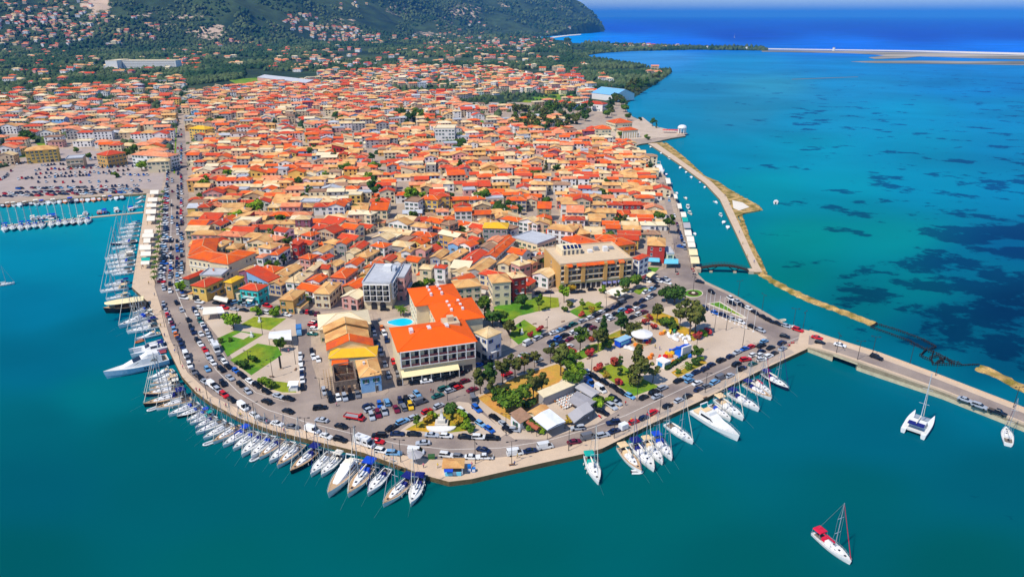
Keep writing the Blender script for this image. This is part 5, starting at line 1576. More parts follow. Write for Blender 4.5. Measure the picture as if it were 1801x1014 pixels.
TREE_PX = [  # base in the photo, kind, leaf, size
    (411, 577, 'broad', 'bright', 1.0), (494, 618, 'round', 'green', .85), (452, 553, 'bush', 'bright', 2.2), (483, 556, 'bush', 'bright', 2.6), (424, 645, 'bush', 'dark', 1.6), (430, 648, 'bush', 'dark', 1.7), (446, 636, 'bush', 'green', 1.6), (388, 602, 'bush', 'green', 1.2), (405, 600, 'bush', 'green', .9),
    (470, 678, 'bush', 'bright', 1.8), (478, 682, 'bush', 'green', 1.6), (462, 674, 'bush', 'bright', 1.5), (320, 516, 'round', 'bright', .9), (410, 515, 'bush', 'green', 1.8),
    (852, 562, 'tall', 'green', 1.15), (866, 575, 'round', 'dark', 1.0), (918, 543, 'round', 'dark', 1.0), (948, 547, 'loose', 'green', .8), (896, 590, 'round', 'olive', 1.05), (880, 570, 'round', 'green', .9), (915, 586, 'cypress', 'dark', .5), (992, 532, 'tall', 'bright', .95), (1002, 540, 'bush', 'olive', 1.6), (994, 548, 'bush', 'green', 1.6),
    (1025, 545, 'loose', 'bright', .6), (1040, 548, 'bush', 'gold', 1.4), (1052, 540, 'bush', 'bright', 1.4), (1023, 556, 'bush', 'red', 1.3), (949, 583, 'bush', 'red', 1.6), (932, 592, 'bush', 'red', 1.3), (1100, 513, 'round', 'dark', .95), (1118, 508, 'round', 'green', 1.0), (1060, 515, 'bush', 'bright', 1.8), (1027, 502, 'bush', 'green', 2), (1098, 524, 'loose', 'olive', .7), (1085, 530, 'loose', 'green', .6),
    (1006, 512, 'bush', 'gold', 2.0), (1186, 533, 'broad', 'dark', 1.35), (1172, 530, 'broad', 'dark', 1.1), (1155, 567, 'tall', 'olive', 1.0), (1166, 572, 'bush', 'green', 2.0), (1134, 570, 'bush', 'red', 1.6), (1150, 578, 'bush', 'red', 1.5), (1142, 562, 'bush', 'red', 1.4),
    (1195, 576, 'loose', 'olive', 1.15), (1213, 590, 'tall', 'olive', 1.6), (1222, 585, 'tall', 'olive', 1.35), (1178, 578, 'bush', 'green', 2.6), (1245, 588, 'bush', 'red', 1.7), (1226, 596, 'bush', 'red', 1.7), (1237, 590, 'bush', 'bright', 1.5),
    (1060, 604, 'cone', 'dark', 1.05), (1092, 589, 'tall', 'dark', 1.0), (1112, 592, 'broad', 'olive', 1.0), (1020, 618, 'loose', 'green', 1.15), (1052, 618, 'loose', 'olive', 1.0), (1005, 626, 'bush', 'red', 1.9), (1036, 626, 'bush', 'red', 1.8), (1014, 630, 'bush', 'bright', 1.5), (1040, 600, 'bush', 'red', 1.5), (1035, 595, 'bush', 'green', 1.3), (1070, 612, 'bush', 'bright', 1.6),
    (1119, 674, 'cone', 'olive', 1.35), (1124, 676, 'tall', 'olive', 1.1), (1090, 660, 'cypress', 'dark', .75), (1148, 672, 'loose', 'olive', .9), (1081, 642, 'bush', 'red', 1.9), (1052, 652, 'bush', 'red', 1.7), (1066, 664, 'bush', 'gold', 1.3), (1088, 676, 'bush', 'red', 1.5),
    (1225, 632, 'round', 'green', .8), (1223, 641, 'bush', 'dark', 1.7), (1210, 648, 'bush', 'green', 1.3), (1192, 656, 'bush', 'green', 1.0), (1232, 634, 'bush', 'bright', 1.2),
    (845, 692, 'tall', 'olive', 1.0), (862, 686, 'tall', 'dark', 1.05), (884, 674, 'loose', 'olive', 1.1), (906, 664, 'tall', 'olive', 1.0), (922, 656, 'loose', 'olive', .95), (940, 645, 'loose', 'olive', .7), (968, 638, 'loose', 'olive', .9), (986, 660, 'tall', 'olive', 1.15), (1000, 665, 'tall', 'green', 1.1), (1014, 672, 'round', 'bright', 1.05), (1004, 684, 'round', 'green', 1.0), (990, 640, 'loose', 'olive', 1.0),
    (938, 700, 'tall', 'olive', 1.0), (952, 694, 'loose', 'olive', 1.0), (918, 712, 'round', 'green', 1.05), (896, 724, 'broad', 'green', 1.2), (878, 714, 'round', 'green', 1.0), (930, 718, 'bush', 'dark', 2.2), (867, 706, 'loose', 'olive', 1.0), (1030, 700, 'bush', 'bright', 1.5),
    (1056, 706, 'bush', 'green', 1.3), (1052, 716, 'bush', 'bright', 1.8), (1070, 708, 'bush', 'bright', 1.5), (935, 755, 'bush', 'green', 1.8), (950, 760, 'bush', 'bright', 1.6), (926, 750, 'bush', 'green', 1.6), (1000, 745, 'bush', 'gold', 1.4),
    (733, 752, 'loose', 'green', .55), (795, 736, 'round', 'dark', .75), (752, 742, 'bush', 'gold', 1.6), (806, 746, 'bush', 'gold', 1.9), (820, 752, 'bush', 'bright', 1.8), (812, 738, 'bush', 'bright', 1.8), (828, 758, 'bush', 'green', 1.4), (760, 735, 'bush', 'bright', 1.4), (600, 500, 'bush', 'bright', 1.4),
    (553, 520, 'bush', 'green', 2.2), (562, 527, 'bush', 'bright', 1.8), (545, 530, 'bush', 'bright', 1.9), (480, 512, 'round', 'bright', .7), (495, 508, 'round', 'bright', .8), (476, 478, 'round', 'green', .9), (498, 466, 'round', 'green', .9), (487, 474, 'round', 'green', .7), (735, 508, 'bush', 'green', 2.4), (748, 503, 'bush', 'bright', 2.2), (724, 512, 'bush', 'dark', 2), (760, 500, 'bush', 'green', 2),
    (850, 358, 'broad', 'green', 1.5), (884, 384, 'broad', 'dark', 1.3), (896, 376, 'round', 'dark', 1.2), (872, 378, 'round', 'green', 1.0), (726, 390, 'round', 'green', 1.0), (717, 428, 'bush', 'green', 2.4), (775, 436, 'bush', 'green', 2.2), (814, 414, 'round', 'green', .8), (1086, 402, 'loose', 'green', 1.0), (1098, 406, 'loose', 'olive', 1.0), (1078, 408, 'bush', 'green', 2.2), (1115, 408, 'cypress', 'green', .8), (950, 470, 'round', 'green', 1.0), (935, 502, 'bush', 'red', 2.0), (945, 500, 'bush', 'bright', 1.8),
    (920, 445, 'bush', 'green', 2.0), (1060, 395, 'bush', 'green', 2.2), (528, 330, 'round', 'dark', 1.1), (610, 306, 'broad', 'green', 1.3), (590, 298, 'cypress', 'dark', .9), (640, 300, 'round', 'green', .9), (655, 285, 'round', 'dark', 1.1), (665, 300, 'round', 'green', 1), (555, 270, 'round', 'dark', 1.2), (545, 275, 'round', 'green', 1.1), (590, 280, 'cone', 'dark', .8), (536, 350, 'bush', 'dark', 2.6),
    (800, 262, 'broad', 'green', 1.5), (808, 268, 'broad', 'dark', 1.3), (815, 260, 'round', 'dark', 1.4), (792, 264, 'round', 'green', 1.2), (955, 316, 'bush', 'olive', 2.6), (960, 300, 'cone', 'olive', .7), (910, 272, 'round', 'green', 1), (870, 300, 'round', 'green', .8), (640, 218, 'round', 'green', 1.1), (590, 213, 'round', 'dark', 1.6), (600, 217, 'round', 'green', 1.4), (660, 205, 'broad', 'dark', 1.6), (705, 208, 'broad', 'dark', 2.0), (722, 218, 'broad', 'dark', 2.0), (740, 212, 'round', 'green', 1.6), (752, 222, 'round', 'dark', 1.4), (718, 225, 'round', 'dark', 1.3), (734, 206, 'broad', 'green', 1.7),
    (374, 226, 'broad', 'green', 1.8), (386, 222, 'broad', 'dark', 1.7), (365, 228, 'round', 'green', 1.5), (396, 230, 'round', 'green', 1.2), (10, 275, 'round', 'dark', 1.6), (50, 252, 'broad', 'dark', 1.8), (62, 248, 'bush', 'bright', 3.0), (80, 250, 'bush', 'bright', 3.0), (80, 278, 'round', 'green', 1.0), (157, 282, 'round', 'green', 1.0), (225, 280, 'round', 'green', 1.3), (238, 272, 'round', 'green', 1.3), (250, 300, 'broad', 'bright', 1.3), (204, 312, 'bush', 'green', 2.6), (100, 272, 'round', 'green', .9), (135, 268, 'bush', 'green', 2.6), (24, 282, 'bush', 'green', 2.4), (170, 130, 'broad', 'dark', 2.0), (1147, 222, 'round', 'dark', 1.2), (1154, 225, 'cypress', 'dark', 1.0), (1100, 197, 'broad', 'green', 1.5), (1076, 203, 'round', 'olive', 1.5), (1068, 207, 'broad', 'green', 1.4), (1136, 243, 'bush', 'bright', 2.4), (1118, 240, 'bush', 'green', 2.6), (1104, 212, 'round', 'green', 1.2), (1090, 243, 'round', 'green', 1.0), (1126, 212, 'bush', 'dark', 2.5), (1140, 246, 'bush', 'green', 2.2)]
for x, y, k_, lf, s_ in TREE_PX:
    tree(P(x, y, G + .12), k_, lf, s_)
for y_ in range(345, 500, 9):
    t_ = (y_ - 340) / 165
    palm(P(288 - 16 * t_ + rt_.uniform(-1, 1), y_), .8)
for x, y in ((705, 556), (710, 560)):
    palm(P(x, y), 1.0)
rg_ = random.Random(8)
for p_, w_ in sorted(GAPS, key=lambda g: g[0].y):
    if p_.y < 560 and not occupied(p_, .8) and not near_lane(p_, .5):
        tree(Vector((p_.x, p_.y, G)), rg_.choice(('round', 'bush', 'broad', 'loose', 'bush')), rg_.choice(('green', 'dark', 'bright', 'green')), rg_.uniform(.7, 1.2) * (1.7 if rg_.random() < .1 else 1), where=' between the houses')
# the grove behind the old town and along the shore: every tree stands on its own
def grove(poly, n, kinds, leaves, s0, s1, seed):
    rr = random.Random(seed)
    xs, ys = [p[0] for p in poly], [p[1] for p in poly]
    k = 0
    pts = []
    for _ in range(n * 40):
        x, y = rr.uniform(min(xs), max(xs)), rr.uniform(min(ys), max(ys))
        if not inside(x, y, poly):
            continue
        p = P(x, y)
        if any((p - q).length < 5.0 * s0 for q in pts) or occupied(p, 1):
            continue
        pts.append(p)
        tree(p, rr.choice(kinds), rr.choice(leaves), rr.uniform(s0, s1), where=' of the grove')
        k += 1
        if k >= n:
            return


grove([(893, 232), (905, 195), (955, 190), (1058, 184), (1062, 200), (1000, 232), (940, 236)], 74, ['broad', 'round', 'tall'], ['olive', 'green', 'dark', 'olive'], 1.1, 1.6, 1)
grove([(1066, 205), (1078, 182), (1110, 150), (1140, 138), (1160, 128), (1172, 130), (1120, 168), (1090, 192)], 26, ['broad', 'round', 'tall'], ['dark', 'green', 'olive'], 1.2, 1.9, 2)

# olive groves, woods and scrub over the plain and the hills: nobody could count them
def woodland():
    rs = np.random.RandomState(3)
    ico = np.array([(0, 0, 1)] + [(.9 * math.cos(a), .9 * math.sin(a), .45) for a in np.arange(5) * 1.2566] + [(.95 * math.cos(a), .95 * math.sin(a), -.35) for a in np.arange(5) * 1.2566 + .63])
    tri = [(0, 1 + i, 1 + (i + 1) % 5) for i in range(5)]
    for i in range(5):
        a, b, c, d = 1 + i, 1 + (i + 1) % 5, 6 + i, 6 + (i + 1) % 5
        tri += [(a, c, b), (b, c, d)]
    tri = np.array(tri)
    N = 90000
    Y = np.exp(rs.uniform(math.log(1000), math.log(6300), N)); u = rs.uniform(-.93, .36, N)
    X = u * Y
    dens = hnoise(X, Y, 130, 8) * .55 + hnoise(X, Y, 420, 9) * .45
    px, py = pixel_np(X, Y, 0 * X + 2)
    ok = land_mask(X, Y) & (dens > .36)
    Z = far_height(X, Y)
    ok &= ~((py > 150) & (px < 1030)) | ((px < 330) & (py > 118) & (dens > .48))
    ok &= ~((px > 430) & (px < 1000) & (py > 122) & (dens < .60))
    qx, qy = pixel_np(X, Y, Z)
    ok &= (Z < 18) | (hnoise(X, Y, 90, 14) * .5 + hnoise(X, Y, 260, 15) * .5 > .40)
    for (x, y, rx, ry) in [(172, 10, 22, 14), (375, 57, 24, 13), (262, 26, 22, 5), (975, 168, 46, 12), (830, 165, 40, 10)]:
        ok &= ((qx - x) / rx) ** 2 + ((qy - y) / ry) ** 2 > .55 * rs.rand(N) + .2
    X, Y, Z = X[ok], Y[ok], Z[ok]
    far = [g for g in GAPS if g[0].y >= 560 and rs.rand() < .8]                     # gardens of the far quarters
    gx = np.array([g[0].x + rs.uniform(-6, 6) for g in far for _ in range(3)]); gy = np.array([g[0].y + rs.uniform(-4, 4) for g in far for _ in range(3)])
    X, Y, Z = np.concatenate([X, gx]), np.concatenate([Y, gy]), np.concatenate([Z, 0 * gx + G - .6])
    n = len(X)
    r = (2.0 + Y * .00115) * (.6 + .8 * rs.rand(n)) * (.75 + .5 * hnoise(X, Y, 300, 12))
    ang = rs.rand(n) * 6.283
    sq = .75 + .5 * rs.rand(n)
    base = ico[None] * (1 + .28 * rs.randn(n, 11, 1))
    ca, sa = np.cos(ang)[:, None], np.sin(ang)[:, None]
    vx = (base[..., 0] * ca - base[..., 1] * sa) * r[:, None] + X[:, None]
    vy = (base[..., 0] * sa + base[..., 1] * ca) * r[:, None] + Y[:, None]
    vz = (base[..., 2] * sq[:, None] + .5) * r[:, None] + Z[:, None]
    verts = np.stack([vx, vy, vz], axis=-1).reshape(-1, 3)
    faces = (tri[None] + (np.arange(n) * 11)[:, None, None]).reshape(-1, 3)
    m = S('far_foliage', (46, 72, 42), rough=.95, var=.5, scale=.06, c2=(88, 102, 64), mixscale=.008, spec=.1)
    tag(link('woodland', np_mesh('woodland', verts, faces, m)), kind='stuff')
    print('woodland trees', n)


woodland()

# ------------------------------------------------------------------ vehicles
def ring(x, w, z0, z1, tuck=.86):
    """One cross-section of a car body at station x."""
    return [(x, -w * .92, z0), (x, -w, z0 + .18), (x, -w, z0 + (z1 - z0) * .62), (x, -w * tuck, z1), (x, w * tuck, z1), (x, w, z0 + (z1 - z0) * .62), (x, w, z0 + .18), (x, w * .92, z0)]


def car_meshes(kind):
    """Body, glass and wheel meshes of one kind of car, nose towards +x."""
    spec = {  # length, half width, body line [(x share, top z)], cabin (rear bottom, rear top, front top, front bottom), roof z
        'hatch': (3.95, .84, [(-.5, .72), (-.47, .95), (.2, .95), (.32, .88), (.46, .74), (.5, .55)], (-.49, -.38, .06, .27), 1.46),
        'sedan': (4.45, .88, [(-.5, .68), (-.47, .93), (-.3, .95), (.2, .93), (.3, .88), (.46, .74), (.5, .55)], (-.36, -.2, .05, .23), 1.43),
        'estate': (4.6, .90, [(-.5, .75), (-.48, .98), (.2, .98), (.32, .93), (.46, .82), (.5, .6)], (-.49, -.42, .06, .25), 1.62),
        'van': (5.0, .98, [(-.5, .9), (-.49, 1.15), (.3, 1.15), (.38, 1.08), (.47, .85), (.5, .6)], (-.498, -.48, .2, .38), 2.25)}[kind]
    L, w, line, cab, rz_ = spec
    b = MB()
    b.loft([ring(s * L, w * (.86 if abs(s) > .46 else 1), .24, z) for s, z in line])
    rb, rt, ft, fb = [c * L for c in cab]
    zb = .94 if kind != 'van' else 1.13
    b.frustum((rt - .06, ft + .1, -w * .72, w * .72), rz_ - .10, (rt + .12, ft - .1, -w * .60, w * .60), rz_)
    if kind == 'van':
        b.frustum((rb + .02, ft - .5, -w * .93, w * .93), zb, (rt + .05, ft - .5, -w * .8, w * .8), rz_ - .1)
    else:
        for s in (-1, 1):                                   # door pillars
            b.raw([(.02 * L - .06, s * w * .875, zb - .03), (.02 * L + .06, s * w * .875, zb - .03), (-.06 * L + .05, s * w * .735, rz_ - .08), (-.06 * L - .05, s * w * .735, rz_ - .08)], [(0, 1, 2, 3)])
    body = b.mesh('body', white, smooth=False)
    g = MB(); g.frustum((rb + .04, fb, -w * .86, w * .86), zb - .04, (rt, ft, -w * .70, w * .70), rz_ - .08)
    return body, g.mesh('window', carglass), L, w


def wheel_mesh():
    b = MB(); b.tube((0, -.1, 0), (0, .1, 0), .31, .31, 10)
    return b.mesh('wheel', tyre)


CARM = {k: car_meshes(k) for k in ('hatch', 'sedan', 'estate', 'van')}
WHEEL = wheel_mesh()
rc_ = random.Random(31)
CARS, CARLIST, PENDING = 0, [], []
CNAME = {'hatch': 'hatchback', 'sedan': 'saloon car', 'estate': 'estate car', 'van': 'van'}


def vehicle(p, a, kind, col, place='parked', label=None, group=None):
    global CARS
    body, gl, L, w = CARM[kind]
    nm = 'van' if kind == 'van' else 'car'
    o = thing(nm, label, 'van' if kind == 'van' else 'car', p, a, group or ('vans along the quay roads' if kind == 'van' else 'cars along the roads and in the squares'))
    link('body', body, o, m=PAINT[col]); link('window', gl, o)
    for sx in (-.31, .32):
        for sy in (-1, 1):
            link('wheel', WHEEL, o, (sx * L, sy * (w - .1), .31))
    if nm == 'car':
        CARS += 1
    if label is None:
        auto(o, f"{PNAME[col]} {CNAME[kind]} {place}", o['category'], o['group'])
    return o


def heading(x, y, dx, dy, z=G):
    d = P(x + dx, y + dy, z) - P(x, y, z)
    return math.atan2(d.y, d.x)


def row(txt, dirn=None, place='parked on the street', flip=False, z=G):
    """Cars of one row, 'x,y,colour[kind]' each; along the row unless a direction in the photo is given."""
    it = []
    for t in txt.split():
        x, y, c = t.split(',')
        it.append((float(x), float(y), c))
    q = [P(x, y, z) for x, y, _ in it]
    for i, (x, y, c) in enumerate(it):
        if dirn:
            a = heading(x, y, *dirn, z=z)
        else:
            d = q[min(i + 1, len(q) - 1)] - q[max(i - 1, 0)]
            a = math.atan2(d.y, d.x)
        a += math.pi * ((rc_.random() < .5) if flip else 0) + rc_.uniform(-.04, .04)
        kind = {'v': 'van', 'e': 'estate', 's': 'sedan', 'h': 'hatch'}.get(c[1:2]) or rc_.choice(('hatch', 'hatch', 'sedan', 'estate'))
        p = q[i] + Vector((0, 0, .02))
        if any((p.xy - c2).length < 2.0 for c2, _ in CARLIST):
            continue
        CARLIST.append((p.xy.copy(), a)); PENDING.append((p, a, kind, c[0], place))


QP = 'parked along the quay edge'
row('288,536,s 289,543,n 292.6,549,s 295,556,r 298,562,n 300,567,w 303,572,m 306.5,582,l 310,590,o 314,598,n 317.6,603.6,n 320,610.5,n 324,619,n 328,627,wv 331.5,634,ge 334,644,w 341,655.7,ge 351,664,k 361,673,s 374,680,wv 384,688,s 394.6,696,r 408.5,705,k 428,718,wv 448,732,ws 465,741,gs 488,747,ws 515,752.5,gs 550,759,wv 574,769,ws 599,775,ke', place=QP)
row('672,795,we 693,799,le 732,797,wv 786,802.5,we 808,805,g 830,806,ws', place=QP)
row('906,799,wv 932.6,795,n 959,787.6,wv 1010,779,m 1035,771,gv 1060,767.5,s 1080,760,n', place=QP)
row('1114.6,744,r 1132.6,736.7,n 1148,727.6,r 1173.6,716,k 1193.8,706,s 1209,698.5,k 1227.8,686.7,n 1242,681,g 1256.8,674,l 1267,667,gv 1282.5,662.5,s 1304.7,650,ke 1323.5,642,t', place=QP)
row('1295,642,k 1311,634,r 1338.8,634,w 1351,628.5,w 1361.7,623,k 1376,615,s', place=QP)
row('1324,626,w 1337,626,w 1338.8,620,n 1355,613,k 1375,605,n 1338.8,609.7,k', dirn=(20, -9), place='at the quay corner')
row('1132,700.5,k 1150,691,k 1165,684,s 1193,671,k 1209.7,663.7,l 1224,656,n 1239.5,650,n 1250.6,643,n 1268,635.4,ke 1284,628.5,n 1296.4,621,s 1310,615,b 1321.4,611,r 1332.5,606,l 1343.6,602,l', place='parked along the park')
row('1155.6,699,s 1212.5,671,l 1226,675.6,w', dirn=(20, -9), place='driving beside the park')
row('1035,657,w 1046,665,k 1062.5,673.5,k 1080,682.5,k 1092,691,k 1107.6,698.5,l', place='parked along the conifer lawn')
row('1037.5,676,bv 1056,686.7,wv 1075.7,716.5,s', dirn=(12, 8), place='parked by the grey awnings')
row('1081,703,ke 1083,710,s 1059.7,727,k', dirn=(14, 6), place='parked by the grey awnings')
row('1078.5,745,n 1015.7,754.7,s 744,781,ss 667,767.5,ke 664,778,r 850,793,n 566,740.7,ss 600,751,k 507,724.7,ks 470,708,ke', place='driving on the quay road')
row('699,765,ns 728,765,k 760,767,ss 785,768.5,w 818,770,ks 843,771,w 866,772,k', place='parked below the monument')
row('689,754,k 708,743.5,le 728,736,s 751,725,r 772,715.7,s', place='parked beside the monument')
row('667.6,713,b 681,709.5,le 691,709,w 703.8,706,n 715,706,k', dirn=(3, 10), place='in the open parking', flip=True)
row('647.5,716,n 651,722,s', dirn=(12, -5), place='in the open parking')
row('653.8,733.8,s 665,729.6,m 676,725.4,s 685.7,722.6,k 697,721,m 710,717.8,g 722,715.7,y', dirn=(4, 10), place='in the open parking', flip=True)
row('726,702.5,s 733.6,694.5,l', dirn=(8, 8), place='in the open parking')
row('740,709,gv', dirn=(14, -5))
row('571,690,se 581.5,702.5,kv 595,701,w 606.5,700.4,s 617,698,k 629.4,695.5,g', dirn=(3, 10), place='parked before the ruin')
row('563,719,ke', dirn=(10, -1), place='driving on the quay road')
row('730,674.7,k 750,672,ws 772,667.8,k 790,665,k 811.5,657.5,ke 828,650,g 842,643.6,b 857,638,k', place='parked beside the hotel')
row('770,698,t 781,685,t 792,688.6,s 800,679,ke 806,683.5,r 818,672,m 831,687,m', dirn=(14, -5), place='before the loggia hotel')
row('854,661.7,r 867,650,s 879,645,w 887,646,k 894,637,n 899,641,w 892,659,r 920,626,s 931.6,627,k 914,634,r 947,634.6,s 993,632,k', dirn=(14, -6), place='parked under the trees')
row('833,706,gv 838.6,720.7,b 870,736,k 886,748,s 893,757,k 905,758,s', place='parked along the cafe block')
row('813,725.5,we 828,736.7,k 845,747,l 861,757,b', place='parked on the monument side')
row('928.5,605.5,wv 945.8,596,s 959,590,g 974,586.8,w 986,582,l 996,578,n 1008,572,t 1024,566,s 1037.5,560.4,w 1048.6,555.5,k 1057.6,550.7,w 1068.7,547,k 1080.5,541.7,n 1089,537,ke', place='parked along the avenue lawns')
row('1094,533,gv 1105.5,541.7,n 1107,548.6,r 1118.8,544.4,w 1094,547,l 1082,553.5,k 1069,558,w 1075,562,w 1054,564.6,w 1043,577.8,m 1033,574,k 1029,584,w 1021.5,580.6,k 1008,586,w 1018,589,s 993,591.7,k 1002,598,m 982,596,b 986,602.5,n 969.4,603,n 973.6,608.5,l 988,616,w 1001,610.4,w', dirn=(14, -6.5), place='parked on the avenue')
row('1112.5,559,k 1123.6,554,w 1132.6,550.7,m 1130.5,530,n 1119.4,535.4,k 1130.5,540,n 1142,525,w 1148.6,521,k 1136,515,w 1147,510,l 1155,505,k 932.6,634,k', dirn=(14, -6.5), place='parked on the avenue')
row('949,517,k 966,516,n 1009.7,516,k 1023,514.6,k 1041.6,511,k 822,531,k 892,531,b 904,529,k', dirn=(14, -1), place='before the shops')
row('1137.5,495.7,w 1150,497,k 1159,496,w 1165,494,n 1172,492,s 1174,499,w', dirn=(10, 3), place='parked near the roundabout')
row('1251,515,k 1286.7,535,k 1296.7,532,s', dirn=(12, 6), place='on the canal road')
row('1285,526.7,w 1304,538.7,k 1316,544,w 1327.5,551,k 1341.7,559,k 1352.5,565,k 1366,570,k 1382.5,575,s 1403,581.7,r', place='parked along the canal quay')
row('1240,544,n 1257.5,551.7,b 1272.5,556.7,n 1288,563,s 1302.5,568,w 1323,576.7,k 1338,582.5,s', place='parked behind the flagpoles')
row('1380,593,k 1197,435,b 1230.5,497,k', dirn=(14, 3), place='driving near the roundabout')
row('1437,595.5,r', dirn=(12, 3), z=2.0, place='on the causeway'); row('1442,604,k', dirn=(12, 3), z=2.2, place='on the causeway')
row('1477,608.5,ws', dirn=(14, 3.6), z=3.0, place='on the causeway'); row('1541,630,ke', dirn=(14, 5), z=3.1, place='on the causeway'); row('1697,705,ss', dirn=(14, 5), z=2.5, place='on the causeway'); row('1722,716,s', dirn=(14, 5), z=2.4, place='on the causeway')
SQ = 'near the turquoise house'
row('325,525.5,w 335,523,k 347,527,k 351.6,532.5,w 364,525.5,k 381.5,534.6,k 351.6,543,w 360,541,n 394.7,543,r 413.5,545.7,s 429.4,547,k', dirn=(14, 2), place=SQ)
row('407,531,k 415,533,l 426,534,t 432,536.7,s 441,538,l', dirn=(14, -3), place=SQ)
row('453,539.5,s 460,540,w 531,549,g 540.5,549.5,r 548,551,k 557,553,m', dirn=(4, -10), place='facing a garden wall')
row('471,539.5,r 494.7,543,k 507,544,k 471,551.5,w 504.5,555,w', dirn=(14, 3), place=SQ)
row('528.6,627,w 529,638.6,w 530.7,649,w 531.4,658.8,n 532,670,w 532.5,682,k', place='beside the lawn triangle')
row('551,573,r 555,569,k 553.6,579.6,w 550,589,t', dirn=(12, 1), place='beside pale-roofed warehouse')
row('548.7,619,k 551.5,629,w 560,633.8,w', dirn=(3, 10), place='parked beside the yellow roof')
row('656,579,n 659,588.6,w 662.6,604,k 666.8,613.6,n 670,623,s 677,642,s 683.5,662,s', place='in the hotel lane')
row('668,567,g 672,579,o 675.8,588,w 680,599.7,n 692.5,638,r 696.7,649,k 700,660,g 702,673,k', place='parked along the hotel wall')
row('677,546,k', dirn=(14, 0))
row('310.7,534,k 319.7,547,s 331.5,564,k 335.7,576.5,k 340,585.5,n 347,599.4,k 353,607,w 360.7,616.8,r 367,629,s 375,640,w 390,651.5,ke 405,666,s 423,677.5,k 436,690,s', place='in traffic on the harbour road')
row('354,589,w 365,651,l 392.5,676,ke', dirn=(8, 12), place='in traffic on the harbour road')
row('342,547,n 346,553,w 349,559,w 352,566,t 357,573,w 360.7,579,n 365,586,w 367,592,s 369.7,598,w 374,605,w', place='by the lawn kerb')
row('394.7,638,w 401.7,646,k 415,653.6,b 426,662,k 440,672,w 453,679.6,ke 469,690,k 490,698,s 508,702.5,k', place='by the lawn kerb')

# harbour road towards the town: dense parking and queues, nearest first, until three hundred cars stand
rest = []
for y in np.arange(518, 226, -4.2):
    t = (520 - y) / 180
    for x, pr in ((275 + 9 * t + (8 if y < 505 else 12), .96), (287 + 7 * t, .9 if y < 490 else 0), (299 + 4 * t, .42), (311 + 2 * t, .5), (320 - 1 * t, .75)):
        if rc_.random() < pr and y < 516:
            w_ = min(1, max(.25, (y - 120) / 400))
            rest.append((x + rc_.uniform(-1, 1), y + rc_.uniform(-1, 1)))
for (x0, y0, x1, y1, n) in [(5, 346, 250, 338, 42), (5, 341, 245, 333, 40), (30, 333, 250, 327, 36), (60, 322, 270, 318, 14), (30, 315, 160, 309, 22), (60, 307, 230, 300, 20), (60, 300, 240, 292, 26), (70, 292, 150, 287, 14), (150, 303, 262, 309, 16), (110, 283, 190, 277, 12), (15, 290, 60, 286, 7), (0, 318, 22, 300, 7), (230, 292, 290, 300, 10), (-60, 350, 0, 346, 10), (300, 222, 308, 300, 14), (1188, 385, 1205, 440, 9), (1170, 330, 1186, 385, 8)]:
    for i in range(n):
        t = (i + .5) / n
        if rc_.random() < .9:
            rest.append((x0 + (x1 - x0) * t + rc_.uniform(-1.5, 1.5), y0 + (y1 - y0) * t + rc_.uniform(-1, 1)))
rest.sort(key=lambda q: -q[1])
PM = list(PAINT.values()); lot_mb = MB(); lotm = PM + [carglass, tyre]
pk = list(PAINT)
for x, y in rest:
    p = P(x, y, G + .02)
    if any((p.xy - c2).length < 2.1 for c2, _ in CARLIST):
        continue
    col = rc_.choice('wwwsssgkknnnblrm')
    side = x < 276 + 9 * (520 - y) / 180 + 18 and y > 330
    a = heading(x, y, *((10, 1.5) if side and y < 500 else (2, 14) if x > 270 and x < 1000 and y > 222 else (3, 10))) + rc_.uniform(-.06, .06)
    CARLIST.append((p.xy.copy(), a)); PENDING.append((p, a, rc_.choice(('hatch', 'sedan', 'estate')), col, 'on the harbour road' if x > 255 else 'in the big car park'))
PENDING.sort(key=lambda t: t[0].y)
for p, a, k_, col, place in PENDING:
    if k_ == 'van' or CARS < 300:
        vehicle(p, a, k_, col, place)
    else:
        L, w, rz_ = {'hatch': (3.9, .84, 1.45), 'sedan': (4.4, .88, 1.42), 'estate': (4.6, .9, 1.6)}[k_]
        M4 = Matrix.Translation(p) @ Matrix.Rotation(a, 4, 'Z')
        q = MB()
        q.loft([ring(s * L, w * (.88 if abs(s) > .45 else 1), .24, z) for s, z in ((-.5, .7), (-.46, .95), (.25, .93), (.46, .76), (.5, .5))], pk.index(col))
        q.frustum((-.44 * L, .24 * L, -w * .86, w * .86), .9, (-.3 * L, .06 * L, -w * .7, w * .7), rz_ - .06, len(PM))
        q.box(-.3 * L, .06 * L, -w * .66, w * .66, rz_ - .055, rz_, pk.index(col))
        i0 = len(lot_mb.v)
        lot_mb.v += [tuple(M4 @ Vector(v)) for v in q.v]; lot_mb.f += [tuple(i0 + k for k in f) for f in q.f]; lot_mb.m += q.m
tag(link('car_park_cars', lot_mb.mesh('car_park_cars', lotm)), kind='stuff')
print('cars', CARS)


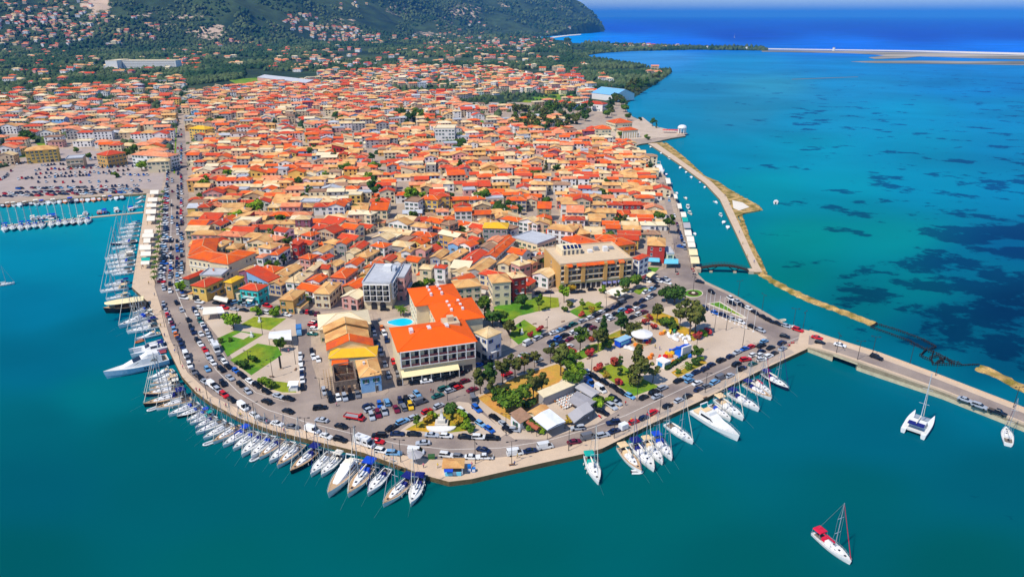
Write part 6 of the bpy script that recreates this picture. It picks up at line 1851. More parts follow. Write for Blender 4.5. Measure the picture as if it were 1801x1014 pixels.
def special_vehicles():
    # red flatbed truck
    p = P(632, 738, G + .02); a = heading(618, 737, 14, 2.4)
    o = thing('flatbed_truck', 'red flatbed truck with a long bare grey bed in the open parking', 'truck', p, a)
    b = MB(); b.loft([ring(x, 1.0, .45, z) for x, z in ((.1, 1.3), (.9, 1.3), (1.5, 1.2), (1.75, .8))]); b.frustum((.1, 1.15, -.9, .9), 1.3, (.15, .8, -.8, .8), 2.15); part('body', b, PAINT['r'], o)
    b = MB(); b.frustum((.25, 1.22, -.93, .93), 1.32, (.3, .92, -.84, .84), 1.95); part('window', b, carglass, o)
    b = MB(); b.box(-5.0, 0, -1.05, 1.05, .85, 1.05); part('bed', b, greymetal, o)
    b = MB()
    for q in ((-5.0, 0, -1.09, -1.055), (-5.0, 0, 1.055, 1.09), (-5.05, -5.005, -1.05, 1.05), (.01, .06, -1.05, 1.05)):
        b.box(*q, .85, 1.4)
    part('side_board', b, PAINT['r'], o)
    for x in (-4, -3.1, .9):
        for s in (-1, 1):
            link('wheel', WHEEL, o, (x, s * .85, .31))

    def camper(x, y, dx, dy, lab):
        p = P(x, y, G + .02); a = heading(x, y, dx, dy)
        o = thing('motorhome', lab, 'motorhome', p, a, 'motorhomes')
        b = MB(); b.frustum((-3.3, 2.0, -1.1, 1.1), .5, (-3.25, 1.7, -1.08, 1.08), 2.9); b.loft([ring(x_, 1.0, .4, z) for x_, z in ((2.0, 1.5), (2.6, 1.25), (3.2, 1.0), (3.3, .7))]); part('body', b, PAINT['w'], o)
        b = MB(); b.frustum((1.9, 2.85, -.9, .9), 1.3, (1.8, 2.1, -.8, .8), 1.98); part('window', b, carglass, o)
        for xx in (-2.2, .3):
            for s in (-1, 1):
                b = MB(); b.box(xx, xx + 1.2, -.02, .02, 1.5, 2.1); part('window', b, carglass, o, loc=(0, s * 1.115, 0))
        b = MB(); b.box(-2.4, -1.6, -.4, .4, 2.9, 3.05); part('roof_hatch', b, greymetal, o)
        for xx in (-2.2, 2.3):
            for s in (-1, 1):
                link('wheel', WHEEL, o, (xx, s * .95, .31))
    camper(642, 782, 14, 5, 'white motorhome parked lengthwise at the quay edge near the white motor yacht')
    camper(381, 616, 6, 12, 'white motorhome parked beside the lawn triangle on the harbour road')

    def pickup(x, y, dx, dy, col, lab, z=G):
        p = P(x, y, z + .02); a = heading(x, y, dx, dy, z)
        o = thing('pickup_truck', lab, 'pickup', p, a, 'pickup trucks')
        b = MB(); b.loft([ring(s, .9, .35, z_) for s, z_ in ((-2.6, .8), (-2.55, 1.0), (1.2, 1.0), (2.4, .85), (2.6, .6))]); b.frustum((-.6, .75, -.68, .68), 1.6, (-.55, .6, -.6, .6), 1.7); part('body', b, PAINT[col], o)
        b = MB(); b.frustum((-.85, 1.2, -.8, .8), .98, (-.6, .75, -.7, .7), 1.6); part('window', b, carglass, o)
        b = MB(); b.box(-2.45, -.95, -.72, .72, .98, 1.03); part('bed', b, S('bed_liner', (90, 80, 70)), o)
        for xx in (-1.6, 1.6):
            for s in (-1, 1):
                link('wheel', WHEEL, o, (xx, s * .8, .31))
    pickup(852, 806, -14, 0, 'w', 'white pickup with an open bed parked behind the orange-roofed kiosk')
    pickup(1754, 727, 14, 5, 'k', 'black pickup with an open bed on the far end of the causeway', 2.35)
    pickup(385.7, 629, 6, 12, 'g', 'grey pickup parked beside the lawn triangle behind a motorhome')
    p = P(526.5, 586, G + .02); a = heading(526, 586, 0.5, 12)
    o = thing('delivery_truck', 'light blue delivery truck parked at the edge of the lawn triangle', 'truck', p, a)
    b = MB(); b.box(-3, 1.4, -1.1, 1.1, .7, 2.9); part('cargo_box', b, S('truck_blue', (64, 120, 178), rough=.5), o)
    b = MB(); b.loft([ring(x, 1.0, .45, z) for x, z in ((1.45, 2.3), (2.3, 2.2), (2.9, 1.3), (3.0, .7))]); part('body', b, PAINT['l'], o)
    for xx in (-2, 2.1):
        for s in (-1, 1):
            link('wheel', WHEEL, o, (xx, s * .95, .31))
    for i, (x, y) in enumerate([(1188, 475), (1190, 479), (1192, 483), (1218, 474), (1220, 478), (1221, 483), (1223, 488), (1394, 604), (1388, 609), (707, 798), (1055, 734)]):
        scooter(P(x, y, G + (.14 if x in (707,) else .02)), rc_.uniform(0, 6.28))


def scooter(p, a):
    def bodym():
        b = MB(); b.loft([[(x, -w, z0), (x, w, z0), (x, w * .8, z1), (x, -w * .8, z1)] for x, w, z0, z1 in ((-.8, .12, .45, .7), (-.4, .17, .4, .82), (0, .16, .3, .6), (.35, .15, .28, .5), (.6, .1, .5, .95))])
        b.tube((.55, 0, .3), (.4, 0, 1.1), .05); b.tube((.4, -.32, 1.1), (.4, .32, 1.1), .04)
        return b.mesh('body', white)
    o = thing('scooter', None, 'scooter', p, a, 'scooters standing at the kerb')
    link('body', shared('scooter', bodym), o, m=PAINT[rc_.choice('kkngr')])
    for x in (-.6, .6):
        link('wheel', shared('scooterwheel', lambda: (lambda b: (b.tube((0, -.06, 0), (0, .06, 0), .25, .25, 10), b.mesh('wheel', tyre))[1])(MB())), o, (x, 0, .25))
    auto(o, 'dark motor scooter standing at the kerb', 'scooter', 'scooters standing at the kerb')


special_vehicles()

# ------------------------------------------------------------------ boats
HULL = {n: S('hull_' + n, c, rough=.25, var=.03, spec=.5) for n, c in {'white': (232, 232, 228), 'navy': (22, 30, 62), 'cream': (226, 214, 186), 'black': (26, 26, 30), 'teal': (40, 150, 160), 'orange': (226, 120, 40), 'blue': (40, 90, 170), 'red': (200, 40, 50), 'wood': (96, 62, 40)}.items()}
deckm = S('deck_white', (222, 220, 212), rough=.6, var=.05)
DECK = {'white': deckm, 'teak': teak}
darkgl = S('boat_glass', (26, 32, 42), rough=.15, spec=.5)
CANV = {'blue': bluecloth, 'navy': navycloth, 'white': canvas, 'tan': tancloth, 'red': redcloth, 'green': tealcloth, 'grey': greycloth}


def hull_rings(L, B, fb, stern=.72, full=.5, keel=-.35, n=13):
    out = []
    for i in range(n):
        t = i / (n - 1)                                     # 0 stern, 1 bow
        x = t * L
        if t < full:
            k = stern + (1 - stern) * math.sin(t / full * math.pi / 2)
        else:
            s = (t - full) / (1 - full)
            k = max(.02, (1 - s ** 2.1))
        w = B / 2 * k
        z = fb * (1 + .28 * t * t)
        rake = .35 * fb * max(0, t - .8) / .2
        out.append([(x + rake, -w, z), (x + rake * .5, -w * .9, z * .35), (x, -w * .55, keel), (x, w * .55, keel), (x + rake * .5, w * .9, z * .35), (x + rake, w, z)])
    return out


def deck_poly(rings, inset=.0, dz=0.0):
    lf = [Vector(r[0]) for r in rings]; rt = [Vector(r[-1]) for r in rings]
    return lf, rt


def deck_mesh(rings, dz=.015):
    b = MB()
    for a, c in zip(rings, rings[1:]):
        f = .96
        b.poly([(a[0][0], a[0][1] * f, a[0][2] + dz), (c[0][0], c[0][1] * f, c[0][2] + dz), (c[-1][0], c[-1][1] * f, c[-1][2] + dz), (a[-1][0], a[-1][1] * f, a[-1][2] + dz)])
    return b.mesh('deck', deckm)


def yacht_meshes():
    L, B, fb = 12.0, 3.8, 1.15
    M = {}
    rg = hull_rings(L, B, fb)
    b = MB(); b.loft(rg); M['hull'] = b.mesh('hull', HULL['white'])
    M['deck'] = deck_mesh(rg)
    b = MB()
    z = 1.28
    b.loft([[(x, -w, z), (x, -w * .82, z + h), (x, w * .82, z + h), (x, w, z)] for x, w, h in ((3.6, 1.15, .62), (5.5, 1.2, .58), (7.6, 1.0, .48), (9.2, .55, .25), (9.6, .3, .04))])
    M['cabin'] = b.mesh('cabin', white)
    b = MB()
    for s in (-1, 1):
        for x0, x1, w in ((4.2, 5.2, 1.08), (5.6, 6.6, 1.06), (7.0, 7.9, .93)):
            b.raw([(x0, s * w, z + .2), (x1, s * w * .97, z + .2), (x1, s * w * .93, z + .42), (x0, s * w * .96, z + .42)], [(0, 1, 2, 3)])
    for x, y in ((6.3, .35), (8.3, 0), (10.3, 0)):
        zz = z + .6 if x < 7 else z + .42 if x < 9 else 1.5
        b.box(x - .27, x + .27, y - .27, y + .27, zz - .1, zz + .03)
    M['window'] = b.mesh('window', darkgl)
    b = MB(); b.box(.7, 3.4, -.75, .75, 1.19, 1.24); b.box(.9, 3.2, -1.15, -.8, 1.2, 1.5); b.box(.9, 3.2, .8, 1.15, 1.2, 1.5)
    M['cockpit'] = b.mesh('cockpit', S('cockpit', (120, 108, 96), rough=.8))
    b = MB(); b.tube((1.6, 0, 1.25), (1.6, 0, 1.9), .06); b.tube((1.55, 0, 1.9), (1.62, 0, 1.9), .42, .42, 12)
    M['wheel'] = b.mesh('wheel', darkmetal)
    b = MB(); b.tube((6.9, 0, 1.3), (6.9, 0, 16.2), .12, .08, 8)
    M['mast'] = b.mesh('mast', S('mast_metal', (158, 164, 170), rough=.35, spec=.5))
    b = MB()
    b.tube((6.8, -1.1, 0), (6.9, .03, .1), .05); b.tube((6.8, 1.1, 0), (6.9, -.03, .1), .05)
    M['spreader'] = b.mesh('spreader', metal)
    b = MB(); b.tube((6.8, 0, 2.5), (2.6, 0, 2.7), .09); M['boom'] = b.mesh('boom', metal)
    b = MB(); b.loft([[(x, -w, zz), (x, -w * .6, zz + h), (x, w * .6, zz + h), (x, w, zz)] for x, w, zz, h in ((6.7, .12, 2.6, .5), (5, .22, 2.7, .42), (2.7, .12, 2.8, .2))]); M['sail_cover'] = b.mesh('sail_cover', canvas)
    b = MB(); b.tube((12.1, 0, 1.7), (7.0, 0, 15.6), .10, .05, 6); M['furled_sail'] = b.mesh('furled_sail', canvas)
    b = MB(); b.tube((.1, 0, 1.3), (6.85, 0, 16), .03, .03, 4)
    for s in (-1, 1):
        b.tube((6.6, s * 1.75, 1.3), (6.8, s * 1.1, 6.4), .03, .03, 4); b.tube((6.8, s * 1.1, 6.4), (6.8, s * 1.1, 11.2), .028, .028, 4); b.tube((6.8, s * 1.1, 11.2), (6.9, 0, 16), .028, .028, 4)
    M['rigging'] = b.mesh('rigging', greymetal)
    b = MB()
    for s in (-1, 1):
        pts = [(r[0] if s < 0 else r[-1]) for r in rg]
        for p, q in zip(pts, pts[1:]):
            b.tube((p[0], p[1] * .97, p[2] + .58), (q[0], q[1] * .97, q[2] + .58), .022, n=4)
            b.tube((p[0], p[1] * .97, p[2]), (p[0], p[1] * .97, p[2] + .58), .02, n=4)
    M['guard_rail'] = b.mesh('guard_rail', metal)
    b = MB(); b.tube((12.2, 0, 1.2), (16.5, .3, 0), .02, n=4); M['mooring_line'] = b.mesh('mooring_line', S('rope', (96, 140, 138)))
    b = MB(); b.loft([[(x, -1.25, 1.5), (x, -1.1, zz), (x, 1.1, zz), (x, 1.25, 1.5)] for x, zz in ((4.4, 1.62), (4.0, 2.2), (3.3, 2.4))], closed=False, cap=(False, False)); M['sprayhood'] = b.mesh('sprayhood', navycloth)
    b = MB(); b.loft([[(x, -1.5, 3.05), (x, -1.2, 3.3), (x, 1.2, 3.3), (x, 1.5, 3.05)] for x in (.3, 1.5, 2.9)])
    M['bimini'] = b.mesh('bimini', navycloth)
    b = MB()
    for x in (.4, 2.8):
        for s in (-1, 1):
            b.tube((x, s * 1.45, 1.25), (x, s * 1.45, 3.06), .03, n=4)
    M['bimini_frame'] = b.mesh('bimini_frame', metal)
    b = MB()
    for x in (3.0, 5.0, 7.0):
        for s in (-1, 1):
            b.tube((x, s * 1.98, .3), (x, s * 1.98, .95), .13, .13, 7)
    M['fender'] = b.mesh('fender', canvas)
    return M


FQ, NQ = 'at the park-side quay', 'at the road-side quay'
YM = yacht_meshes()
rb_ = random.Random(41)
BGROUP = 'sailing yachts moored along the quays'


def yacht(stern, bow, hull='white', deck='white', can='navy', cover='white', look=None, label=None, place='moored at the town quay', z=0.0, heel=0.0):
    """A sailing yacht between two photo pixels, read at deck height."""
    a, b = P(*stern, z + 1.1), P(*bow, z + 1.5)
    d = Vector((b.x - a.x, b.y - a.y)); L = max(7.5, min(d.length, 17))
    o = thing('sailing_yacht', label, 'yacht', (a.x, a.y, z), math.atan2(d.y, d.x), BGROUP if label is None else None, L / 12.2)
    h = link('hull', YM['hull'], o, m=HULL[hull])
    link('deck', YM['deck'], o, m=DECK[deck])
    c = link('cabin', YM['cabin'], o); link('window', YM['window'], c)
    ck = link('cockpit', YM['cockpit'], o); link('wheel', YM['wheel'], ck)
    m = link('mast', YM['mast'], o); link('spreader', YM['spreader'], m, (0, 0, 6.4)); link('spreader', YM['spreader'], m, (0, 0, 11.2)); link('rigging', YM['rigging'], m)
    bm_ = link('boom', YM['boom'], o); link('sail_cover', YM['sail_cover'], bm_, m=CANV[cover])
    if stern[0] > 240 and stern[1] > 530 and place in (FQ, NQ):
        link('mooring_line', YM['mooring_line'], h)
    link('furled_sail', YM['furled_sail'], o, m=CANV[rb_.choice(('white', 'white', 'white', 'navy', 'grey')) if cover != 'red' else 'red'])
    link('guard_rail', YM['guard_rail'], o)
    if can != 'none':
        link('sprayhood', YM['sprayhood'], o, m=CANV[can])
        if rb_.random() < .62 or label:
            bi = link('bimini', YM['bimini'], o, m=CANV[can]); link('bimini_frame', YM['bimini_frame'], bi)
    if rb_.random() < .6:
        link('fender', YM['fender'], h)
    if label is None:
        cn = {'none': 'no canopy', 'navy': 'navy canopy'}.get(can, can + ' canopy')
        auto(o, look or f"{hull} {'teak-decked ' if deck == 'teak' else ''}yacht with {cn} {place}", 'yacht', BGROUP)
    return o


def motor_meshes():
    L, B, fb = 16.0, 4.8, 1.7
    M = {}
    rg = hull_rings(L, B, fb, .92, .45)
    b = MB(); b.loft(rg); M['hull'] = b.mesh('hull', HULL['white']); M['deck'] = deck_mesh(rg)
    b = MB()
    b.loft([[(x, -w, 1.85), (x, -w * .84, 1.85 + h), (x, w * .84, 1.85 + h), (x, w, 1.85)] for x, w, h in ((3.2, 1.85, 1.5), (7.4, 1.85, 1.45), (9.2, 1.65, .95), (12.0, 1.1, .35), (12.9, .5, .05))]); M['cabin'] = b.mesh('cabin', white)
    b = MB()
    for s in (-1, 1):
        b.raw([(3.8, s * 1.80, 2.35), (8.6, s * 1.72, 2.3), (7.4, s * 1.66, 2.95), (4.0, s * 1.67, 3.0)], [(0, 1, 2, 3)])
    b.raw([(7.5, -1.5, 3.22), (7.5, 1.5, 3.22), (9.15, 1.32, 2.78), (9.15, -1.32, 2.78)], [(0, 1, 2, 3)])
    M['window'] = b.mesh('window', darkgl)
    b = MB(); b.box(3.4, 6.4, -1.5, 1.5, 3.34, 3.75); b.frustum((6.4, 6.9, -1.5, 1.5), 3.34, (6.4, 6.55, -1.4, 1.4), 4.1); M['flybridge'] = b.mesh('flybridge', white)
    b = MB(); b.box(3.6, 5.2, -1.3, 1.3, 3.76, 3.95); b.box(.8, 2.9, -1.5, 1.5, 2.0, 2.35); M['cushion'] = b.mesh('cushion', tancloth)
    b = MB(); b.tube((3.5, -1.5, 3.7), (3.1, -1.3, 5.2), .09); b.tube((3.5, 1.5, 3.7), (3.1, 1.3, 5.2), .09); b.box(2.9, 3.3, -1.4, 1.4, 5.2, 5.35); M['radar_arch'] = b.mesh('radar_arch', white)
    b = MB()
    for s in (-1, 1):
        pts = [(r[0] if s < 0 else r[-1]) for r in rg[5:]]
        for p, q in zip(pts, pts[1:]):
            b.tube((p[0], p[1] * .95, p[2] + .7), (q[0], q[1] * .95, q[2] + .7), .03, n=4); b.tube((q[0], q[1] * .95, q[2]), (q[0], q[1] * .95, q[2] + .7), .025, n=4)
    M['guard_rail'] = b.mesh('guard_rail', metal)
    return M


MM = motor_meshes()


def motor_yacht(stern, bow, hull='white', deck='white', label=None, place='moored at the town quay', Lmax=30, cover=None):
    a, b = P(*stern, 1.6), P(*bow, 2.0)
    d = Vector((b.x - a.x, b.y - a.y)); L = max(7, min(d.length, Lmax))
    o = thing('motor_yacht', label, 'motor yacht', (a.x, a.y, 0), math.atan2(d.y, d.x), None if label else 'motor yachts moored along the quays', L / 16.3)
    link('hull', MM['hull'], o, m=HULL[hull]); link('deck', MM['deck'], o, m=DECK[deck])
    c = link('cabin', MM['cabin'], o); link('window', MM['window'], c); fl = link('flybridge', MM['flybridge'], o); link('radar_arch', MM['radar_arch'], fl)
    link('cushion', MM['cushion'], o, m=cover); link('guard_rail', MM['guard_rail'], o)
    if label is None:
        auto(o, f"white motor yacht {place}", 'motor yacht', 'motor yachts moored along the quays')
    return o


def small_meshes():
    M = {}
    rg = hull_rings(5.5, 2.1, .65, .88, .5, -.15, 9)
    b = MB(); b.loft(rg); M['hull'] = b.mesh('hull', HULL['white'])
    b = MB(); b.box(.5, 3.6, -.7, .7, .62, .7); b.box(3.9, 4.6, -.35, .35, .66, .74); M['well'] = b.mesh('well', S('boat_well', (150, 140, 126), rough=.8))
    b = MB(); b.frustum((2.3, 3.5, -.75, .75), .66, (2.4, 3.0, -.65, .65), 1.35); M['console'] = b.mesh('console', white)
    b = MB(); b.box(-.35, .05, -.2, .2, .2, 1.0); M['outboard_motor'] = b.mesh('outboard_motor', darkmetal)
    b = MB(); b.loft([[(x, -.9, 1.75), (x, -.7, 1.95), (x, .7, 1.95), (x, .9, 1.75)] for x in (.8, 2.8)]); M['sunshade'] = b.mesh('sunshade', bluecloth)
    b = MB()
    for x in (.85, 2.75):
        for s in (-1, 1):
            b.tube((x, s * .85, .6), (x, s * .85, 1.78), .03, n=4)
    M['sunshade_frame'] = b.mesh('sunshade_frame', metal)
    return M


SMM = small_meshes()


def small_boat(p, a, hull='white', shade=None, place='moored along the canal', s=1.0, label=None):
    o = thing('motorboat', label, 'boat', (p.x, p.y, 0), a, 'small boats', s)
    link('hull', SMM['hull'], o, m=HULL[hull]); link('well', SMM['well'], o)
    if shade:
        q = link('sunshade', SMM['sunshade'], o, m=CANV[shade]); link('sunshade_frame', SMM['sunshade_frame'], q)
    else:
        link('console', SMM['console'], o)
    link('outboard_motor', SMM['outboard_motor'], o)
    if label is None:
        auto(o, f"small {hull} motorboat {'with ' + shade + ' sunshade ' if shade else ''}{place}", 'boat', 'small boats')
    return o


def dinghy(x, y, dx, dy, col='white', label=None):
    p = P(x, y, .3); a = heading(x, y, dx, dy, .3)

    def m_():
        b = MB()
        path = [(-1.6, -.7, .3), (.6, -.7, .32), (1.3, -.45, .4), (1.6, 0, .45), (1.3, .45, .4), (.6, .7, .32), (-1.6, .7, .3)]
        for q, r in zip(path, path[1:]):
            b.tube(q, r, .24, .24, 8)
        return b.mesh('tube', HULL['white'])
    o = thing('inflatable_dinghy', label, 'dinghy', (p.x, p.y, 0), a, 'inflatable dinghies')
    link('tube', shared('dinghy', m_), o, m=HULL[col])
    b = MB(); b.box(-1.5, 1.1, -.5, .5, .1, .2); part('floor', b, S('dinghy_floor', (140, 140, 140)), o)
    b = MB(); b.box(-1.9, -1.6, -.15, .15, .1, .85); part('outboard_motor', b, darkmetal, o)
    if label is None:
        auto(o, f"{col} inflatable dinghy", 'dinghy', 'inflatable dinghies')


FQ = 'at the park-side quay'
for s_, b_, kw in [
    ((1342, 656), (1386.7, 681), dict(hull='navy', can='navy')), ((1324, 666.7), (1356, 688), dict(can='white', cover='red')), ((1309, 673.6), (1357, 697), dict(can='navy', deck='teak')), ((1282.5, 690), (1335, 717), dict(can='navy')),
    ((1260, 701), (1307.5, 733), dict(can='tan')), ((1249, 710), (1285, 734), dict(can='blue')), ((1172, 744), (1219, 774), dict(can='none')),
    ((1150.6, 766), (1182, 803), dict(can='blue', cover='navy')), ((1133, 773.5), (1165.7, 810), dict(can='tan')), ((1113, 778.5), (1150.6, 822), dict(can='navy')), ((1091, 786), (1128, 826), dict(can='tan', deck='teak')), ((1034, 801), (1053, 845), dict(can='green'))]:
    yacht(s_, b_, place=FQ, **kw)
motor_yacht((1222, 720), (1299, 766), label='large white motor yacht with tan cushions at the park-side quay', cover=tancloth)
mark('park-side motor yacht', P(1260, 742))
dinghy(1120.5, 829.7, 10, 0)
NQ = 'at the road-side quay'
for s_, b_, kw in [
    ((740.7, 838), (722, 883), dict(can='navy')), ((724, 840), (674, 884), dict(can='navy', deck='teak')), ((683, 823), (646.7, 865), dict(can='navy')), ((655.5, 815), (612, 867), dict(can='blue', deck='teak')),
    ((600, 797.6), (565, 832), dict(can='white')), ((584, 792.6), (546.5, 831), dict(can='none')), ((560, 787.6), (511, 826), dict(hull='black', can='navy', deck='teak')), ((532.7, 780), (487.6, 816), dict(can='grey', deck='teak')), ((515, 775), (474, 808), dict(can='white')), ((497, 770), (456, 801), dict(can='navy', deck='teak')),
    ((480, 765), (442, 800), dict(can='blue')), ((466, 761), (425, 797), dict(can='navy')), ((452, 757), (410, 786), dict(can='blue')), ((438, 752), (392, 780), dict(can='blue', cover='blue')), ((424, 747), (374.4, 774), dict(can='tan', deck='teak')), ((408, 743), (357.8, 767), dict(can='none')), ((396, 737), (344.6, 757.5), dict(can='none')),
    ((380, 730), (350, 744), dict(can='navy')), ((374, 725), (340, 738), dict(can='green')), ((367, 719), (333, 733), dict(can='blue')), ((357, 714), (311, 729), dict(hull='black', can='blue')), ((350, 707), (296, 726), dict(can='blue')), ((337, 700), (274, 715), dict(can='none', deck='teak')),
    ((328, 691), (253, 709), dict(hull='black', can='navy', deck='teak')), ((322, 681), (253, 691), dict(hull='navy', can='none', deck='teak')), ((316, 671), (262, 681), dict(can='white', deck='teak')), ((311, 663), (264, 672), dict(can='tan', deck='teak')),
    ((281, 572), (223, 581), dict(can='white')), ((276, 562), (230, 572), dict(can='navy')), ((270, 552), (209, 572), dict(can='blue')), ((268, 546), (247, 553), dict(can='white')), ((263, 539), (233, 547), dict(can='blue')),
    ((226, 518), (186, 523), dict(can='tan')), ((226, 504.6), (176, 510), dict(can='tan')), ((228, 494), (184, 500), dict(can='navy')), ((235, 477), (196, 480), dict(can='none')), ((232, 473), (184, 477), dict(can='none')), ((238, 465), (190.6, 468), dict(can='none')), ((238, 458), (188, 462), dict(can='blue')), ((237, 449), (185, 454), dict(can='white')),
    ((236, 444.5), (192, 448), dict(can='white')), ((239, 437), (209, 440), dict(can='none')), ((238, 432), (197, 435), dict(can='none')), ((241.6, 424), (195, 427.5), dict(can='blue', hull='navy')), ((240, 420.7), (207.6, 423), dict(can='none')), ((244, 413.5), (206.5, 415.5), dict(can='none')), ((245, 405), (209, 407.5), dict(can='none')), ((247, 398), (210, 400), dict(can='none')), ((248, 391), (220, 393), dict(can='navy')), ((250.7, 362), (223.5, 364.5), dict(can='none'))]:
    yacht(s_, b_, place=NQ, **kw)
mark('cream-roofed restaurant ship', P(222, 535)); mark('long white superyacht', P(240, 640))
motor_yacht((627, 806), (577, 865), deck='teak', label='white motor yacht with teak foredeck and a long white cover at the road-side quay', cover=canvas)
mark('white-covered motor yacht', P(600, 835))
for s_, b_ in (((311, 655), (268, 664)), ((305, 647), (258, 661)), ((281, 582), (239, 591)), ((254, 351.5), (238, 354)), ((254, 344), (241, 346))):
    motor_yacht(s_, b_, place=NQ)
dinghy(470, 779, -8, 3); dinghy(367, 779, -8, 3); dinghy(268, 719, -8, 3); dinghy(448, 806, -8, 5); dinghy(245, 554, -8, 2); dinghy(284.5, 619, -14, 3, 'red'); dinghy(1376, 563, 14, -2, 'cream'); dinghy(245, 600, -12, 4, 'orange')


def superyacht():
    a, b = P(295, 629, 2), P(186, 652, 3)
    d = Vector((b.x - a.x, b.y - a.y)); L = d.length
    o = thing('motor_yacht', 'long sleek white superyacht with pale blue hull side and dark windows jutting from the quay', 'superyacht', (a.x, a.y, 0), math.atan2(d.y, d.x))
    rg = hull_rings(L, 6.2, 2.4, .9, .4, -.4, 17)
    b_ = MB(); b_.loft(rg); part('hull', b_, S('superyacht_hull', (170, 200, 222), rough=.2, spec=.5), o)
    o2 = link('deck', deck_mesh(rg), o)
    k = L / 28
    b_ = MB(); b_.loft([[(x * k, -w, 2.5), (x * k, -w * .8, 2.5 + h), (x * k, w * .8, 2.5 + h), (x * k, w, 2.5)] for x, w, h in ((3, 2.5, 2.2), (12, 2.5, 2.4), (16, 2.2, 1.6), (20, 1.6, .7), (23, .7, .1))]); c = part('cabin', b_, white, o)
    b_ = MB()
    for s in (-1, 1):
        b_.raw([(5 * k, s * 2.42, 3.1), (16.5 * k, s * 2.0, 3.0), (14 * k, s * 2.08, 4.0), (6 * k, s * 2.16, 4.1)], [(0, 1, 2, 3)])
    b_.raw([(12.2 * k, -1.9, 4.93), (12.2 * k, 1.9, 4.93), (15.8 * k, 1.7, 4.2), (15.8 * k, -1.7, 4.2)], [(0, 1, 2, 3)])
    part('window', b_, darkgl, c)
    b_ = MB(); b_.loft([[(x * k, -w, 4.9), (x * k, -w * .85, 4.9 + h), (x * k, w * .85, 4.9 + h), (x * k, w, 4.9)] for x, w, h in ((4, 1.8, .8), (9, 1.8, 1.0), (11.5, 1.4, .3))]); part('flybridge', b_, white, o)
    b_ = MB(); b_.box(.6 * k, 3 * k, -2.2, 2.2, 2.45, 2.6); part('aft_deck', b_, teak, o)
    b_ = MB()
    for i in range(3):
        b_.box((9 + i * 1.1) * k, (9.6 + i * 1.1) * k, -.03, .03, 0, .7)
    part('porthole', b_, darkgl, o, loc=(0, 3.02, 1.2))


superyacht()


def restaurant_ship():
    a, b = P(258, 535, 1.5), P(186, 545, 1.5)
    d = Vector((b.x - a.x, b.y - a.y)); L = min(d.length, 24)
    o = thing('restaurant_ship', 'dark wooden restaurant ship with a long cream roof moored across the quay corner', 'ship', (a.x, a.y, 0), math.atan2(d.y, d.x))
    rg = hull_rings(L, 6.4, 2.2, .9, .5, -.3, 13)
    b_ = MB(); b_.loft(rg); part('hull', b_, HULL['black'], o); link('deck', deck_mesh(rg), o, m=teak)
    b_ = MB(); b_.loft([[(x, -w, 4.6), (x, -w * .5, 5.0), (x, w * .5, 5.0), (x, w, 4.6)] for x, w in ((.6, 3.0), (L * .3, 3.3), (L * .7, 3.2), (L * .92, 2.2), (L * .99, .7))]); part('roof', b_, cream_canvas, o)
    for i in range(7):
        for s in (-1, 1):
            b_ = MB(); b_.box(-.07, .07, -.07, .07, 2.3, 4.62); part('post', b_, wood, o, loc=(1 + i * (L * .8) / 6, s * 2.75 * (1 if i < 5 else .8), 0))
    b_ = MB(); b_.box(2, L * .75, -1.6, 1.6, 2.45, 3.6); part('cabin', b_, HULL['wood'], o)


restaurant_ship()


def catamaran(stern, bow, label):
    a, b = P(*stern, 1.3), P(*bow, 1.6)
    d = Vector((b.x - a.x, b.y - a.y)); L = min(max(d.length, 11), 16)
    o = thing('catamaran', label, 'catamaran', (a.x, a.y, 0), math.atan2(d.y, d.x), 'catamarans', L / 13)
    for s in (-1, 1):
        rg = [[(p[0], p[1] + s * 2.7, p[2]) for p in r] for r in hull_rings(13, 1.7, 1.5, .8, .5, -.3, 11)]
        b_ = MB(); b_.loft(rg); part('hull', b_, HULL['white'], o)
    b_ = MB(); b_.prism([(1, -3), (8.6, -3), (9.2, 0), (8.6, 3), (1, 3)], 1.0, 1.62); part('deck', b_, deckm, o)
    b_ = MB(); b_.prism([(9.1, -2.4), (12, -2.1), (12, 2.1), (9.1, 2.4)], 1.25, 1.3); part('trampoline', b_, S('trampoline', (150, 160, 170)), o)
    b_ = MB(); b_.loft([[(x, -w, 1.63), (x, -w * .86, 1.63 + h), (x, w * .86, 1.63 + h), (x, w, 1.63)] for x, w, h in ((3.2, 2.5, 1.3), (6, 2.5, 1.35), (8, 1.8, .5))]); c = part('cabin', b_, white, o)
    b_ = MB(); b_.raw([(6.1, -2.0, 2.95), (6.1, 2.0, 2.95), (7.8, 1.55, 2.25), (7.8, -1.55, 2.25)], [(0, 1, 2, 3)])
    for s in (-1, 1):
        b_.raw([(3.6, s * 2.46, 2.0), (6.0, s * 2.46, 2.0), (6.0, s * 2.26, 2.7), (3.6, s * 2.26, 2.7)], [(0, 1, 2, 3)])
    part('window', b_, darkgl, c)
    b_ = MB(); b_.box(.8, 3.0, -2.2, 2.2, 3.3, 3.45); part('cockpit_roof', b_, navycloth, o)
    b_ = MB(); b_.tube((7.2, 0, 1.6), (7.2, 0, 18.5), .13, .09, 8); m = part('mast', b_, metal, o)
    for zz in (8, 13):
        b_ = MB(); b_.tube((7.1, -1.4, zz), (7.1, 1.4, zz), .05, n=5); part('spreader', b_, metal, m)
    b_ = MB(); b_.tube((7.1, 0, 3.6), (1.5, 0, 3.9), .2, .12); part('boom', b_, canvas, o)
    b_ = MB(); b_.tube((12, 0, 1.5), (7.3, 0, 17.5), .11, .06, 5); part('furled_sail', b_, canvas, o)


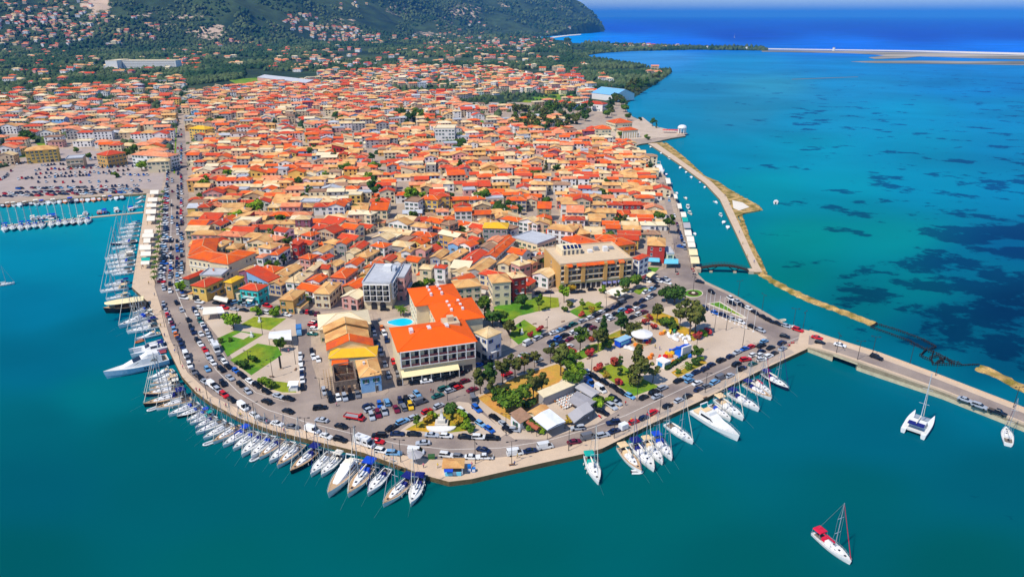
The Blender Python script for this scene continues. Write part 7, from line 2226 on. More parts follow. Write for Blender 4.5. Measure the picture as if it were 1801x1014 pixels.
catamaran((1606, 760), (1626, 728), 'white catamaran with dark cockpit lying at anchor beside the causeway')
mark('anchored catamaran', P(1608, 748))
catamaran((292, 605), (230, 618), 'white catamaran with a tall mast moored next to the long superyacht')
yacht((1774, 779), (1770, 748), can='none', label='white sailing yacht anchored alone under the outer end of the causeway')
yacht((1433, 934), (1497, 984), can='red', cover='red', label='lone white sailing yacht with red canopies motoring in the open bay')
yacht((-8, 500), (24, 494), can='none', label='white sailing yacht under way alone in the marina bay')
# pontoon with its boats, and the small craft along the car-park quay
b_ = MB(); A0, A1 = P(2, 397, .5), P(252, 373, .5)
pn = thing('pontoon', 'long pale floating pontoon with boats on both sides across the marina', 'pontoon', (A0.x, A0.y, 0))
dv = A1 - A0; nv = Vector((-dv.y, dv.x, 0)).normalized() * 1.3
b_.prism([(q - A0) for q in (Vector((0, 0, 0)) + A0 - nv, A1 - nv, A1 + nv, A0 + nv)], .1, .55); part('deck', b_, concrete, pn)
for i in range(9):
    b_ = MB(); b_.tube((0, 0, -1), (0, 0, 2.2), .18); q = dv * (i / 8) + nv * 1.1; part('mooring_post', b_, darkmetal, pn, loc=(q.x, q.y, 0))
mark('marina pontoon', P(120, 385))
for i, x in enumerate((8, 22, 36, 49, 61, 73, 90, 103, 115, 128, 140, 153)):
    y = 397 - (x - 2) * .096
    yacht((x + 2, y + .6), (x - 1, y + 8.5), can=rb_.choice(('blue', 'navy', 'none', 'white', 'blue')), hull=rb_.choice(('white', 'white', 'white', 'navy', 'teal', 'white')), place='at the marina pontoon')
for x in (58, 68, 78, 87, 95, 150, 175, 184, 205, 230):
    y = 397 - (x - 2) * .096
    small_boat(P(x, y - 4, .4), heading(x, y, 1, -6), rb_.choice(('white', 'white', 'blue', 'red')), rb_.choice((None, 'white', 'blue', None)), 'at the marina pontoon', 1.5)
for i, x in enumerate(np.linspace(4, 214, 22)):
    y = 358.5 - x * .067
    small_boat(P(x, y + 2.6, .4), heading(x, y, 2, 8), rb_.choice(('white', 'white', 'white', 'white', 'navy', 'orange', 'red')), rb_.choice((None, None, 'white', 'blue')), 'along the car-park quay', rb_.uniform(1.2, 1.8))
for x, y, d in [(1204, 347, 1), (1209, 363, 1), (1211, 373.5, 1), (1220, 409, 1), (1256, 354, 0), (1266, 377, 0), (1274, 389, 0), (1280, 397.5, 0), (1240, 328, 0), (1230, 320, 0), (1215, 310.5, 0), (1207.5, 302, 0), (1197.5, 294, 0), (1176, 278, 0), (1162, 268.5, 0), (1145, 258, 0), (1143, 282, 1), (1180, 322, 1), (1172, 306, 1), (1188, 338, 1)]:
    small_boat(P(x, y, .4), heading(x, y, 3, 6) + rb_.uniform(-.3, .3), rb_.choice(('white', 'white', 'white', 'blue', 'cream')), rb_.choice((None, None, 'white')), 'moored along the canal', rb_.uniform(.8, 1.15))
for x, y in ((1160, 300),):
    motor_yacht((x - 6, y - 5), (x + 6, y + 5), place='moored along the canal')
small_boat(P(1364, 358, .5), heading(1364, 358, 2, -8), 'white', None, '', 1.5, label='white motorboat speeding over the turquoise lagoon beyond the spit')
small_boat(P(1386, 571, .5), heading(1386, 571, 6, 2), 'white', None, '', .8, label='tiny white motorboat tied under the lamp on the canal quay')
yacht((1292, 66), (1290, 65.5), can='none', label='white sail of a lone yacht far out on the deep blue sea')

# ------------------------------------------------------------------ quay canopies, pavilion, kiosk, playground, bridge and other small things
CG = 'white cafe canopies on the quays'
for x, y, w, d, cl in [(271, 338, 15, 6, canvas), (268, 351, 17, 6, canvas), (266, 361, 17, 5.5, canvas), (265, 372, 18, 7, canvas), (265, 384, 14, 8, canvas), (261, 407, 15, 6, canvas), (260, 414, 20, 6, canvas), (258, 423, 12, 7, canvas), (255, 435, 20, 8, canvas), (256, 446, 18, 7, canvas), (256, 456, 15, 5, tealcloth), (255, 462, 15, 5, canvas)]:
    canopy([(x - w / 2, y + d / 2), (x + w / 2, y + d / 2 - .5), (x + w / 2 + 1, y - d / 2 - .5), (x - w / 2 + 1, y - d / 2)], 2.9, cl, look=('white' if cl is canvas else 'teal') + ' cafe canopy on the marina quay', group=CG, tilt=.25)
for x, y, w, d, cl in [(1189, 345, 6, 7, canvas), (1176, 318, 8, 9, canvas), (1158, 300, 7, 8, canvas), (1196, 362, 7, 8, canvas), (1203, 377, 9, 8, canvas), (1206, 386, 10, 7, tealcloth), (1209, 396, 12, 9, greycloth), (1211, 409, 12, 9, canvas), (1215, 420, 13, 9, canvas), (1217, 430, 13, 8, canvas), (1220, 443, 15, 10, cream_canvas), (1223, 457, 15, 11, cream_canvas)]:
    canopy([(x - w / 2, y + d / 2), (x + w / 2, y + d / 2), (x + w / 2 - 2, y - d / 2), (x - w / 2 - 2, y - d / 2)], 2.8, cl, look={canvas.name: 'white', tealcloth.name: 'teal', greycloth.name: 'grey', cream_canvas.name: 'cream'}[cl.name] + ' cafe canopy on the canal quay', group=CG, tilt=.2)


def square_cafes():
    canopy([(356, 553), (384, 550), (380, 540), (358, 541)], 3.0, canvas, 'long white cafe canopy with red chairs at the tip of the lawn triangle', tilt=.3)
    canopy([(384, 550), (395, 549), (390, 539), (380, 540)], 3.0, S('pure_canvas', (244, 244, 242)), 'bright white canopy end joined to the long cafe canopy by the lawn triangle', tilt=.2)
    canopy([(472, 594), (513, 597), (512, 580), (474, 584)], 3.2, white, 'flat white pavilion roof at the edge of the lawn triangle near the blue truck', tilt=.2)
    canopy([(375, 525), (399, 531), (402, 524), (380, 519)], 2.8, canvas, 'white shop awning below the ochre house with the yellow tiered roof')
    canopy([(1064, 513), (1087, 522), (1111, 513), (1088, 505)], 3.0, canvas, 'large square white canopy between lawns before the yellow arcaded hotel', tilt=.3)
    # restaurant pavilion by the road
    canopy([(937, 734), (963, 755), (995, 742), (966, 719)], 3.6, S('slat_roof', (228, 230, 234), rough=.5), 'white slatted pergola roof of the roadside restaurant', tilt=.3)
    mark('white slatted pergola', P(965, 745))
    canopy([(998, 728), (1010, 743), (1044, 722), (1033, 708)], 3.0, greycloth, 'grey awning over the glazed front terrace of the roadside restaurant', tilt=.5)
    canopy([(1011, 680), (1041, 698), (1056, 690), (1027, 673)], 3.2, greycloth, 'grey awning roof at the back of the roadside restaurant beside the parked minibus', tilt=.2)
    canopy([(1000, 704), (1028, 722), (1049, 705), (1015, 687)], 2.9, S('grey_sheet', (160, 156, 158), rough=.8), 'flat grey awning in the middle of the roadside restaurant terrace', tilt=.1)
    fhouse(945, 692, 956, 699, 14, 3.6, 'shed', 'pale', 'grey', storeys=1, chim=False, wins=False, name='pavilion', cat='pavilion', group=None, label='dark-walled bar with a long cream roof behind the roadside restaurant')
    chouse((934, 727), (938, 730), (962, 716), 3.0, 'gable', 'tan', 'cream', (0, 0), sc=1, storeys=1, chim=False, name='pavilion', cat='pavilion', group=None, label='low tan tiled annex between the pergola and the round trees')
    chouse((896, 733), (915, 744), (935, 732), 3.0, 'shed', 'brown', 'white', (0, 0), sc=1, storeys=1, chim=False, name='shed', cat='shed', group=None, label='small shed with a cluttered pale roof at the corner of the cafe block')
    for i, (x, y) in enumerate(((932, 742), (941, 749))):
        canopy([(x - 7, y), (x + 3, y + 6), (x + 10, y + 1), (x, y - 5)], 2.6, S('brown_parasol', (168, 92, 62), rough=.8), look='square brown parasol beside the white slatted pergola', group='brown parasols')
    tb = MB(); tb.box(-.4, .4, -.4, .4, .70, .75); tb.box(-.05, .05, -.05, .05, 0, .7)
    ch = MB(); ch.box(-.22, .22, -.22, .22, .42, .47); ch.box(-.22, .22, .18, .23, .47, .9)
    for s in (-.18, .18):
        for t in (-.18, .18):
            ch.box(s - .025, s + .025, t - .025, t + .025, 0, .42)
    tm, cm = tb.mesh('table_top', white), ch.mesh('seat', white)
    om = S('orange_seat', (226, 140, 60), rough=.7)
    k = 0
    for i in range(5):
        for j in range(7):
            x, y = 984 + j * 4.6 + i * 3.6 - 4, 714 - j * 2.4 + i * 3.2 - 8
            p = P(x, y, G + .14)
            o = thing('cafe_table', None, 'table', p, .5, 'white tables on the restaurant terrace')
            link('table_top', tm, o)
            auto(o, 'small white table on the restaurant terrace', 'table', 'white tables on the restaurant terrace')
            for s in (-1, 1):
                c = thing('chair', None, 'chair', p + Vector((s * .75 * math.cos(.5), s * .75 * math.sin(.5), 0)), .5 + (math.pi / 2 if s > 0 else -math.pi / 2) + math.pi, 'chairs on the restaurant terrace')
                link('seat', cm, c, m=om if (i + j) % 3 == 0 else white)
                auto(c, f"{'orange' if (i + j) % 3 == 0 else 'white'} chair on the restaurant terrace", 'chair', 'chairs on the restaurant terrace')


square_cafes()


def kiosk():
    p = P(798, 828, G + .13)
    o = thing('kiosk', 'small blue and white kiosk with an orange tiled roof on the quay point', 'kiosk', p, .02)
    mark('orange-roofed quay kiosk', p)
    b, r, rh = roof_pieces(5.2, 3.6, 2.7, 'hip', .3, .5)
    part('wall', b, white, o); part('roof', r, [ROOF['tan'], ROOF['sand']], o)
    b = MB(); b.box(-2.2, -.2, -.5, 0, .1, 1.1); b.box(.9, 2.2, -.4, 0, .1, 1.1); part('counter', b, lblue, o, loc=(0, -1.8, 0))
    b = MB(); b.box(-2.3, 2.3, -.05, 0, 1.2, 2.3); part('window', b, glass, o, loc=(0, -1.82, 0))
    b = MB(); quad_slab(b, [(-2.4, -1.3, 2.1), (0, -1.3, 2.1), (0, 0, 2.6), (-2.4, 0, 2.6)], .05); part('awning', b, bluecloth, o, loc=(0, -1.85, 0))
    for dx, dy in ((4.4, .2), (5.6, 0)):
        q = thing('drinks_fridge', f"blue {'tall' if dx < 5 else 'low'} cooler standing beside the orange-roofed quay kiosk", 'cooler', p + Vector((dx, dy, 0)))
        b = MB(); b.box(-.5, .5, -.5, .5, 0, 1.9 if dx < 5 else 1.1); part('cabinet', b, S('cooler_blue', (20, 110, 190), rough=.4), q)
        b = MB(); b.box(-.42, .42, -.52, -.5, .2, 1.0); part('door', b, white, q)
    q = thing('parasol', 'large grey parasol over a bench on the quay between the yachts and the kiosk', 'parasol', P(731, 812, G + .13))
    b = MB(); b.tube((0, 0, 0), (0, 0, 3), .06); part('pole', b, metal, q)
    b = MB(); b.loft([[(2.3 * math.cos(a), 2.3 * math.sin(a), 2.5) for a in np.arange(8) * .7854], [(.15 * math.cos(a), .15 * math.sin(a), 3.2) for a in np.arange(8) * .7854]]); part('cloth', b, greycloth, q)
    q = thing('rubbish_container', 'green wheeled rubbish container at the kerb west of the kiosk', 'container', P(759, 806, G + .03), .1)
    b = MB(); b.frustum((-.9, .9, -.5, .5), .2, (-1, 1, -.6, .6), 1.2); part('bin', b, S('bin_green', (60, 110, 50), rough=.6), q)
    b = MB(); b.frustum((-1, 1, -.6, .6), 1.21, (-.8, .8, -.3, .4), 1.4); part('lid', b, S('bin_lid', (50, 92, 46), rough=.6), q)
    q = thing('trailer', 'white box trailer parked behind a navy car at the park-side road', 'trailer', P(1096, 755, G + .02), heading(1096, 755, 14, -6))
    b = MB(); b.box(-1.3, 1.3, -.9, .9, .5, 2.2); part('cargo_box', b, PAINT['w'], q)
    b = MB(); b.tube((1.3, 0, .6), (2.3, 0, .55), .06); part('drawbar', b, darkmetal, q)
    for s in (-1, 1):
        link('wheel', WHEEL, q, (0, s * .8, .31))


kiosk()


def playground():
    p = P(1128, 600, G + .13)
    o = thing('carousel', 'round carousel with a flat white scalloped roof on the fairground square', 'carousel', p)
    mark('white-roofed carousel', p)
    n = 16
    c = [(4.2 * math.cos(k * 6.2832 / n), 4.2 * math.sin(k * 6.2832 / n)) for k in range(n)]
    b = MB(); b.prism([(x * .95, y * .95) for x, y in c], 0, .4); part('platform', b, S('platform_wood', (190, 160, 110)), o)
    b = MB(); b.loft([[(x, y, 3.0) for x, y in c], [(x, y, 3.5) for x, y in c], [(x * .25, y * .25, 4.3) for x, y in c]]); part('roof', b, white, o)
    b = MB(); b.tube((0, 0, .4), (0, 0, 3.1), .8, n=12); part('core', b, S('carousel_core', (150, 110, 70)), o)
    for k in range(8):
        b = MB(); a = k * .7854; b.tube((3.2 * math.cos(a), 3.2 * math.sin(a), .4), (3.2 * math.cos(a), 3.2 * math.sin(a), 3.02), .05); part('pole', b, metal, o)
    p = P(1095, 606, G + .13)
    o = thing('ticket_trailer', 'bright blue box trailer with a pale roof beside the carousel', 'trailer', p, heading(1095, 606, 14, -6))
    b = MB(); b.box(-3.2, 3.2, -1.4, 1.4, .4, 2.7); part('body', b, S('trailer_blue', (30, 80, 210), rough=.5), o)
    b = MB(); b.box(-3.4, 3.4, -1.6, 1.6, 2.7, 2.85); part('roof', b, S('trailer_roof', (150, 190, 214), rough=.5), o)
    b = MB(); b.box(-2.6, 2.2, -.04, 0, 1.0, 2.2); part('hatch', b, lblue, o, loc=(0, -1.41, 0))
    p = P(1196, 622, G + .13)
    o = thing('inflatable_slide', 'big blue inflatable slide with a white back wall on the fairground square', 'slide', p, heading(1196, 622, 12, 6))
    b = MB(); b.loft([[(x, -1.9, z), (x, 1.9, z), (x, 1.9, 0), (x, -1.9, 0)] for x, z in ((-3.6, .6), (-2.4, .9), (0, 2.6), (1.6, 3.6), (2.4, 3.6))]); part('slide', b, S('slide_blue', (20, 110, 230), rough=.4), o)
    for s in (-1, 1):
        b = MB()
        for x0, z0, x1, z1 in ((-3.6, .8, -2.2, 1.3), (-2.2, 1.3, 0, 3.2), (0, 3.2, 2.2, 4.2)):
            b.tube((x0, s * 1.9, z0), (x1, s * 1.9, z1), .4, .4, 8)
        part('side_wall', b, S('slide_blue2', (30, 90, 200), rough=.4), o)
    b = MB(); b.box(2.45, 3.1, -2.4, 2.4, 0, 4.4); part('back_wall', b, white, o)
    p = P(1166, 643, G + .13)
    o = thing('ticket_tent', 'white box tent with a blue front at the low end of the fairground square', 'tent', p, heading(1166, 643, 12, 6))
    b = MB(); b.box(-2, 2, -1.6, 1.6, 0, 2.5); part('wall', b, white, o)
    b = MB(); b.loft([[(-2.1, -1.7, 2.51), (2.1, -1.7, 2.51), (2.1, 1.7, 2.51), (-2.1, 1.7, 2.51)], [(-.4, -.3, 3.1), (.4, -.3, 3.1), (.4, .3, 3.1), (-.4, .3, 3.1)]]); part('roof', b, S('pure_canvas', (244, 244, 242)), o)
    b = MB(); b.box(-1.2, 1.0, -.05, 0, .3, 1.9); part('front', b, S('tent_blue', (60, 140, 200), rough=.6), o, loc=(0, -1.61, 0))
    cols = {'yellow': (236, 190, 40), 'orange': (232, 130, 40), 'red': (210, 40, 40), 'blue': (40, 110, 220), 'white': (236, 234, 230), 'green': (30, 130, 90)}
    rr = random.Random(9)
    for x, y, c in [(1142, 597, 'yellow'), (1140, 604, 'red'), (1125, 612, 'orange'), (1118, 608, 'orange'), (1136, 601, 'blue'), (1164, 588, 'orange'), (1168, 585, 'yellow'), (1186, 584, 'green'), (1175, 590, 'white'), (1182, 594, 'white'), (1190, 591, 'white'), (1188, 598, 'white'), (1198, 593, 'white'), (1203, 597, 'white'), (1210, 594, 'white'), (1212, 598, 'white'), (1206, 604, 'white'), (1178, 586, 'yellow'), (1182, 622, 'yellow'), (1174, 624, 'yellow'), (1178, 628, 'orange'), (1170, 628, 'red'), (1186, 618, 'red'), (1188, 637, 'orange'), (1160, 630, 'red'), (1196, 632, 'blue'), (1212, 628, 'blue'), (1104, 613, 'white'), (1110, 615, 'white'), (1146, 626, 'orange'), (1143, 631, 'orange')]:
        p = P(x, y, G + .13)
        o = thing('playground_ride', None, 'fair ride', p, rr.uniform(0, 6), 'small rides and props of the fairground')
        L = rr.uniform(.9, 1.7)
        b = MB(); b.loft([[(t * L, -w, .15), (t * L, w, .15), (t * L, w * .8, z), (t * L, -w * .8, z)] for t, w, z in ((-1, .35, .7), (-.5, .6, 1.2), (.1, .6, 1.0), (.6, .5, 1.4), (1, .25, .8))]); part('body', b, S('ride_' + c, cols[c], rough=.5), o)
        b = MB(); b.box(-L * .8, L * .8, -.5, .5, 0, .15); part('base', b, darkmetal, o)
        auto(o, f"small {c} fair ride on the paved square", 'fair ride', 'small rides and props of the fairground')
    # clipped hedge along the garden
    a, b2 = P(1171, 650, G + .13), P(1216, 622, G + .13)
    o = thing('hedge', 'long clipped dark green hedge between fairground and striped garden', 'hedge', a)
    d = b2 - a
    rs = np.random.RandomState(8); n = 900
    t = rs.rand(n)[:, None]; cpt = np.array(d)[None] * t + rs.uniform(-1, 1, (n, 3)) * np.array([.55, .55, .6]) + np.array([0, 0, .75])
    e1 = rs.randn(n, 3); e1 /= np.linalg.norm(e1, axis=1)[:, None]; e2 = np.cross(e1, rs.randn(n, 3)); e2 /= np.linalg.norm(e2, axis=1)[:, None]
    q = np.stack([cpt - e1 * .3 - e2 * .3, cpt + e1 * .3 - e2 * .3, cpt + e1 * .3 + e2 * .3, cpt - e1 * .3 + e2 * .3], 1).reshape(-1, 3)
    link('foliage', np_mesh('foliage', q, np.arange(n * 4).reshape(-1, 4), LEAF['dark']), o)
    for k in range(4):
        struct('garden_kerb', (lambda m_: (m_.prism(ppoly([(1186 + k * 4, 652 - k * 6.6 + 5), (1187.5 + k * 4, 652.6 - k * 6.6 + 5), (1231 - (3 - k) * 3, 634 - k * 3 + 3), (1229.5 - (3 - k) * 3, 633.4 - k * 3 + 3)]), G, G + .3), m_)[1])(MB()), kerbm)


playground()


def monument():
    p = P(776, 751, G + .13)
    o = thing('monument', 'white stepped monument with a statue on its plinth in the dry triangle', 'monument', p)
    mark('white stepped monument', p)
    b = MB(); n = 12
    b.prism([(4.6 * math.cos(math.pi + k * math.pi / n), 3.0 * math.sin(math.pi + k * math.pi / n)) for k in range(n + 1)], 0, .5); part('base', b, white, o)
    b = MB(); b.box(-2.0, 2.0, .02, 3.2, 0, 1.0); b.box(-1.2, 1.2, .6, 3.0, 1.0, 2.0); part('step', b, S('monument_stone', (206, 198, 184), rough=.85), o)
    b = MB(); b.frustum((-.6, .6, 1.5, 2.7), 2.0, (-.45, .45, 1.65, 2.55), 3.6); pl = part('plinth', b, white, o)
    b = MB(); b.loft([[(x * w, 2.1 + y * w * .7, z) for x, y in ((-1, -1), (1, -1), (1, 1), (-1, 1))] for w, z in ((.42, 3.6), (.3, 4.2), (.36, 4.8), (.16, 5.05), (.17, 5.3), (.06, 5.45))]); part('statue', b, S('statue_stone', (190, 184, 172)), o)
    for x, y, lab in ((443, 592, 'white fountain-like sculpture on the paved diamond in the lawn'), (457, 566, 'small white bust on a path between the lawns'), (500, 640, None), (918, 587, 'bronze statue on a round white base in the park lawn')):
        if not lab:
            continue
        o = thing('statue', lab, 'statue', P(x, y, G + .15))
        b = MB(); b.box(-.6, .6, -.6, .6, 0, .9); part('plinth', b, white, o)
        b = MB(); b.loft([[(a * w, c * w, z) for a, c in ((-1, -1), (1, -1), (1, 1), (-1, 1))] for w, z in ((.35, .9), (.25, 1.5), (.32, 2.0), (.14, 2.2), (.16, 2.4), (.05, 2.6))]); part('figure', b, white, o)
    o = thing('statue', 'tall dark slab sculpture casting a shadow on the sandy square', 'statue', P(494, 648, G + .15), .4)
    b = MB(); b.box(-.35, .35, -.2, .2, 0, 5.0); part('slab', b, darkmetal, o)
    b = MB(); b.box(-.8, .8, -.6, .6, 0, .2); part('base', b, concrete, o)
    o = thing('stall', 'white market stall at the point of the lawn triangle', 'stall', P(517, 685, G + .13), .1)
    b = MB(); b.box(-1.4, 1.4, -1, 1, 0, 1.2); part('counter', b, white, o)
    b = MB(); quad_slab(b, [(-1.7, -1.4, 2.4), (1.7, -1.4, 2.4), (1.7, 1.2, 2.8), (-1.7, 1.2, 2.8)], .08); part('awning', b, S('pure_canvas', (244, 244, 242)), o)
    for s in (-1.5, 1.5):
        for t in (-1.2, 1.0):
            b = MB(); b.box(-.04, .04, -.04, .04, 0, 2.42); part('post', b, metal, o, loc=(s, t, 0))
    o = thing('flower_bed', 'round flower bed with a pale centre on the roundabout', 'flower bed', P(1219.5, 516, G + .15))
    b = MB(); b.tube((0, 0, 0), (0, 0, .35), 2.4, 2.2, 20); part('soil', b, S('soil', (70, 50, 36), rough=.95, var=.3), o)
    b = MB(); b.tube((0, 0, .35), (0, 0, .6), .9, .7, 14); part('centre_stone', b, kerbm, o)


monument()


def bridge_and_weirs():
    a, c = P(1232, 470, 2.2), P(1316, 474, 1.6)
    d = c - a; L = Vector((d.x, d.y)).length
    o = thing('footbridge', 'dark arched timber footbridge crossing the canal mouth on two white piers', 'bridge', (a.x, a.y, 0), math.atan2(d.y, d.x))
    mark('dark arched footbridge', (a + c) / 2)
    n = 16
    zf = lambda t: 2.2 + 1.9 * math.sin(t * math.pi) - .6 * t
    b = MB(); b.loft([[(t * L, -1.5, zf(t) - .45), (t * L, 1.5, zf(t) - .45), (t * L, 1.5, zf(t)), (t * L, -1.5, zf(t))] for t in (k / n for k in range(n + 1))]); part('deck', b, wood, o)
    for s in (-1, 1):
        b = MB()
        for k in range(n):
            t, u = k / n, (k + 1) / n
            b.tube((t * L, s * 1.45, zf(t) + 1.0), (u * L, s * 1.45, zf(u) + 1.0), .07, n=4); b.tube((t * L, s * 1.45, zf(t) + .5), (u * L, s * 1.45, zf(u) + .5), .05, n=4)
            b.tube((t * L, s * 1.45, zf(t)), (t * L, s * 1.45, zf(t) + 1.0), .07, n=4)
        part('railing', b, wood, o)
    for t in (.22, .72):
        b = MB(); b.box(t * L - .7, t * L + .7, -1.3, 1.3, -1.5, .8); part('pier', b, concrete, o)
        for s in (-3, 3):
            b = MB(); b.tube((t * L, 0, .6), (t * L + s, 0, zf(t) - .5), .22, n=5); part('brace', b, wood, o)
    for x in (-2.4, L):
        b = MB(); b.box(x, x + 2.4, -2, 2, -2, 2.1 if x < 0 else 1.6); part('abutment', b, concrete, o)
    dk = S('wet_timber', (44, 38, 34), rough=.9, var=.3, scale=2)

    def weir(name, lab, lines, h=1.2):
        p0 = P(*lines[0][0], 0)
        o = thing(name, lab, 'fish trap', p0)
        for l in lines:
            q = [P(x, y, 0) - p0 for x, y in l]
            b = MB()
            for u, v in zip(q, q[1:]):
                m = max(2, int((v - u).length / .8))
                b.tube(u + Vector((0, 0, h * .7)), v + Vector((0, 0, h * .7)), .16, n=5)
                for k in range(m):
                    w = u.lerp(v, k / m); hh = h * (.75 + .4 * R.random())
                    b.tube(w - Vector((0, 0, .6)), w + Vector((R.uniform(-.15, .15), R.uniform(-.15, .15), hh)), .12, n=5)
            part('palisade', b, dk, o)
    weir('fish_weir', 'long narrow fish trap of stakes running from the rocky breakwater tip', [[(1531, 577), (1560, 587), (1600, 602), (1630, 618)], [(1543, 572), (1580, 583), (1620, 598), (1646, 612), (1632, 617)], [(1531, 577), (1543, 572)]])
    weir('fish_weir', 'tangled dark fish trap pen of crossed palisades near the causeway', [[(1617, 626), (1622, 630), (1638, 636), (1640, 642), (1690, 644)], [(1630, 616), (1618, 627)], [(1628, 618), (1650, 626), (1672, 638), (1688, 642)], [(1634, 632), (1650, 628), (1660, 640)], [(1646, 640), (1662, 632), (1676, 642)], [(1640, 622), (1636, 636)]], 1.5)
    weir('fish_weir', 'thin green-tinted stake line joining the fish pen to the outer rocks', [[(1690, 643), (1722, 642)]], .7)


bridge_and_weirs()


def lamps():
    def m_pole():
        b = MB(); b.tube((0, 0, 0), (0, 0, 7.5), .11, .07, 6); return b.mesh('pole', darkmetal)

    def m_head():
        b = MB(); b.tube((0, -1.3, 7.55), (0, 1.3, 7.55), .05, n=5)
        for s in (-1, 1):
            b.box(-.16, .16, s * 1.3 - .35, s * 1.3 + .35, 7.5, 7.66)
        return b.mesh('lamp_head', darkmetal)
    for x, y, z in [(290, 575, .13), (318, 640, .13), (365, 700, .13), (450, 745, .13), (540, 772, .13), (620, 790, .13), (705, 812, .13), (836, 815, .13), (900, 815, .13), (1000, 792, .13), (1080, 770, .13), (1160, 728, .13), (1240, 690, .13), (1330, 640, .13), (480, 664, .13), (440, 650, .13), (462, 588, .13), (420, 566, .13), (962, 590, .13), (1120, 704, .13), (1040, 655, .13), (1140, 583, .13), (1224, 622, .13), (1277, 581, .13), (1256, 584, .13), (1306, 608, .13), (1298, 521, .13), (1340, 546, .13), (1395, 572, .13), (1412, 578, .13), (1219, 512, .2), (787, 704, .13), (835, 703, .13), (932, 720, .05), (890, 765, .13), (520, 640, .13), (565, 700, .13), (662, 690, .05), (968, 540, .13), (1066, 541, .13), (1184, 452, .05), (1192, 420, .05)]:
        o = thing('street_lamp', None, 'street lamp', P(x, y, G + z), R.uniform(0, 3.1), 'street lamps'); 
        link('pole', shared('lamp_pole', m_pole), o); link('lamp_head', shared('lamp_head', m_head), o)
        auto(o, 'dark two-armed street lamp', 'street lamp', 'street lamps')
    for x, y, z in [(1534, 624, 3.2), (1508, 632, 3.2), (1471, 620, 2.9), (1645, 660, 2.6), (1782, 716, 2.2), (1600, 640, 2.8)]:
        o = thing('street_lamp', None, 'street lamp', P(x, y, z), R.uniform(0, 3.1), 'street lamps')
        link('pole', shared('lamp_pole', m_pole), o); link('lamp_head', shared('lamp_head', m_head), o)
        auto(o, 'dark street lamp on the causeway', 'street lamp', 'street lamps')

    def m_flag():
        b = MB(); b.tube((0, 0, 0), (0, 0, 9), .09, .06, 6); return b.mesh('pole', white)

    def m_ball():
        b = MB(); b.tube((0, 0, 9), (0, 0, 9.25), .14, .1, 8); b.box(-.35, .35, -.35, .35, 0, .25); return b.mesh('foot_and_cap', white)
    for x, y in [(1240, 545), (1247, 547), (1254, 551), (1263, 556), (1271, 559), (1277, 562), (1284, 565), (1292, 569), (1299, 571), (1306, 575), (1312, 577), (1325, 583)]:
        o = thing('flagpole', None, 'flagpole', P(x, y, G + .13), 0, 'white flagpoles along the square')
        link('pole', shared('flag_pole', m_flag), o); link('finial', shared('flag_ball', m_ball), o)
        auto(o, 'slim white flagpole without a flag', 'flagpole', 'white flagpoles along the square')
    for x, y, h in [(432, 380, 9), (520, 520, 9), (610, 470, 9), (588, 500, 9), (700, 405, 9), (552, 486, 8), (870, 470, 8), (556, 440, 8), (637, 395, 9), (760, 420, 9)]:
        def m_up():
            b = MB(); b.tube((0, 0, 0), (0, 0, 11), .14, .1, 6); return b.mesh('pole', wood)

        def m_arm():
            b = MB(); b.box(-1, 1, -.06, .06, 10.2, 10.35); b.box(-.7, .7, -.06, .06, 9.5, 9.62); return b.mesh('crossarm', wood)
        o = thing('utility_pole', None, 'utility pole', P(x, y), R.uniform(0, 3), 'wooden utility poles')
        link('pole', shared('util', m_up), o); link('crossarm', shared('utila', m_arm), o)
        auto(o, 'dark wooden utility pole between the roofs', 'utility pole', 'wooden utility poles')
    def m_slab():
        b = MB(); b.box(-.9, .9, -.22, .22, .38, .46); return b.mesh('seat', S('bench_wood', (120, 84, 56)))

    def m_leg():
        b = MB(); b.box(-.06, .06, -.2, .2, 0, .38); return b.mesh('leg', concrete)
    for x, y, a in [(960, 577, .5), (990, 566, .5), (940, 570, .4), (906, 577, -.5), (1012, 640, .5), (1067, 641, .5), (1035, 631, .5), (520, 650, 1.5), (478, 663, 0), (1180, 712, .5), (1240, 700, .5), (700, 822, -.3), (900, 818, .2)]:
        o = thing('bench', None, 'bench', P(x, y, G + .14), a, 'benches')
        link('seat', shared('bench', m_slab), o)
        for s in (-1, 1):
            link('leg', shared('benchleg', m_leg), o, (s * .7, 0, 0))
        auto(o, 'plain wooden bench', 'bench', 'benches')


lamps()


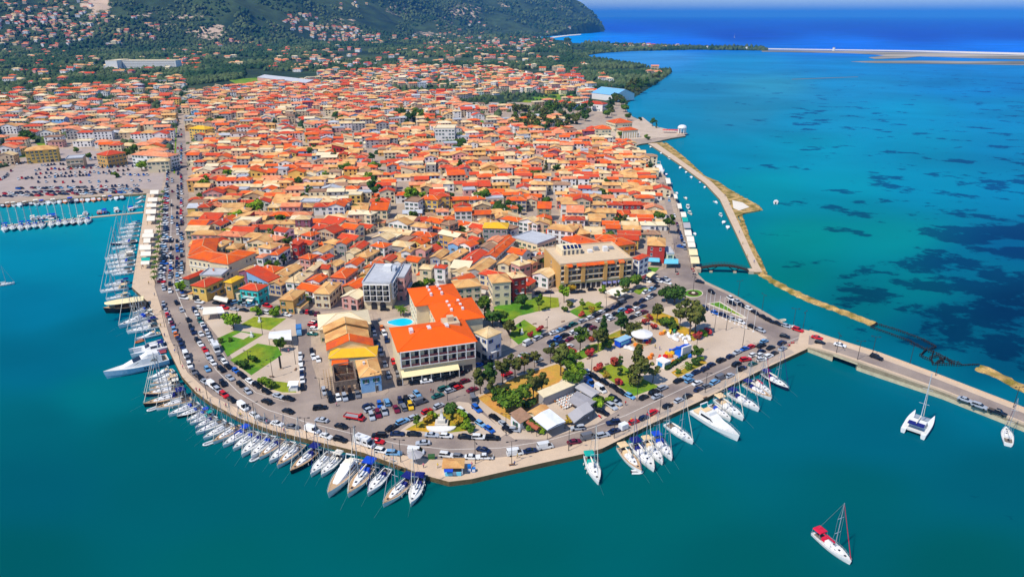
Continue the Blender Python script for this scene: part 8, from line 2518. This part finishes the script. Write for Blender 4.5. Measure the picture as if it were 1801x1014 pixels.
def people():
    """Strollers on the quays: one continuous body each, mid-stride, grown from a jointed skeleton."""
    js = {'pel': (0, 0, .95), 'che': (0, 0, 1.35), 'nek': (0, 0, 1.5), 'hed': (.02, 0, 1.66), 'top': (.02, 0, 1.76), 'ls': (0, .19, 1.42), 'le': (-.06, .25, 1.14), 'lh': (.06, .26, .9), 'rs': (0, -.19, 1.42), 're': (.04, -.25, 1.14), 'rh': (.2, -.24, .94),
          'lp': (0, .1, .9), 'lk': (.16, .11, .5), 'lf': (.1, .11, .06), 'lt': (.24, .11, .03), 'rp': (0, -.1, .9), 'rk': (-.02, -.11, .48), 'rf': (-.22, -.11, .08), 'rt': (-.1, -.11, .03)}
    rad_ = {'pel': .15, 'che': .16, 'nek': .06, 'hed': .11, 'top': .07, 'ls': .07, 'le': .05, 'lh': .045, 'rs': .07, 're': .05, 'rh': .045, 'lp': .1, 'lk': .07, 'lf': .05, 'lt': .04, 'rp': .1, 'rk': .07, 'rf': .05, 'rt': .04}
    ed = [('pel', 'che'), ('che', 'nek'), ('nek', 'hed'), ('hed', 'top'), ('che', 'ls'), ('ls', 'le'), ('le', 'lh'), ('che', 'rs'), ('rs', 're'), ('re', 'rh'), ('pel', 'lp'), ('lp', 'lk'), ('lk', 'lf'), ('lf', 'lt'), ('pel', 'rp'), ('rp', 'rk'), ('rk', 'rf'), ('rf', 'rt')]
    ks = list(js)
    me = bpy.data.meshes.new('person'); me.from_pydata([js[k] for k in ks], [(ks.index(a), ks.index(b)) for a, b in ed], [])
    tmp = bpy.data.objects.new('person', me); COL.objects.link(tmp)
    sk = tmp.modifiers.new('skin', 'SKIN'); tmp.modifiers.new('sub', 'SUBSURF').levels = 1
    for i, k in enumerate(ks):
        me.skin_vertices[0].data[i].radius = (rad_[k], rad_[k]); me.skin_vertices[0].data[i].use_root = k == 'pel'
    dg = bpy.context.evaluated_depsgraph_get()
    base = bpy.data.meshes.new_from_object(tmp.evaluated_get(dg))
    bpy.data.objects.remove(tmp)
    skin = S('skin', (196, 146, 116), rough=.7)
    zs = [sum(base.vertices[v].co.z for v in p.vertices) / len(p.vertices) for p in base.polygons]
    ys = [abs(sum(base.vertices[v].co.y for v in p.vertices) / len(p.vertices)) for p in base.polygons]
    tops = {'red': (206, 40, 44), 'white': (232, 230, 226), 'blue': (50, 90, 170), 'black': (34, 34, 38), 'yellow': (230, 196, 60), 'pink': (226, 130, 150)}
    legs = S('trousers', (60, 66, 90), rough=.9)
    hair = S('hair', (52, 36, 26), rough=.9)
    cache = {}
    rr = random.Random(17)
    spots = [(283, 575), (290, 592), (308, 620), (322, 648), (346, 688), (352, 690), (398, 716), (424, 733), (470, 745), (500, 760), (421, 731), (676, 808), (690, 812), (745, 822), (770, 822), (830, 820), (905, 818), (910, 805), (1001, 785), (1110, 742), (1205, 702), (1310, 650), (1375, 616), (1385, 610), (762, 692), (758, 690), (300, 555), (272, 520), (262, 500), (252, 470), (1300, 410), (1306, 430), (1314, 452), (1283, 360), (1275, 345), (1326, 462), (1090, 628), (1152, 612), (1160, 615), (1210, 614), (508, 620), (592, 714), (1035, 740), (1100, 712)]
    for x, y in spots:
        c = rr.choice(list(tops))
        if c not in cache:
            m = base.copy(); m.materials.clear()
            for mm in (S('top_' + c, tops[c], rough=.9), legs, skin, hair):
                m.materials.append(mm)
            m.polygons.foreach_set('material_index', [3 if z > 1.74 else 2 if z > 1.5 or (y > .21 and z < 1.1 and z > .8) else 0 if z > .95 else 1 for z, y in zip(zs, ys)])
            cache[c] = m
        z = 1.22 if x > 1270 and y < 470 else G + .14 if not (590 < x < 600 or 750 < x < 765) else G + .02
        o = link('person', cache[c], None, P(x, y, z), rr.uniform(0, 6.28))
        auto(o, f"person in a {c} top walking", 'person', 'people strolling on the quays and squares')


people()


def outer_bits():
    p = P(1199, 235, G)
    o = thing('gazebo', 'small white domed gazebo at the end of the pier on the lagoon', 'gazebo', p, .3)
    b = MB(); b.tube((0, 0, 0), (0, 0, .6), 6, 6, 16); part('base', b, concrete, o)
    for k in range(8):
        b = MB(); a = k * .7854; b.tube((4 * math.cos(a), 4 * math.sin(a), .6), (4 * math.cos(a), 4 * math.sin(a), 6), .45, n=6); part('column', b, white, o)
    b = MB(); b.loft([[(r * math.cos(a), r * math.sin(a), z) for a in np.arange(16) * .3927] for r, z in ((4.8, 6), (4.8, 6.8), (4, 8.2), (2, 9.2), (.2, 9.4))]); part('roof', b, white, o)
    for i in range(6):
        q = P(1168 + i * 4.6, 233.5 + i * .1, G)
        o = thing('parasol', None, 'parasol', q, 0, 'red parasols on the lagoon pier', 1.5)
        b = MB(); b.tube((0, 0, 0), (0, 0, 2.4), .06, n=5); part('pole', b, metal, o)
        b = MB(); b.loft([[(1.6 * math.cos(a), 1.6 * math.sin(a), 2.1) for a in np.arange(8) * .7854], [(.1 * math.cos(a), .1 * math.sin(a), 2.7) for a in np.arange(8) * .7854]]); part('cloth', b, S('red_parasol', (220, 60, 50), rough=.8), o)
        auto(o, 'red parasol on the lagoon pier', 'parasol', 'red parasols on the lagoon pier')
    for x, y, lab in ((1244, 86.5, 'stout white windmill tower on the sand bar, nearer the trees'), (1313, 88, 'white windmill tower standing alone further along the sand bar'), (1466, 89.5, 'tiny pale tower far along the sand bar')):
        o = thing('windmill', lab, 'windmill', P(x, y, .5))
        b = MB(); b.tube((0, 0, 0), (0, 0, 11), 5, 4, 14); part('tower', b, white, o)
        b = MB(); b.tube((0, 0, 11), (0, 0, 14), 4.4, .3, 14); part('roof', b, S('mill_roof', (120, 110, 104)), o)


outer_bits()

# ------------------------------------------------------------------ air: one even, thin haze round everything
HAZE_DENSITY, HAZE_COLOR = 5.0e-5, (0.055, 0.36, 1.0)
b_ = MB(); b_.box(-90000, 90000, -400, 90000, -8, 600)
hm = bpy.data.materials.new('haze'); hm.use_nodes = True
nt_ = hm.node_tree; nt_.nodes.remove(nt_.nodes['Principled BSDF'])
pv_ = nt_.nodes.new('ShaderNodeVolumePrincipled')
pv_.inputs['Color'].default_value = (*HAZE_COLOR, 1)
pv_.inputs['Density'].default_value = HAZE_DENSITY
pv_.inputs['Anisotropy'].default_value = -0.3
nt_.links.new(pv_.outputs[0], nt_.nodes['Material Output'].inputs['Volume'])
struct('haze', b_, hm, 'stuff')

# ------------------------------------------------------------------ labels: what a thing looks like, and where it comes in the row of its like out from a landmark
ONES = 'first second third fourth fifth sixth seventh eighth ninth tenth eleventh twelfth thirteenth fourteenth fifteenth sixteenth seventeenth eighteenth nineteenth'.split()
TENS = {2: 'twent', 3: 'thirt', 4: 'fort', 5: 'fift', 6: 'sixt', 7: 'sevent', 8: 'eight', 9: 'ninet'}


def ordinal(n):
    if n >= 200:
        return 'two-hundred-' + ordinal(n - 200) if n > 200 else 'two-hundredth'
    if n < 20:
        return ONES[n - 1]
    if n >= 100:
        return 'hundred-and-' + ordinal(n - 100) if n > 100 else 'hundredth'
    return TENS[n // 10] + 'ieth' if n % 10 == 0 else TENS[n // 10] + 'y-' + ONES[n % 10 - 1]


def write_labels():
    by = {}
    for o, look, p in AUTO:
        by.setdefault(look, []).append((o, Vector(o.matrix_world.translation[:2]) if o.parent else p))
    for look, items in by.items():
        if len(items) == 1:
            o, p = items[0]
            m = min(MARKS, key=lambda q: (q[1] - p).length)
            t = f"{look}, beside the {m[0]}" if (m[1] - p).length < 45 else f"{look}, the only such one"
            o['label'] = t if len(t.split()) <= 15 else look
            continue
        ranks = []
        for ph, q in MARKS:
            order = sorted(range(len(items)), key=lambda i: (items[i][1] - q).length)
            ranks.append((ph, {i: k for k, i in enumerate(order)}))
        for i, (o, p) in enumerate(items):
            ph, rk = min(ranks, key=lambda r: r[1][i])
            n = rk[i]
            o['label'] = f"{look}, next to the {ph}" if n == 0 else f"{look}, {ordinal(n + 1)} from the {ph}"


bpy.context.view_layer.update()
write_labels()
